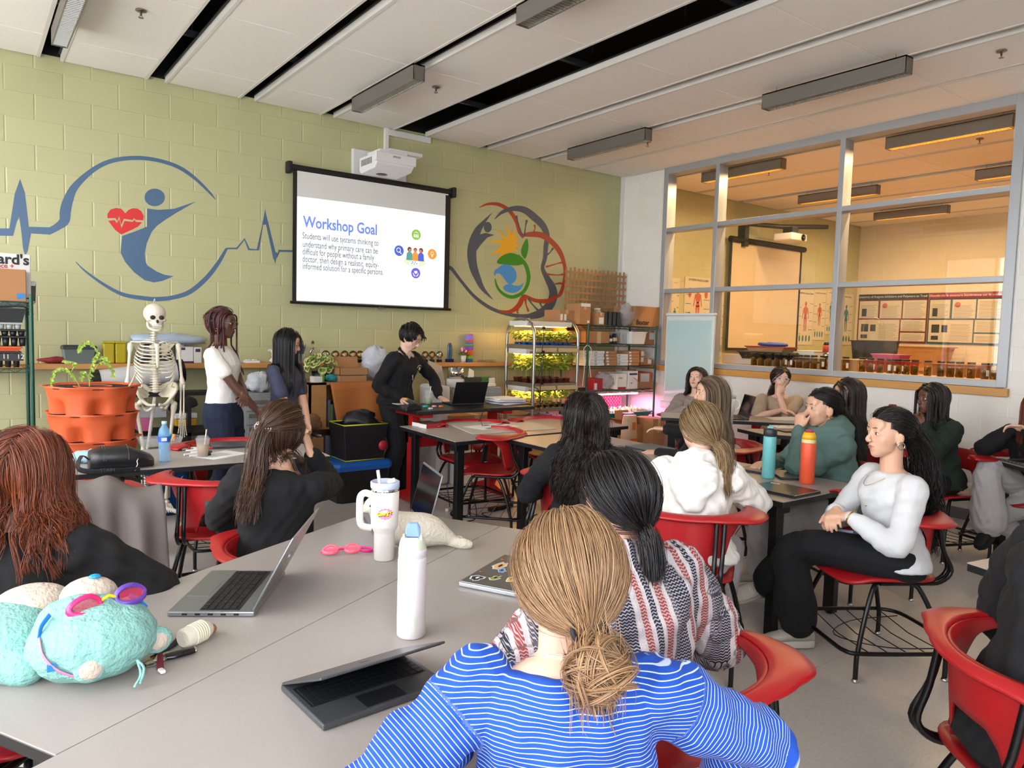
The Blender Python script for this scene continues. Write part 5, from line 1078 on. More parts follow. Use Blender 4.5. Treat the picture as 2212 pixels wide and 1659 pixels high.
proto=[potplant('seedling','leafy seedling under the grow light in a blue cell, top tray of the plant cart',(0,0,0),.06,.13,46,.055,M_leafy,(.026,.05,M_blup),'seedlings in blue cells on the top tray',seed=1),]
first=True
for i in range(9):
    for j in range(3):
        L=(cx0+.06+i*(cx1-cx0-.1)/8+random.uniform(-.006,.006),cy0+.10+j*.15,lv[0]+.003);rz=random.uniform(0,6)
        if first: proto[0].location=L;first=False
        else: dup(proto[0],L,rz)
P2=potplant('tomato_seedling','tomato seedling in a terracotta coloured pot on the middle tray of the plant cart',(0,0,0),.085,.30,110,.06,M_leafy,(.04,.07,mat('brown pot','6A2E1E',.6)),'tomato seedlings on the middle tray',seed=2,stems=5);first=True
for i in range(6):
    for j in range(3):
        L=(cx0+.08+i*(cx1-cx0-.15)/5,cy0+.10+j*.15,lv[1]+.003)
        if first: P2.location=L;first=False
        else: dup(P2,L,random.uniform(0,6))
P3=potplant('bean_seedling','dense yellow-green seedling on the lower tray of the plant cart',(0,0,0),.07,.22,80,.06,M_leafy,(.03,.05,M_bpl),'seedlings on the lower trays of the cart',seed=3,stems=4);first=True
for zz in lv[2:]:
    for i in range(7):
        for j in range(3):
            L=(cx0+.06+i*(cx1-cx0-.1)/6,cy0+.09+j*.16,zz+.003)
            if first: P3.location=L;first=False
            else: dup(P3,L,random.uniform(0,6))
for i,zz in enumerate(lv[:2]):
    for s in (0,1):
        x0=cx0+.01+s*.32;o=tag(G().bb(x0,x0+.29,cy0-.03,cy0+.42,zz-.05,zz-.006).obj('seed_tray',mat('cream tray','B8A27A',.5),None,.004),'cream plastic seed tray slung under the %s shelf of the plant cart, %s half'%(['top','middle'][i],['left','right'][s]),'tray')
g=G();g.tube(sm([(cx0+.1,cy0-.03,1.62),(cx0+.09,cy0-.04,1.45),(cx0+.08,cy0-.03,1.3),(cx0+.05,cy0-.05,1.12),(cx0-.03,cy0-.05,.98),(cx0+.04,cy0-.04,.93),(cx0+.09,cy0-.03,.8)],6),.004,6);g.tube(sm([(cx0+.1,cy0-.035,1.35),(cx0+.09,cy0-.045,1.2),(cx0+.07,cy0-.04,1.0),(cx0+.08,cy0-.03,.7)],5),.004,6)
for z_ in (1.6,1.34,1.0): g.box((cx0+.1,cy0-.03,z_),(.03,.02,.03))
tag(g.obj('power_cable',M_cable),'black power cable with inline switches hanging down the plant cart','cable')
tag(G().tube(sm([(5.78,SY-.03,1.42),(5.82,SY-.04,1.36),(5.80,SY-.04,1.2),(5.83,SY-.04,1.05)],6),.004,6).tube(sm([(5.76,SY-.03,1.42),(5.70,SY-.04,1.36),(5.72,SY-.04,1.15),(5.70,SY-.04,.95)],6),.004,6).obj('white_cable',M_labw),'white power cord looped around the green shelf post','cable')
# ---- pink lit germination shelf
zq=zsh[4]+.006
l=thing('grow_light','pink glowing tube grow light under the fourth wire shelf','light',(6.38,6.52,zsh[3]-.05));G().bb(-.5,.5,-.06,.06,0,.02).obj('housing',M_lw,l);G().cyl((-.48,-.02,-.012),(.48,-.02,-.012),.012,n=10).obj('led_tube',M_ledp,l)
area('grow_lamp_light',(6.38,6.5,zsh[3]-.07),(0,0,0),.95,.1,16,(1,.30,.60))
tub('teal green seed tray along the bottom wire shelf, full of labelled seedlings',1262,1412,885,905,6.28,.40,zsh[4]-.07,mat('teal tray','0F7A62',.4),zsh[4],name='seed_tray',cat='tray')
P4=potplant('labelled_seedling','tiny seedling with a white name stick in the teal tray',(0,0,0),.03,.06,14,.035,M_leafy,None,'labelled seedlings in the teal tray',seed=4,stems=2);o=G().box((.02,0,.04),(.012,.002,.07)).obj('name_stick',M_labw,P4);first=True
for i in range(16):
    for j in range(3):
        L=(5.86+i*.068,6.34+j*.12,zsh[4]-.02)
        if first: P4.location=L;first=False
        else: dup(P4,L,random.uniform(0,6))
M_pkb=mat('pink crate','D0465E',.45)
t=thing('plastic_crate','pink red slatted plastic crate behind the labelled seedlings','crate',(6.3,6.70,zsh[4]));g=G();W_=.46
for zz in (.0,.05,.10,.15): g.bb(-W_,W_,-.01,.01,zz,zz+.02)
for i in range(20): g.bb(-W_+i*2*W_/19-.008,-W_+i*2*W_/19+.008,-.01,.01,0,.17)
g.bb(-W_,W_,-.01,.05,0,.01);g.obj('slatted_side',M_pkb,t)
# floor boxes and coffee bag by the whiteboard
carton('tall open cardboard box on the floor below the wire shelf, left of the coffee bag',1367,1398,915,960,5.95,.3,0,open_=True,z1=.51)
carton('tall cardboard box on the floor right of the coffee bag, under the whiteboard',1410,1436,903,960,5.80,.3,0,z1=.585)
t=thing('coffee_bag','cream printed coffee sack standing open between the floor boxes','bag',(6.22,6.0,0));g=G();g.rings([np.array([(.10*math.cos(a)*w,.06*math.sin(a)*w,z) for a in np.arange(16)*PI/8]) for z,w in ((0,1.1),(.05,1.25),(.35,1.2),(.5,1.1),(.62,.95))]);g.obj('sack',mat('cream sack','C9A98A',.6,bump=(12,.4,.01)),t);G().box((-.0,-.076,.5),(.05,.004,.09)).box((0,-.078,.34),(.1,.004,.03)).box((0,-.078,.28),(.08,.004,.02)).obj('sack_print',mat('orange print','C46A22',.6),t)
t=thing('dark_bag','black and pink glossy bag standing behind the coffee sack','bag',(6.30,6.10,0));G().rings([np.array([(.09*math.cos(a)*w,.05*math.sin(a)*w,z) for a in np.arange(12)*PI/6]) for z,w in ((0,1.1),(.3,1.2),(.63,1.))]).obj('sack',M_bpl,t)
# ---- ledge items (wooden ledge along the green wall)
ZL=1.191;YL=7.0
tub('grey plastic bin with a dark lid on the wooden ledge, left of the yellow jars',136,208,754,783,6.99,.12,ZL,mat('grey green bin','5D6A66',.5),ZL+.115,lid=M_dk,taper=.9)
for u,l in ((236,'translucent yellow lidded container on the ledge, nearest the grey bin'),(262,'translucent yellow lidded container on the ledge, half hidden by the skeleton')):
    p=Py(u,760,6.99);t=thing('yellow_container',l,'container',(p[0],7.05,ZL));G().box((0,0,.085),(.084,.085,.17)).obj('tub',M_yl,t,.01);G().box((0,0,.178),(.09,.09,.016)).obj('lid',M_yl,t,.005)
crumple('red_cloth','crumpled red cloth on the ledge at the far left','cloth',(.63,7.05,ZL),(.12,.05,.025),mat('dark red cloth','7A1A1E',.8),11)
t=thing('scissors_pile','tangle of metal scissors and tools lying on the ledge','tools',(.86,7.04,ZL));g=G()
for a in range(7): q=random.uniform(-1,1);g.box((a*.018-.05,q*.02,.008+.006*a),(.11,.008,.004),(.1,.1,q))
g.obj('blades',M_silver,t)
carton('black box on the ledge behind the skeleton',300,372,745,783,7.0,.11,ZL,m=M_bpl,tape=False)
o=crumple('plastic_sheet','folded pale blue plastic sheeting draped on the black box behind the skull','sheet',(1.44,7.04,1.35),(.30,.10,.05),mat('pale blue plastic','A9B8C8',.35,bump=(12,.6,.01)),12)
carton('white carton with purple stripes on the ledge beside the woman in white',382,418,749,783,7.0,.1,ZL,m=M_labw,tape=False,lab=[(.0,1.,.0,.12),(.05,.5,.8,.95)],tm=M_purp);carton('second white carton with purple print, half behind the braided hair',419,436,750,783,7.0,.1,ZL,m=M_labw,tape=False,lab=[(.2,.8,.7,.9)],tm=M_purp)
t=thing('glass_tumbler','small glass tumbler standing on the purple striped carton','glass',(Py(393,747,7.03)[0],7.03,ZL+.118));G().lathe([(0,0),(.02,0),(.024,.06),(.022,.06),(.018,.004),(0,.004)],n=16).obj('glass',M_bag,t)
t=thing('blister_packs','flat tray of white blister packs on the ledge between the two women','tray',(Py(545,777,7.03)[0],7.05,ZL));g=G();g.box((0,0,.01),(.13,.08,.02));[g.ell((-.05+i*.02,random.uniform(-.03,.03),.026),(.009,.009,.006)) for i in range(6)];g.obj('tray',M_foil,t)
t=thing('swan_figure','small white curved figurine on the ledge left of the long-haired woman','figurine',(Py(586,760,7.05)[0],7.05,ZL));G().tube(sm([(0,0,0),(.03,0,.04),(.02,0,.09),(-.01,0,.12),(-.03,0,.11)],5),[.03]*5+[.025]*5+[.015]*5+[.01]*5+[.006],8).obj('body',M_labw,t)
t=thing('lavender_vase','white cylindrical vase of dried lavender on the ledge','vase',(Py(651,765,7.05)[0],7.05,ZL));G().lathe([(0,0),(.028,0),(.03,.085),(.026,.085),(.024,.01),(0,.01)],n=18).obj('vase',M_labw,t);g=G();rg=np.random.default_rng(5)
for k in range(26): a=rg.uniform(0,6.28);r=.03*rg.random();g.tube([(r*.4*math.cos(a),r*.4*math.sin(a),.07),(r*math.cos(a),r*math.sin(a),.12),(r*1.3*math.cos(a),r*1.3*math.sin(a),.15+.04*rg.random())],[.0015,.003,.005],5)
g.obj('lavender',mat('lavender','56567E',.8),t)
t=thing('star_trophy','silver trophy with two stars on a black base, on the ledge','trophy',(Py(674,775,7.05)[0],7.05,ZL));G().box((0,0,.03),(.06,.05,.06)).obj('base',M_blk,t,.002);G().tube(sm([(0,0,.06),(-.018,0,.09),(-.005,0,.13),(.012,0,.16)],5),[.006]*6+[.012]*5+[.006]*5,8).obj('stem',M_silver,t)
for zz,r in ((.14,.02),(.20,.024)): g=G();g.poly([(.006+r*(1 if i%2==0 else .42)*math.sin(i*PI/5),-.004,zz+r*(1 if i%2==0 else .42)*math.cos(i*PI/5)) for i in range(10)],(0,.008,0));g.obj('star',mat('bronze star','8A5A4A',.3,.8),t)
def medal(u,v0,label,mm,h=.135):
    t=thing('medallion_trophy',label,'trophy',(Py(u,775,7.04)[0],7.05,ZL),0,'round medallion trophies on the ledge');G().box((0,0,.015),(.05,.035,.03)).obj('base',M_blk,t,.002);G().box((0,0,.033),(.03,.02,.02)).obj('foot',mm,t)
    G().lathe([(0,-.006),(.034,-.006),(.036,0),(.034,.006),(0,.006)],(0,0,.078),20,axis=(0,-1,0)).obj('disc',mm,t);G().tube([(.039*math.cos(a),-.004,.078+.039*math.sin(a)) for a in np.linspace(-.3,3.6,16)],.004,6).obj('rim',M_bpl,t);G().lathe([(0,0),(.02,0),(.02,.003),(0,.003)],(0,-.007,.078),16,axis=(0,-1,0)).obj('medal_centre',M_tape,t);return t
M_brz=mat('bronze','7E6238',.35,.7)
m0=medal(704,0,'grey round medallion trophy, leftmost on the ledge, above the variegated plant',M_silver)
for u,l in ((725,'gold round medallion trophy nearest the grey one'),(745,'gold round medallion trophy second from the grey one'),(763,'gold round medallion trophy third from the grey one'),(778,'gold round medallion trophy beside the black banner')): medal(u,0,l,M_brz)
for u,l in ((919,'round trophy just right of the standing man, tilted'),(934,'round bronze trophy between two others right of the man'),(950,'silver round trophy nearest the blue glass award')): medal(u,0,l,M_brz if u<950 else M_silver)
t=thing('name_plaque','long black plaque with a white gear emblem on the ledge','sign',(Py(812,771,7.03)[0],7.05,ZL));G().box((0,0,.045),(.27,.03,.09)).obj('board',M_bpl,t,.003);g=G();g.lathe([(.018,0),(.026,0),(.026,.002),(.018,.002)],(-.095,-.016,.045),20,axis=(0,-1,0))
for a in range(8): g.box((-.095+.028*math.cos(a*PI/4),-.017,.045+.028*math.sin(a*PI/4)),(.008,.002,.008),(0,-a*PI/4,0))
g.text('CERLE CANA',(-.05,-.0165,.055),(1,0,0),(0,0,1),.022,0);g.obj('emblem',M_labw,t);G().text('ROBOTICS',(-.05,-.0165,.025),(1,0,0),(0,0,1),.018,0).obj('red_lettering',M_redd,t)
t=thing('glass_award','tall blue cracked glass award on the ledge','trophy',(Py(971,775,7.05)[0],7.05,ZL));G().box((0,0,.018),(.085,.05,.036)).obj('base',mat('navy glass','0E1E3C',.15),t,.003);G().rings([np.array([(.034*w*math.cos(a),.016*math.sin(a),z) for a in np.arange(12)*PI/6]) for z,w in ((.036,.9),(.12,1.),(.19,.85),(.215,.4))]).obj('glass_body',mat('blue glass','12486E',.12,bump=(70,1.,.006),coat=.5),t)
t=thing('tulip_pot','pink artificial tulips in a small white pot on the ledge','plant',(Py(1001,775,7.04)[0],7.04,ZL));G().lathe([(0,0),(.026,0),(.034,.075),(.03,.075),(.024,.01),(0,.01)],n=18).obj('pot',M_labw,t)
rg=np.random.default_rng(3)
for k in range(7): a=k*.9;r=.028;g=G();g.ell((r*math.cos(a),r*math.sin(a),.125+.012*(k%3)),(.014,.014,.020));g.obj('bloom',mat('pink petal','D0386A',.5) if k%2 else mat('pale petal','E3B9C4',.5),t)
V,F=leafset(rg,(0,0,.055),26,.045,.06,.05);G().add(V,F).obj('leaves',M_leafg,t)
t=thing('foam_tower','tower of stacked rainbow foam pieces in vertical bands on the ledge','toy',(Py(1014,775,7.06)[0],7.07,ZL));cl=['1E5BA5','79B02C','D8562C','7A5BB8','79B02C','1E86C8','D8562C','9C7AD0']
hh=[.035,.04,.06,.05,.018,.018,.022,.06];zz=0
for i,(c,h) in enumerate(zip(cl,hh)): G().box((0,0,zz+h/2),(.075,.06,h-.001)).box((-.02,-.031,zz+h/2),(.012,.006,h*.9)).box((.02,-.031,zz+h/2),(.012,.006,h*.9)).obj('foam_band',mat('foam '+c,c,.7),t,.002,seg=1);zz+=h
for dx in (-.028,-.009,.009,.028): G().box((dx,0,zz+.008),(.013,.05,.018)).obj('foam_notch',mat('foam 9C7AD0','9C7AD0',.7),t)
t=thing('eyewear_pile','heap of dark sunglasses and cords at the right of the ledge','eyewear',(Py(1052,776,7.04)[0],7.04,ZL));g=G()
for k in range(9): x=-.12+k*.03;g.tube([(x+.014*math.cos(a),random.uniform(-.01,.01),.012+.012*math.sin(a)) for a in np.arange(10)*PI/5],.0018,5,closed=True)
g.obj('frames',mat('plum plastic','4A2A40',.4),t)
# ---- low furniture under the ledge
YF=6.46
x0=Py(668,850,YF)[0];x1=Py(705,850,YF)[0];x2=Py(822,850,YF)[0];zt_=Py(740,826,YF)[2]
t=thing('bookcase','wooden bookcase of binders with brown kraft paper over its front','bookcase',((x0+x2)/2,6.7,0));M_ply=mat('birch ply','B27E48',.5,var=.12,vs_=5,stretch=(1,1,6));g=G()
G().bb(x0,x0+.02,YF,6.94,0,zt_).obj('side_panel',M_ply,t,W=True);G().bb(x0,x1,YF,YF+.02,zt_-.42,zt_).obj('front_panel',M_ply,t,W=True);G().bb(x2-.02,x2,YF,6.94,0,zt_).obj('side_panel',M_ply,t,W=True);G().bb(x0,x2,YF,6.94,zt_-.02,zt_).obj('top',M_ply,t,W=True);G().bb(x0,x2,6.92,6.94,0,zt_).obj('back_panel',M_ply,t,W=True)
for zz in (.02,.30,.62): G().bb(x0+.02,x2-.02,YF+.01,6.92,zz-.02,zz).obj('shelf',M_ply,t,W=True)
xk=Py(712,850,YF)[0];g=surf(lambda u,v:(xk+(x2-xk+.02)*u-(.10*(1-u)*(1-v))*0+.16*v*(1-u)*1.0,YF-.012-.01*math.sin(u*9+v*2),zt_+.002-(zt_-.12)*v*(.35+.65*(1 if u<.25 else max(.35,1-(u-.25)*.6)))),20,12,.002);g.obj('kraft_paper',M_kraft,t,W=True)
cols=['4A2430','1A1C28','20222A','6E6A78','C9C6BE','17181C','5E7A3A','B8B2A4','A89A94','2A2C34']
for sh_,zz in ((0,.622),(1,.302)):
    x=x0+.05 if sh_ else x1+.005;k=0
    while x<xk+.07:
        w=random.uniform(.014,.026) if sh_==0 else random.uniform(.03,.05);h=random.uniform(.20,.26);c=cols[(k*3+sh_*4)%10];o=thing('binder' if sh_ else 'book',('binder' if sh_ else 'book')+' number %d'%k,'book',(x+w/2,6.58,zz),0,'books on the upper bookcase shelf' if not sh_ else 'binders on the lower bookcase shelf')
        o['label']='upright book seen past the kraft paper, upper bookcase shelf' if not sh_ else 'tall binder standing on the lower bookcase shelf'
        G().bb(-w/2+.001,w/2-.001,-.1,.1,0,h).obj('cover',mat('bind '+c,c,.6),o,.002,seg=1);G().bb(-w/2+.003,w/2-.003,-.098,.102,.004,h-.004).obj('pages',M_foil,o);x+=w;k+=1
for j in range(9): tag(G().bb(x0+.04,x1+.16,YF+.03,YF+.3,.022+j*.026,.044+j*.026).obj('paper_ream',mat('ream edge','B0A590',.7),None,.002,seg=1),'flat stack of papers at the bottom of the bookcase','paper','paper stacks at the bottom of the bookcase')
crumple('paper_bag','crumpled brown paper bag stuffed at the left of the bookcase','bag',(x0-.05,6.35,.62),(.12,.08,.07),mat('brown paper','7A5738',.8),14)
carton('open cardboard box on the floor left of the bookcase',668,700,925,965,6.3,.3,0,z1=.55,open_=True,m=M_card2)
# on the bookcase
zb=zt_
t=thing('variegated_plant','bushy variegated peperomia with cream-edged leaves on the bookcase','plant',(Py(696,815,6.68)[0],6.72,zb));rg=np.random.default_rng(9);G().lathe([(0,0),(.07,0),(.085,.09),(.075,.09),(0,.08)],n=18).obj('pot',M_bpl,t);g=G();g2=G()
for k in range(90):
    a=rg.uniform(0,6.28);e=rg.uniform(-.3,1.35);r=.16;p=np.array([r*math.cos(a)*math.cos(e),r*.7*math.sin(a)*math.cos(e),.13+r*.75*math.sin(e)]);n_=nrm(p-[0,0,.05]);x,y=frame(n_);L_=.042;pts=[p+L_*(math.cos(q)*x+math.sin(q)*y*.8)+n_*(.012*math.cos(2*q)) for q in np.arange(10)*PI/5];g.poly(pts);g2.poly([p+n_*.002+.62*(np.array(z_)-p) for z_ in pts])
g.obj('leaf_edges',mat('cream leaf edge','C9C97E',.5),t);g2.obj('foliage',mat('variegated green','5E7C34',.5),t)
carton('lower flat open brown carton on the bookcase beneath another',733,792,816,829,YF+.02,.24,zb,z1=zb+.06,tape=False);c_=carton('upper brown carton with a raised lid on the bookcase, right of the plant',734,795,804,816,YF+.03,.22,zb+.062,z1=zb+.13,open_=True)
crumple('plastic_bag','large white plastic bag on the bookcase behind the standing man','bag',(Py(812,800,6.7)[0],6.74,zb),(.14,.12,.17),M_bagw,15)
carton('small white carton beside the green marker on the bookcase',678,697,814,829,YF+.03,.1,zb,m=M_labw,tape=False)
t=thing('green_marker_pot','bright green capped tub on the front of the bookcase','tub',(Py(702,820,YF)[0],YF+.06,zb));G().lathe([(0,0),(.02,0),(.02,.05),(0,.05)],n=16).obj('tub',mat('lime plastic','6CA81E',.4),t);G().lathe([(0,.05),(.022,.05),(.022,.07),(0,.07)],n=16).obj('cap',M_leafg,t)
crumple('teal_cloth','crumpled teal glove beside the green tub on the bookcase','cloth',(Py(719,818,YF+.1)[0],YF+.12,zb),(.07,.06,.035),mat('teal fabric','2E8A90',.7),16)
# flat file drawers
def drawers(label,u0,u1,v0,y,dep,n,m,z0=0.):
    xa,xb=Py(u0,900,y)[0],Py(u1,900,y)[0];z1=Py((u0+u1)/2,v0,y)[2];t=thing('drawer_cabinet',label,'cabinet',((xa+xb)/2,y+dep/2,0));G().bb(xa,xb,y,y+dep,0,z1).obj('carcass',m,t,.004,W=True);h=(z1-.12)/n
    for k in range(n):
        d=G().bb(xa+.012,xb-.012,y-.012,y,.08+k*h+.006,.08+(k+1)*h-.006).obj('drawer',m,t,.003,W=True);G().bb((xa+xb)/2-.09,(xa+xb)/2+.07,y-.016,y-.012,.08+k*h+h*.55,.08+k*h+h*.85).obj('label_holder',M_silver,d,W=True)

    return t,z1
drawers('grey flat-file drawer cabinet between the two standing women',531,588,850,6.48,.45,7,M_gcab)
crumple('plastic_bag','shiny crumpled plastic bag on the grey drawer cabinet','bag',(Py(562,835,6.6)[0],6.62,Py(560,850,6.48)[2]),(.12,.1,.09),M_bagw,18)
drawers('white drawer cabinet behind the black laptop and paper stack',977,1082,838,6.42,.5,6,M_gcab)
zc=Py(1030,838,6.42)[2]
t=thing('countertop_mixer','white scale with a shiny steel canister on top of the white cabinet','appliance',(Py(988,820,6.55)[0],6.58,zc));G().lathe([(0,0),(.10,0),(.10,.07),(.095,.09),(0,.09)],n=24).obj('base',M_lw,t);G().lathe([(0,.09),(.085,.09),(.085,.21),(.08,.21),(.08,.1),(0,.1)],n=24).obj('canister',M_chrome,t)
t=thing('tissue_box','black and white patterned tissue box with a tissue standing up','box',(Py(1022,812,6.5)[0],6.55,zc),.2);G().box((0,0,.06),(.22,.12,.09)).obj('carton',mat('patterned print','2C3230',.6,var=.9,vs_=60),t);g=G();g.poly([(-.04,0,.10),(.05,0,.10),(.06,.01,.17),(.0,.02,.20),(-.03,0,.15)],(0,.003,0));g.obj('tissue',M_foil,t)
t=thing('computer_printer','beige desktop printer standing behind the laptop','printer',(Py(958,830,6.25)[0],6.42,0));G().box((0,0,.5),(.14,.4,.99)).obj('side_body',M_lw,t,.03);
t=thing('paper_folder','cream folder leaning behind the man by the steel canister','folder',(Py(945,790,6.6)[0],6.62,zc));g=G();g.poly([(-.1,0,0),(.12,0,-.0),(.10,.06,.22),(-.06,.06,.28)],(0,.004,0));g.obj('cover',mat('cream card','B7A893',.7),t)
tag(G().box((Py(1055,832,6.5)[0],6.55,zc+.02),(.18,.14,.03),(0,0,.3)).obj('white_book',M_foil,None,.003),'white booklet lying on the white cabinet right of the scale','book')
t=thing('green_card_box','white and green rounded tray box at the right end of the white cabinet','box',(Py(1062,815,6.5)[0],6.62,zc));G().box((0,0,.05),(.16,.05,.1)).obj('carton',mat('green print','2E6A3A',.6),t,.01);G().box((.07,-.01,.045),(.08,.05,.09)).obj('side',M_lw,t,.01)
carton("cardboard box printed C'est ça l'affaire under the red-legged desk",975,1085,894,935,6.15,.28,.35,z1=.70,text=[("C'est ça l'affaire.",.42,.74,.06),("(Pour de vrai.)",.42,.50,.06)],lab=[(.02,.12,.3,.95)],tm=mat('orange label','D5562A',.5))
carton('low box supporting the printed cardboard box',985,1080,940,1000,6.15,.26,0,z1=.349,m=M_labw,tape=False)
# storage boxes behind the skeleton
YS=6.55
for k,(u0,u1,v0,v1,mm,l) in enumerate(((300,330,905,932,M_pink,'pink'),(296,360,880,903,M_greyp2,'grey green'))):
    carton(l+' lidded storage box on the low shelf behind the skeleton',u0,u1,v0,v1,YS+.1*k,.25,m=mm,tape=False)
t=thing('low_shelf','black low shelf holding folders and storage boxes behind the skeleton','shelf',(1.4,6.7,0));zz_=Py(330,932,YS)[2]
for z_ in (.955,zz_-.02,.25): G().bb(.75,2.25,(6.72 if z_>.9 else YS-.05),6.95,z_-.03,z_).obj('shelf_board',M_bpl,t,W=True)
for x_ in (.76,1.5,2.23): G().bb(x_,x_+.03,YS-.05,6.95,0,.93).obj('upright',M_bpl,t,W=True)
carton('yellow folder box on the low shelf left of the woman in white',380,425,905,920,YS,.22,m=mat('yellow folder','C9941A',.6),tape=False);carton('white paper stack above the yellow folder',378,426,893,904,YS,.2,m=M_foil,tape=False)
t=thing('black_case','slanted black plastic case lying on the papers behind the woman in white','case',(Py(400,880,6.6)[0],6.7,Py(400,892,6.6)[2]));G().box((0,0,.06),(.2,.25,.07),(0,-.35,0)).obj('shell',M_bpl,t,.015)
# big roll of white paper with black end
t=thing('paper_roll','thick white roll with black ends propped below the ledge behind the skeleton','roll',(0,0,0));a=Py(205,822,6.85);b=Py(385,800,6.85);a[1]=6.80;b[1]=6.80;G().cyl(a,b,.085,.095,n=24).obj('roll',mat('white roll','C3C3C3',.4),t,W=True);d=nrm(b-a)
for p_,r in ((a,.088),(b,.098)): G().cyl(p_-d*.03,p_+d*.03,r,r,24).cyl(p_-d*.035+d*.0,p_+d*.035,r*.6,r*.6,16).obj('end_cap',M_blk,t,W=True)
t.location=(0,0,0)
# black tote with yellow rim on a lidded tub
t=thing('storage_tub','black storage tub with a bright blue lid on the floor by the standing man','bin',(Py(772,1040,6.1)[0],6.15,0));w=.27
g=G();g.rings([np.array([(a*w*k,b*.2*k,z) for a,b in ((1,-.8),(1,.8),(.85,1),(-.85,1),(-1,.8),(-1,-.8),(-.85,-1),(.85,-1))]) for z,k in ((0,.86),(.30,1.))],sm=False);g.obj('tub',M_bpl,t);g=G();g.rings([np.array([(a*w*k,b*.2*k,z) for a,b in ((1,-.8),(1,.8),(.85,1),(-.85,1),(-1,.8),(-1,-.8),(-.85,-1),(.85,-1))]) for z,k in ((.29,1.04),(.33,1.07),(.355,1.02),(.365,.9))],sm=False);g.obj('lid',M_bluep,t,.006)
t2=thing('insulated_tote','black open-topped tote with a lime yellow rim standing on the blue lid','bag',(Py(778,990,6.1)[0],6.15,.366));w=.21;M_lime=mat('lime rim','B4B81E',.5)
g=G();R_b=lambda s,z:np.array([(a*w*s,b*.17*s,z) for a,b in ((1,-1),(1,1),(-1,1),(-1,-1))]);g.rings([R_b(.88,0),R_b(1.,.32),R_b(.95,.32),R_b(.84,.02)],sm=False);g.obj('shell',M_bpl,t2,.004);g=G();g.tube(list(R_b(1.,.325)),.006,6,closed=True);g.tube(list(R_b(.89,.006)),.004,6,closed=True);g.obj('rim',M_lime,t2)
G().lathe([(0,0),(.045,0),(.045,.003),(0,.003)],(.16,-.182,.13),18,axis=(0,-1,0)).obj('round_logo',M_redd,t2)
crumple('black_fabric','crumpled black fabric bag bulging out of the tote','bag',(Py(785,935,6.1)[0],6.15,.366+.25),(.17,.12,.09),M_bpl,20)
# blue drum behind the skeleton
t=thing('blue_bucket','blue plastic bucket on the floor behind the skeleton stand','bucket',(Py(365,1080,6.3)[0],6.45,0));G().lathe([(0,0),(.15,0),(.18,.42),(.19,.42),(.19,.44),(.17,.44),(.14,.02),(0,.02)],n=28).obj('pail',M_bluep,t);G().tube(sm([(-.18,0,.40),(-.1,-.14,.30),(.0,-.19,.26),(.1,-.14,.30),(.18,0,.40)],5),.004,6).obj('handle',M_labw,t)
# ---- left shelving unit
SX1=Py(68,700,6.2)[0];zl=[Py(40,653,6.2)[2],Py(40,796,6.2)[2]];wire_shelf('green wire shelving unit with seed trays at the left edge',SX1-1.0,SX1,6.2,6.66,[zl[0],zl[1],.42,.12],zl[0]+.06)
carton("open cardboard box with a white ward's sheet sticking out, on top of the left shelving",0-60,57,598,652,6.24,.3,zl[0]+.006,open_=False,tape=False,lab=[(.82,.97,.08,.26)],tm=M_lblue,z1=zl[0]+.23)
t=thing('printed_sheet',"white printed box lid reading ard's behind the left cardboard box",'box',(Py(25,585,6.3)[0],6.42,zl[0]+.01));G().box((0,0,.17),(.24,.03,.34)).obj('panel',M_labw,t,.005);g=G();g.text("ward's",(-.15,-.0165,.265),(1,0,0),(0,0,1),.10,0,bold=.003);g.obj('lettering',M_ink,t);g=G();g.text("science +",(-.15,-.0165,.235),(1,0,0),(0,0,1),.045,0,bold=.001);g.obj('red_lettering',mat('red ink','B03030',.6),t)
tub('grey bin wrapped in clear plastic on the back right of the left shelving top',56,78,626,648,6.5,.15,zl[0]+.006,M_dk,zl[0]+.13,lid=M_labw)
z=zl[1]+.006
def tray(label,u1,v0,v1,m,zz0,zz1,cells=True,y=6.22):
    xb=Py(u1,700,y)[0];xa=xb-.5;t=thing('seed_tray',label,'tray',((xa+xb)/2,y+.14,zz0));w=(xb-xa)/2;h=zz1-zz0
    G().bb(-w,w,-.13,.13,h-.012,h).obj('rim',m,t,.003)
    if cells:
        g=G()
        for i in range(10):
            x=-w+.03+i*(2*w-.06)/9;g.lathe([(0,0),(.016,0),(.021,h-.012),(0,h-.012)],(x,-.10,0),8)
        for i in range(10): x=-w+.03+i*(2*w-.06)/9;g.lathe([(0,0),(.016,0),(.021,h-.012),(0,h-.012)],(x,-.05,0),8)
        g.obj('cells',m,t)
    else: G().rings([np.array([(a*w*k,b*.13*k,zz) for a,b in ((1,-1),(1,1),(-1,1),(-1,-1))]) for zz,k in ((0,.9),(h-.012,.98))],sm=False).obj('tub',m,t)
    return t
zz=z
for lab,u1,h,mm,ce in (('black cell tray chalked 10 11 12 at the bottom of the middle left shelf',46,.11,M_bpl,True),('flat terracotta tray lid between black trays, left shelving',48,.035,M_terr,False),('black plug tray above the terracotta lid, left shelving',60,.07,M_bpl,True),('black plug tray with a silver rim, left shelving',58,.045,M_bpl,True),('pale grey striped plug tray, left shelving',50,.045,M_greyp2,True),('deep black planter tub on top of the tray stack, left shelving',58,.10,M_bpl,False)):
    t=tray(lab,u1,0,0,mm,zz,zz+h,ce);zz+=h+.002
    if '10 11' in lab:
        g=G();[g.text(s,(.05+i*.085,-.1325,h*.55),(1,0,0),(0,0,1),.045,0) for i,s in enumerate(('10','11','12'))];g.box((.1,-.1312,h*.65),(.32,.002,.05));g.m[-6:]=[1]*6;g.obj('chalk_numbers',[M_labw,M_bpl],t)
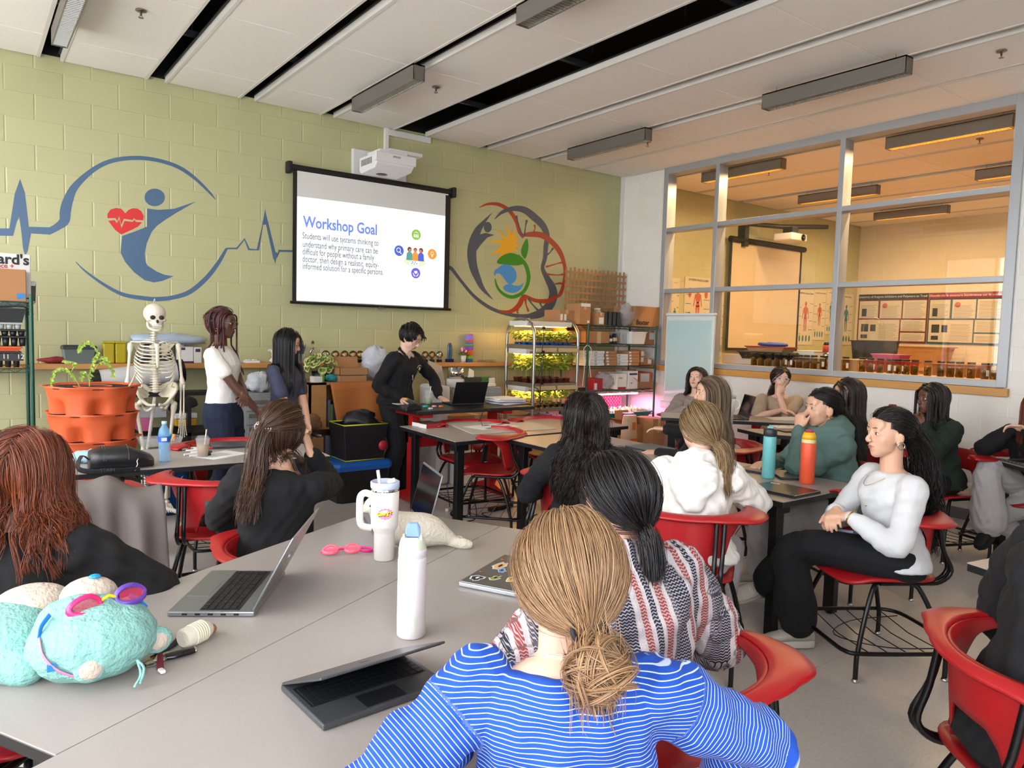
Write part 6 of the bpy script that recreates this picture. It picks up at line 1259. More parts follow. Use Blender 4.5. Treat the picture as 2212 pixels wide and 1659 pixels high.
t=thing('packing_bag','clear and black printed bag folded above the planter tub, left shelving','bag',(SX1-.18,6.42,zz));g=G();g.ell((0,0,.045),(.22,.13,.045));g.obj('film',M_bagw,t);G().text('TAN.',(.14,-.10,.09),(.1,0,-1),(1,0,.1),.07,0,bold=.002).obj('lettering',M_ink,t)
t=thing('pot_stack','nested black plant pots lying on their side on the lower left shelf','pots',(SX1-.22,6.4,.60));zz=.426
for k in range(6): G().lathe([(.045,0),(.07,.09),(.078,.09),(.078,.10),(.068,.10),(.04,.005)],(-.14+k*.022,0,.10),18,axis=(.9,0,.35)).obj('pot',M_bpl,t)
tub('clear ribbed tub under the nested black pots, left shelving',0-40,50,838,868,6.24,.22,.426,M_bag,.55)
t.location=(SX1-.22,6.4,.54)
for k,(zz0,l) in enumerate(((.13,'black square nursery trays stacked low on the left shelving'),(.24,'black square nursery pots above the lowest tray, left shelving'))):
    t=tray(l,52,0,0,M_bpl,zz0,zz0+.10,True)
# ---- stacked orange planter tower
PL=np.array([.80,5.42]);pw=Py(200,850,PL[1]);PL[0]=pw[0]
t=thing('tower_planter','three-tier terracotta orange scalloped tower planter on a footed stand','planter',(PL[0],PL[1],0));tz=[Py(200,848,PL[1]-.25)[2],];zt3=[(.96,1.135),(.79,.965),(.62,.795)];Rr=(Py(304,845,PL[1]-.1)[0]-Py(95,845,PL[1]-.1)[0])/2
for ti,(za,zb_) in enumerate(zt3):
    NS=60;rings=[]
    for h,k,am in ((0,.90,.19),(.25,.90,.165),(.5,.92,.08),(.68,.94,.0),(.93,.98,.06),(1.,1.03,.07),(1.0,.97,.07),(.9,.92,.05)):
        a=np.arange(NS)*2*PI/NS;ph=(0 if ti%2==0 else PI/6);r=Rr*k*(1+am*(np.cos(6*(a+ph))-.3)) if h>.93 else Rr*k*(1-am*1.6*np.maximum(0,np.cos(6*(a+ph)+PI))**1.2);rings.append(np.stack([r*np.cos(a),r*np.sin(a),np.full(NS,za+(zb_-za)*h)],1))
    g=G();g.rings(rings);g.obj('tier',M_terr,t)
    G().lathe([(0,0),(Rr*.93,0),(Rr*.91,.004),(0,.008)],(0,0,zb_-.016),30).obj('soil',M_soil,t)
    for q in range(6):
        a=q*PI/3+(PI/6 if ti%2==0 else 0)+PI/6*0;
        if False: G().ell((Rr*.97*math.cos(a),Rr*.97*math.sin(a),zb_-.004),(.055,.055,.012),None,12,6).obj('soil_pocket',M_soil,t)
G().lathe([(Rr*.38,0),(Rr*.42,.03),(Rr*.38,.03),(Rr*.34,0)],(0,-.02,1.10),24,cap=False).obj('centre_tube',M_terr,t)
G().lathe([(.0,.62),(.16,.62),(.13,.30),(.19,.0),(.24,.0),(.24,.02),(.0,.02)],n=20).obj('pedestal',M_terr,t)
for q in range(4): a=q*PI/2+.5;G().poly([(.12*math.cos(a),.12*math.sin(a),.3),(.30*math.cos(a),.30*math.sin(a),.0),(.12*math.cos(a),.12*math.sin(a),.0)],(.03*math.sin(a),-.03*math.cos(a),0)).obj('foot',M_terr,t)
t=thing('wilting_tomato','drooping light green tomato plant growing from the top of the tower planter','plant',(PL[0],PL[1]-.02,1.115));rg=np.random.default_rng(13);g=G();V=[];F=[]
for st in ([(-.02,0,0),(-.015,0,.08),(.0,0,.16),(.03,0,.23),(-.02,0,.30),(-.06,0,.28),(-.08,0,.24)],[(-.07,0,0),(-.10,0,.07),(-.14,0,.12),(-.19,0,.13),(-.22,0,.08),(-.23,0,.02)],[(0,0,.1),(.05,0,.17),(.10,0,.15),(.12,0,.08)],[(0,0,.16),(.06,0,.20),(.09,0,.18)],[(-.12,0,.10),(-.10,0,.16),(-.16,0,.18)],[(-.015,0,.05),(-.05,0,.11),(-.06,0,.06)]):
    P=sm(st,6);g.tube(P,[.0035*(1-.6*i/len(P)) for i in range(len(P))],6)
    for p in P[5:]:
        for _ in range(4):
            d=nrm([rg.normal(),rg.normal(),-1.2+rg.normal()*.4]);u=nrm(np.cross(d,[0,1,.2]));l=.022*rg.uniform(.6,1.3);b=len(V);V+=[p,p+d*l*.5+u*l*.3,p+d*l,p+d*l*.5-u*l*.3];F+=[(b,b+1,b+2,b+3)]
g.obj('stem',mat('pale stem','8FA048',.6),t);q=G();q.add(V,F);q.obj('foliage',mat('lime leaf','9DB84A',.6,var=.2,vs_=30),t)
tag(G().tube([(PL[0]+.20,PL[1]-.05,1.11),(PL[0]+.225,PL[1]-.05,1.16),(PL[0]+.25,PL[1]-.05,1.22)],[.008,.007,.005],6).obj('wooden_stake',mat('dry wood','B9A98E',.8)),'short broken wooden stake stuck in the tower planter','stick')
t=thing('trailing_herbs','dark green trailing herbs growing low on the planter under the table','plant',(PL[0]+.02,PL[1]-.12,.40));V,F=leafset(np.random.default_rng(4),(0,0,0),420,.42,.22,.04);G().add(V,F).obj('foliage',M_leafd,t)
for k in range(4): G().tube([(.1*k-.2,0,-.02),(.1*k-.22,-.02,.1),(.12*k-.25,0,.2)],.003,5).obj('stem',M_stem,t)
# ================================================================ SKELETON MODEL
SKY=6.21;sx=Py(335,760,SKY)[0];hx=Pz(319,1098,.1)[0]
t=thing('skeleton_model','full-size white anatomical skeleton hanging on a wheeled stand','skeleton',(sx,SKY,0))
def sz(v): return Py(335,v,SKY)[2]
ztop=sz(655);g=G();c=np.array([0,0,ztop-.098]);Rs=rotm(0,0,-.12)
def SE(p,r,m=0): g.ell(c+np.array(p),r,None,18,10,m)
SE((0,.01,.02),(.080,.098,.078));SE((0,-.048,-.02),(.062,.040,.056));SE((0,-.062,-.06),(.040,.030,.026));SE((-.053,-.05,-.03),(.02,.03,.012));SE((.053,-.05,-.03),(.02,.03,.012));SE((0,.03,-.04),(.045,.05,.03))
V,F,_n=remesh(g,.005,3);sk=meshnp('skull',V,F,True,[M_bone],t)
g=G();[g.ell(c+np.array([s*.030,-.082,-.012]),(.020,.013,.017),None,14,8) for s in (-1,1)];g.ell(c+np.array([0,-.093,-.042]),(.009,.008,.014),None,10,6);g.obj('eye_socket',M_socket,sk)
g=G();[g.box(c+np.array([i*.0068-.027,-.087+.0022*abs(i-4)*.6,-.075]),(.0058,.006,.011)) for i in range(9)];g.obj('teeth',M_labw,sk)
g=G();g.tube(sm([(c+np.array(p)).tolist() for p in ((-.052,.0,-.05),(-.05,-.02,-.085),(-.03,-.065,-.105),(0,-.08,-.11),(.03,-.065,-.105),(.05,-.02,-.085),(.052,.0,-.05))],5),.010,8);[g.box(c+np.array([i*.0068-.027,-.083+.0022*abs(i-4)*.6,-.09]),(.0055,.006,.011)) for i in range(9)];g.obj('jaw',M_bone,t)
zn=sz(735);zsh_=sz(742);zr1=sz(745);zr2=sz(800);zp=sz(845);zhip=sz(868)
g=G()
for k in range(26):
    f=k/25;zz=c[2]-.09-(c[2]-.09-zp)*f;yy=.02+.03*math.sin(f*5);r=.016+.012*f;g.ell((0,yy,zz),(r,r*.8,.011 if f<.3 else .014),None,12,6);g.ell((0,yy+.03,zz-.004),(.006,.016,.007),None,8,5);g.ell((0,yy,zz),(r*1.7,.006,.006),None,8,5)
g.obj('spine',M_bone,t)
G().tube([(0,-.07,zsh_-.0),(0,-.085,zsh_-.06),(0,-.09,zsh_-.14),(0,-.085,zsh_-.18)],[.020,.013,.014,.005],8,flat=.45).obj('sternum',M_bone,t)
for k in range(11):
    f=k/10;W=.085+.055*math.sin(min(1,f*1.15+.12)*PI*.62);z0=zsh_+.005-f*.235;D=.10*math.sin(.5+f*1.5)+.02
    for s in (-1,1):
        ex=(0.012 if k<7 else .03+.035*(k-7));ez=-.035-.05*f+(0 if k<7 else -.01*(k-7));ey=-.082 if k<7 else -.06+.02*(k-7)
        P=sm([(s*.012,.045,z0+.02),(s*W*.55,.085,z0+.018),(s*W*.97,.045,z0-.005),(s*W,-.01,z0-.022),(s*W*.75,-.06,z0+ez*.8),(s*ex,ey,z0+ez+.004)],4);g=G();g.tube(P,.0058,7,flat=.6,up=np.array([0,0,1.]));g.obj('rib',M_bone,t)
for s in (-1,1):
    g=G();g.tube(sm([(s*.015,-.07,zsh_+.005),(s*.06,-.06,zsh_+.016),(s*.12,-.01,zsh_+.010),(s*.165,.01,zsh_+.012)],4),.0065,7);g.obj('clavicle',M_bone,t)
    g=G();g.poly([(s*.155,.04,zsh_),(s*.06,.09,zsh_-.01),(s*.07,.095,zsh_-.12),(s*.10,.085,zsh_-.08)],(0,.006,0));g.tube([(s*.165,.02,zsh_+.01),(s*.13,.05,zsh_+.005),(s*.07,.09,zsh_-.02)],.007,6);g.obj('scapula',M_bone,t)
def bone(name,a,b,r,e,e2=None):
    a=np.array(a,float);b=np.array(b,float);g=G();e2=e2 or e;g.tube([a,a+(b-a)*.08,a+(b-a)*.2,a+(b-a)*.5,a+(b-a)*.82,a+(b-a)*.93,b],[e*.9,e,r*1.15,r,r*1.1,e2,e2*.85],10);g.ell(a,(e,e,e),None,12,8);g.ell(b,(e2,e2,e2),None,12,8);return g.obj(name,M_bone,t)
zel=sz(838)
for s in (-1,1):
    sp_=(s*.17,.01,zsh_-.015);el=(s*.195,.0,zsh_-.31);wr=(s*.185,-.04,zsh_-.56);bone('humerus',sp_,el,.0105,.021,.020);bone('radius',(el[0]-.01,el[1],el[2]-.01),(wr[0]-.012,wr[1],wr[2]),.006,.011,.011);bone('ulna',(el[0]+.012,el[1],el[2]),(wr[0]+.012,wr[1],wr[2]),.0055,.011,.008)
    g=G();[g.ell((wr[0]+dx,wr[1],wr[2]-.014-dz),(.008,.008,.007),None,8,5) for dx,dz in ((-.018,0),(-.006,.002),(.006,.002),(.018,0),(-.01,.013),(.004,.014),(.015,.012))]
    for i in range(5):
        dx=-.028+i*.014;L=.07 if i not in(0,4) else .055;x0_=wr[0]+dx*.7;z0_=wr[2]-.035
        for q in range(4 if i else 3):
            x1_=x0_+dx*.12;z1_=z0_-(L if q==0 else .034-.006*q);g.tube([(x0_,wr[1],z0_),(x0_,wr[1],z0_-.006),((x0_+x1_)/2,wr[1],(z0_+z1_)/2),(x1_,wr[1],z1_+.006),(x1_,wr[1],z1_)],[.0045,.0052,.003,.0048,.0042],7);x0_,z0_=x1_,z1_-.002
    g.obj('hand_bones',M_bone,t)
    # pelvis half, leg
    g=G();g.tube(sm([(s*.03,.05,zp-.0),(s*.10,.05,zp+.055),(s*.145,-.0,zp+.05),(s*.135,-.05,zp+.0),(s*.10,-.03,zp-.06),(s*.06,-.05,zp-.10),(s*.012,-.07,zp-.10)],5),[.02]*4+[.013]*22+[.011]*5,8);
    g.add([(s*.03,.055,zp-.03),(s*.10,.055,zp+.055),(s*.145,.0,zp+.05),(s*.13,-.045,zp),(s*.10,-.02,zp-.05),(s*.05,.03,zp-.05)],[(0,1,2,3,4,5)]);g.tube(sm([(s*.10,-.03,zp-.06),(s*.09,.02,zp-.12),(s*.06,.0,zp-.15),(s*.03,-.06,zp-.12)],4),.011,7);g.obj('hip_bone',M_bone,t)
    hj=(s*.10,-.01,zp-.075);kn=(s*.085,-.03,zp-.50);an=(s*.075,.0,zp-.90 if zp>.95 else .09);bone('femur',(s*.135,.0,hj[2]-.03),kn,.0135,.024,.030);G().tube([hj,(s*.135,.0,hj[2]-.03)],[.022,.013],10).obj('femur_head',M_bone,t)
    zan=max(.17,zp-.88);bone('tibia',(s*.082,-.03,kn[2]-.03),(s*.075,.0,zan),.0105,.026,.017);bone('fibula',(s*.108,-.02,kn[2]-.05),(s*.095,.01,zan),.005,.009,.009)
    g=G();g.ell((s*.078,.04,zan-.05),(.02,.035,.02),None,12,7);g.ell((s*.078,-.0,zan-.035),(.022,.028,.018),None,12,7)
    for i in range(5): dx=(i-2)*.013;g.tube([(s*.078+dx*.7,-.03,zan-.045),(s*.078+dx,-.09,zan-.07),(s*.078+dx*1.1,-.095,zan-.075),(s*.078+dx*1.3,-.14,zan-.088)],[.006,.004,.0055,.004],7)
    g.obj('foot_bones',M_bone,t)
G().tube([(hx-sx,.03,.1),(hx-sx+.0,.03,.5),(0,.03,zp-.05)],.012,10).tube([(0,.035,ztop-.06),(0,.035,ztop+.02),(0,-.0,ztop+.035),(0,-.01,ztop+.015)],.003,6).obj('stand_pole',M_lw,t)
for a in range(5):
    q=a*2*PI/5+.5;hx_=hx-sx;g=G();g.tube([(hx_,.03,.13),(hx_+.12*math.cos(q),.03+.12*math.sin(q),.11),(hx_+.30*math.cos(q),.03+.30*math.sin(q),.07)],[.022,.02,.016],8);l=g.obj('stand_leg',M_lw,t);G().lathe([(0,-.01),(.028,-.01),(.028,.01),(0,.01)],(hx_+.30*math.cos(q),.03+.30*math.sin(q),.029),14,axis=(math.sin(q),-math.cos(q),0)).obj('castor',M_rub,l)
# ================================================================ NEXT ROOM (through the interior window)
M_post=mat('poster paper','C8BFA8',.7);M_flesh=mat('poster flesh','B85A40',.7);M_tealp=mat('poster teal','3E7A78',.7)
def poster(label,u0,u1,v0,v1,kind):
    a=Py(u0,(v0+v1)/2,YG-.01)[0];b=Py(u1,(v0+v1)/2,YG-.01)[0];z1=Py((u0+u1)/2,v0,YG-.01)[2];z0=Py((u0+u1)/2,v1,YG-.01)[2];t=thing('anatomy_poster',label,'poster',((a+b)/2,YG-.004,z0));w=(b-a)/2;h=z1-z0
    G().bb(-w,w,-.004,0,0,h).obj('sheet',M_post,t);g=G();y=-.006
    def D(x,z,rx,rz,m=0): g.poly([(x+rx*math.cos(q),y,z+rz*math.sin(q)) for q in np.arange(16)*PI/8][::-1],m=m)
    s=min(w*.55,h*.16);cz=h*.50;D(0,cz+s*1.75,s*.22,s*.28);D(0,cz+s*.85,s*.42,s*.62);D(0,cz+.1*s,s*.3,s*.3)
    for q in (-1,1): g.poly([(q*s*.35,y,cz+s*1.3),(q*s*.52,y,cz+s*1.2),(q*s*.75,y,cz-s*.1),(q*s*.62,y,cz-s*.15)],m=0);g.poly([(q*s*.04,y,cz),(q*s*.34,y,cz),(q*s*.26,y,cz-s*1.7),(q*s*.12,y,cz-s*1.7)],m=0)
    if kind!='a':
        for k in range(4): D((-.6+.4*k)*w,h*.12,w*.1,h*.06,1)
    else: [D(q*w*.62,h*.72,w*.12,h*.09) for q in (-1,1)];[D(q*w*.62,h*.3,w*.12,h*.08,1) for q in (-1,1)]
    for k in range(8): g.bb((.45 if k%2 else -.9)*w,(.9 if k%2 else -.5)*w,-.0062,-.005,h*(.2+.08*k),h*(.206+.08*k),m=2)
    g.obj('figure',[M_flesh if kind!='t' else M_tealp,M_tealp,M_ink],t);G().text({'a':'SYSTÈME MUSCULAIRE','b':'SYSTÈME CIRCULATOIRE','t':'SYSTÈME HUMAIN'}[kind],(0,-.0065,h*.93),(1,0,0),(0,0,1),w*.15,0,align='CENTER').obj('title',M_ink,t);return t
poster('tall anatomy poster of red muscles on the next room wall, behind the whiteboard top',1478,1535,599,720,'a');poster('narrow anatomy poster left of the muscle poster in the next room',1448,1466,600,760,'t');poster('anatomy poster of a pink blood vessel figure right of the blank screen',1722,1757,627,745,'b');poster('anatomy poster with red loops beside the blood vessel figure',1757,1783,627,735,'b');poster('anatomy poster of a bony torso left of the thick mullion',1784,1806,627,722,'t');poster('anatomy poster at the room corner, right of the thick mullion',1812,1842,635,745,'t');poster('long narrow yellowed chart beside the left edge of the blank screen',1552,1562,625,770,'t')
t=thing('projection_screen','blank cream pull-down screen in a black frame in the next room','screen',(10.3,YG-.05,1.3));a,b=Py(1577,640,7.06)[0],Py(1724,640,7.06)[0];zt_,zb_=3.02,Py(1640,752,7.06)[2];G().bb(a,b,7.06,7.065,zb_,zt_).obj('fabric',mat('cream screen','C9B898',.8),t,W=True);G().bb(a-.05,a,7.058,7.066,zb_,zt_).bb(b,b+.05,7.058,7.066,zb_,zt_).bb(a-.05,b+.05,7.058,7.066,zb_-.04,zb_).obj('border',M_sborder,t,W=True);G().tube([(a-.08,7.04,zt_+.02),(b+.08,7.04,zt_+.02)],.045,12).obj('housing',M_sborder,t,W=True)
t=thing('projector','silver projector hanging from a wall arm in the next room','projector',(10.1,6.55,3.05));G().bb(-.2,.2,-.16,.16,-.02,.09).obj('body',M_pw,t,.02);G().tube([(-.45,.5,.25),(-.1,.1,.2),(.5,-.3,.22)],.035,10).box((0,0,.14),(.16,.16,.1)).obj('arm',M_dk,t);G().lathe([(0,0),(.05,0),(.05,.01),(0,.01)],(.08,-.165,.03),14,axis=(0,-1,0)).obj('lens',M_blk,t);G().bb(-.5,-.4,.45,.57,-.1,.3).obj('bracket',M_dk,t)
# research posters on the far wall
def rposter(label,u0,u1,v0,v1,bgm,hdm,seed):
    X=X2-.012;ya=Px(u0,(v0+v1)/2,X)[1];yb=Px(u1,(v0+v1)/2,X)[1];z1=2.40;z0=1.54;t=thing('research_poster',label,'poster',(X,(ya+yb)/2,z0));w=abs(ya-yb)/2;h=z1-z0
    G().box((0,0,h/2),(.006,2*w,h)).obj('sheet',bgm,t);G().box((-.005,0,h*.94),(.004,2*w,h*.11)).obj('header',hdm,t);g=G();rg=np.random.default_rng(seed)
    for (a,b,c,d) in ((.02,.30,.50,.86),(.33,.64,.50,.86),(.66,.98,.50,.86),(.02,.62,.04,.47),(.64,.98,.24,.47),(.64,.98,.04,.21)): g.box((-.005,w-(a+b)*w,h*(c+d)/2),(.004,(b-a)*2*w,h*(d-c)))
    g.obj('text_panel',M_post,t);g=G()
    for (a,b,c,d) in ((.02,.30,.50,.80),(.33,.64,.50,.78),(.66,.98,.50,.84),(.3,.62,.06,.40),(.64,.98,.24,.45),(.64,.98,.05,.19)):
        n=int((d-c)*h/.022)
        for k in range(n): L=rg.uniform(.75,.98);g.box((-.0075,w-2*w*(a+.01+(b-a)*L/2),h*c+.012+k*.022),(.001,(b-a)*2*w*L*.9,.005))
    g.obj('text_lines',mat('faint text','6E665C',.7),t);g=G()
    for (y_,z_,sy,sz_) in ((.06,.62,.07,.16),(.06,.3,.11,.16),(.2,.3,.08,.14),(.06,.12,.1,.08)): g.box((-.0078,w-2*w*(y_+sy/2),h*z_),(.001,2*w*sy,h*sz_))
    g.obj('figure',M_dk,t);g=G();g.lathe([(0,0),(.045,0),(.045,.002),(0,.002)],(-.007,w-2*w*.4,h*.76),16,axis=(-1,0,0));g.obj('pie_chart',M_flesh,t)
    G().text('The Combinatorics of Enzyme Inhibitors and Polymers to Treat Disorders' if seed==1 else "L'influence de la structure bactérienne sur la croissance",(-.0078,0,h*.925),(0,-1,0),(0,0,1),.055,0,align='CENTER').obj('title',M_labw,t)
rposter('research poster with a black header and dark red background on the far wall',1853,2003,637,747,mat('maroon','6E1F2C',.6),mat('charcoal print','24262C',.6),1);rposter('research poster with a maroon header and teal background on the far wall',2004,2168,640,752,mat('deep teal','1E5058',.6),mat('maroon2','8A2438',.6),2)
# specimen shelf under the far posters and window counter with jars
t=thing('window_counter','wooden counter along the next-room side of the interior window','counter',(7.5,4.4,0));G().bb(7.27,7.68,2.3,6.5,1.19,1.235).obj('worktop',M_oaky,t,W=True);[G().bb(7.3,7.34,y,y+.04,0,1.19).obj('leg',M_leg,t,W=True) for y in (2.4,4.4,6.3)]
def jar(x,y,l,seed,h=.15,r=.035):
    rg=np.random.default_rng(seed);t=thing('specimen_jar',l,'jar',(x,y,1.236),rg.uniform(0,6),'specimen jars along the interior window');G().lathe([(0,0),(r,0),(r,h*.85),(r*.85,h*.9),(r*.85,h*.92),(r*.8,h*.9),(r*.93,h*.84),(r*.93,.005),(0,.005)],n=18).obj('glass',glassmat('jar glass',(.97,.97,.93),1.4,.7) if 'jar glass' not in MATS else MATS['jar glass'],t);G().lathe([(0,h*.88),(r*.95,h*.88),(r*.95,h),(0,h)],n=18).obj('lid',M_bpl,t)
    G().lathe([(0,.006),(r*.9,.006),(r*.9,h*.6),(0,h*.6)],n=14).obj('fluid',mat('amber fluid','C9A24E',.1,trans=.6),t);G().ell((0,0,h*.3),(r*.4,r*.3,h*.22),rotm(0,.3,seed)).obj('specimen',mat('specimen','6A5030',.6),t);G().box((0,-r*1.0,h*.4),(r*.7,.002,h*.35)).obj('jar_label',M_labw,t)
n=0
for u in (1628,1644,1660,1678,1695,1712,1727,1742,1758,1778,1790):
    y=Px(u,785,7.36)[1];jar(7.36,y,'specimen jar with black lid behind the middle window pane, left of the thick mullion',n);n+=1
for u in (1826,1862,1880,1901,1922,1939,1957,1976,2004,2032,2053,2073,2098,2128,2148):
    y=Px(u,800,7.36)[1];jar(7.36,y,'specimen jar with black lid in the row behind the right window pane',n+40);n+=1
def nbox(name,label,cat,u,v,X,sz_,m,z0=None,lid=None,rz=0.):
    p=Px(u,v,X);z=z0 if z0 is not None else p[2];t=thing(name,label,cat,(X,p[1],z),rz);G().rings([np.array([(a*sz_[0]/2*k,b*sz_[1]/2*k,zz) for a,b in ((1,-1),(1,1),(-1,1),(-1,-1))]) for zz,k in ((0,.88),(sz_[2],1.))],sm=False).obj('body',m,t,.006);G().box((0,0,sz_[2]+.006),(sz_[0]*1.06,sz_[1]*1.06,.012)).obj('rim',lid or m,t,.003);return t
M_orng=mat('orange bin','C8401E',.5);M_redb=mat('dark red bin','9A1C1E',.5)
zc_=1.236
t=thing('jar_rack','long white wavy plastic rack behind the specimen jars','rack',(7.46,5.0,zc_));G().box((0,0,.06),(.02,1.35,.12)).obj('rack_wall',M_lw,t,.005)
nbox('black_case','flat black box with a white label on the jar rack behind the middle pane','box',1668,760,7.56,(.3,.72,.075),M_bpl,1.31);nbox('red_folder','stack of brown folders on the flat black box','folders',1665,747,7.56,(.26,.5,.05),M_card,1.40,M_redb);crumple('blue_cloth','crumpled blue cloth on the stack of folders in the next room','cloth',(7.56,Px(1668,740,7.56)[1],1.46),(.10,.18,.025),mat('blue cloth','2A4AA8',.6),31)
nbox('white_carton','open white speckled carton behind the middle pane near the thick mullion','box',1752,752,7.6,(.2,.2,.12),M_labw,1.30);nbox('grey_case','dark grey case under the white carton in the next room','case',1760,768,7.56,(.22,.36,.06),M_dk,1.24)
t=thing('travel_mug','steel travel mug with an orange band behind the middle pane','mug',(7.5,Px(1786,760,7.5)[1],zc_+.0));G().lathe([(0,0),(.036,0),(.04,.09),(.04,.13),(0,.13)],n=18).obj('body',M_silver,t);G().lathe([(0,.13),(.043,.13),(.043,.2),(.03,.205),(0,.205)],n=18).obj('band',M_orng,t);G().lathe([(0,.205),(.04,.205),(.03,.235),(0,.235)],n=18).obj('lid',M_bpl,t);t.location=(7.5,Px(1786,760,7.5)[1],zc_+.06)
nbox('red_bin','red storage bin against the far wall, left of the black box','bin',1867,748,9.6,(.5,.6,.22),M_redb,1.06);nbox('black_box','black box with a glass bell jar on it in the next room','box',1890,745,9.3,(.4,.42,.28),M_bpl,1.27)
t=thing('bell_jar','clear glass bell jar on the black box before the research posters','jar',(9.3,Px(1888,720,9.3)[1],1.57));G().lathe([(.13,0),(.13,.16),(.10,.24),(.04,.28),(0,.29)],n=24,cap=False).obj('dome',MATS['jar glass'],t)
nbox('orange_bin','large orange bin behind the specimen jars under the posters','bin',1927,780,8.0,(.35,.42,.15),M_orng,1.19,M_redd);nbox('clear_boxes','clear small boxes piled on the orange bin','box',1925,765,8.0,(.25,.3,.05),M_pink,1.36);nbox('grey_tub','grey tub left of the orange bin in the next room','bin',1878,782,8.1,(.3,.3,.18),M_gcab,1.16)
nbox('brown_carton','brown carton pile at the right behind the window jars','box',2078,778,9.5,(.4,.5,.25),M_card2,1.05);nbox('beige_case','small beige rounded case at the left of the right-hand pane','case',1838,792,7.5,(.12,.2,.11),mat('beige plastic','B59468',.5),zc_)
t=thing('lab_bench','long dark wooden bench against the far wall of the next room','bench',(10.5,4.8,0));G().bb(7.9,10.2,2.2,6.6,1.0,1.05).obj('worktop',M_oakx,t,W=True);G().bb(12.4,13.1,2.5,7.0,1.1,1.15).obj('back_worktop',M_oakx,t,W=True);G().bb(7.95,8.0,2.2,6.6,0,1.).bb(12.45,12.5,2.5,7.,0,1.1).bb(10.1,10.15,2.2,6.6,0,1.).obj('panel',M_oak,t,W=True)
nbox('wood_crate','wide blond wooden crate under the black-header research poster','crate',1960,770,12.7,(.4,1.3,.33),mat('plywood','A9743C',.6,var=.3,vs_=4,stretch=(1,1,12)),1.15)
# ---------------------------------------------------------------- fabrics
M_bknit=mat('black knit','0A0A0C',.92,bump=(350,.35,.0015));M_bfleece=mat('black jersey','0C0C0F',.92,bump=(220,.3,.0015))
M_wtop=mat('white ribbed top','E2DED6',.85,bump=(260,.3,.001));M_navy=mat('dark indigo denim','15213A',.85,bump=(400,.3,.001),var=.15,vs_=30);M_slate=mat('slate navy jersey','3A3D52',.85,bump=(300,.25,.001))
M_whood=mat('white hoodie fleece','DDD9D3',.9,bump=(200,.35,.0015),sheen=.1);M_greyp=mat('grey marl trousers','A6A3A4',.9,bump=(300,.3,.001),var=.12,vs_=90);M_sage=mat('sage sweatshirt','55706A',.9,bump=(220,.3,.0012))
M_marl=mat('pale grey marl knit','CFD0D3',.9,bump=(260,.3,.001),var=.08,vs_=150,stretch=(1,1,5));M_fgreen=mat('dark green hoodie','14241B',.9,bump=(200,.3,.0012));M_tan=mat('tan jersey','A3907D',.88,bump=(250,.25,.001));M_tanh=mat('brown grey fleece','8B8078',.9,bump=(200,.3,.001))
M_jean=mat('light blue denim','5B7FA6',.85,bump=(420,.4,.001),var=.14,vs_=60);M_btrs=mat('black trousers','0E0F13',.9,bump=(300,.2,.001));M_coatm=mat('grey brown coat','6F6560',.85,bump=(150,.2,.001))
M_sol=mat('white rubber sole','CFC9BF',.6);M_sneak=mat('off white sneaker','B9B2A7',.7,bump=(200,.3,.001));M_bshoe=mat('black suede','121214',.9);M_gsole=mat('grey tread sole','8A877D',.7,bump=(60,.8,.004));M_lace=mat('white lace','D8D4CC',.7)
def stripemat():
    m=bpy.data.materials.new('blue striped rib');m.use_nodes=True;nt=m.node_tree;p=nt.nodes['Principled BSDF'];L=nt.links
    a=N(nt,'Attribute',attribute_name='stripe');nz=N(nt,'TexNoise',Scale=6.,Detail=1.);tc=N(nt,'TexCoord');L.new(tc.outputs['Object'],nz.inputs['Vector'])
    ad=N(nt,'Math',operation='MULTIPLY_ADD');ad.inputs[1].default_value=.012;L.new(nz.outputs['Fac'],ad.inputs[0]);L.new(a.outputs['Fac'],ad.inputs[2])
    mu=N(nt,'Math',operation='MULTIPLY');mu.inputs[1].default_value=1/.0078;L.new(ad.outputs[0],mu.inputs[0]);fr=N(nt,'Math',operation='FRACT');L.new(mu.outputs[0],fr.inputs[0])
    r=N(nt,'ValToRGB');e=r.color_ramp.elements;e[0].position=0;e[0].color=(*lin('0D46A8'),1);e[1].position=.75;e[1].color=(*lin('0D46A8'),1)
    x=e.new(.80);x.color=(*lin('C9D8F0'),1);x=e.new(.93);x.color=(*lin('C9D8F0'),1);x=e.new(.98);x.color=(*lin('0D46A8'),1)
    L.new(fr.outputs[0],r.inputs[0]);L.new(r.outputs[0],p.inputs['Base Color']);p.inputs['Roughness'].default_value=.85
    b=N(nt,'Bump',Strength=.5,Distance=.002);L.new(r.outputs[0],b.inputs['Height']);L.new(b.outputs[0],p.inputs['Normal']);MATS['blue striped rib']=m;return m
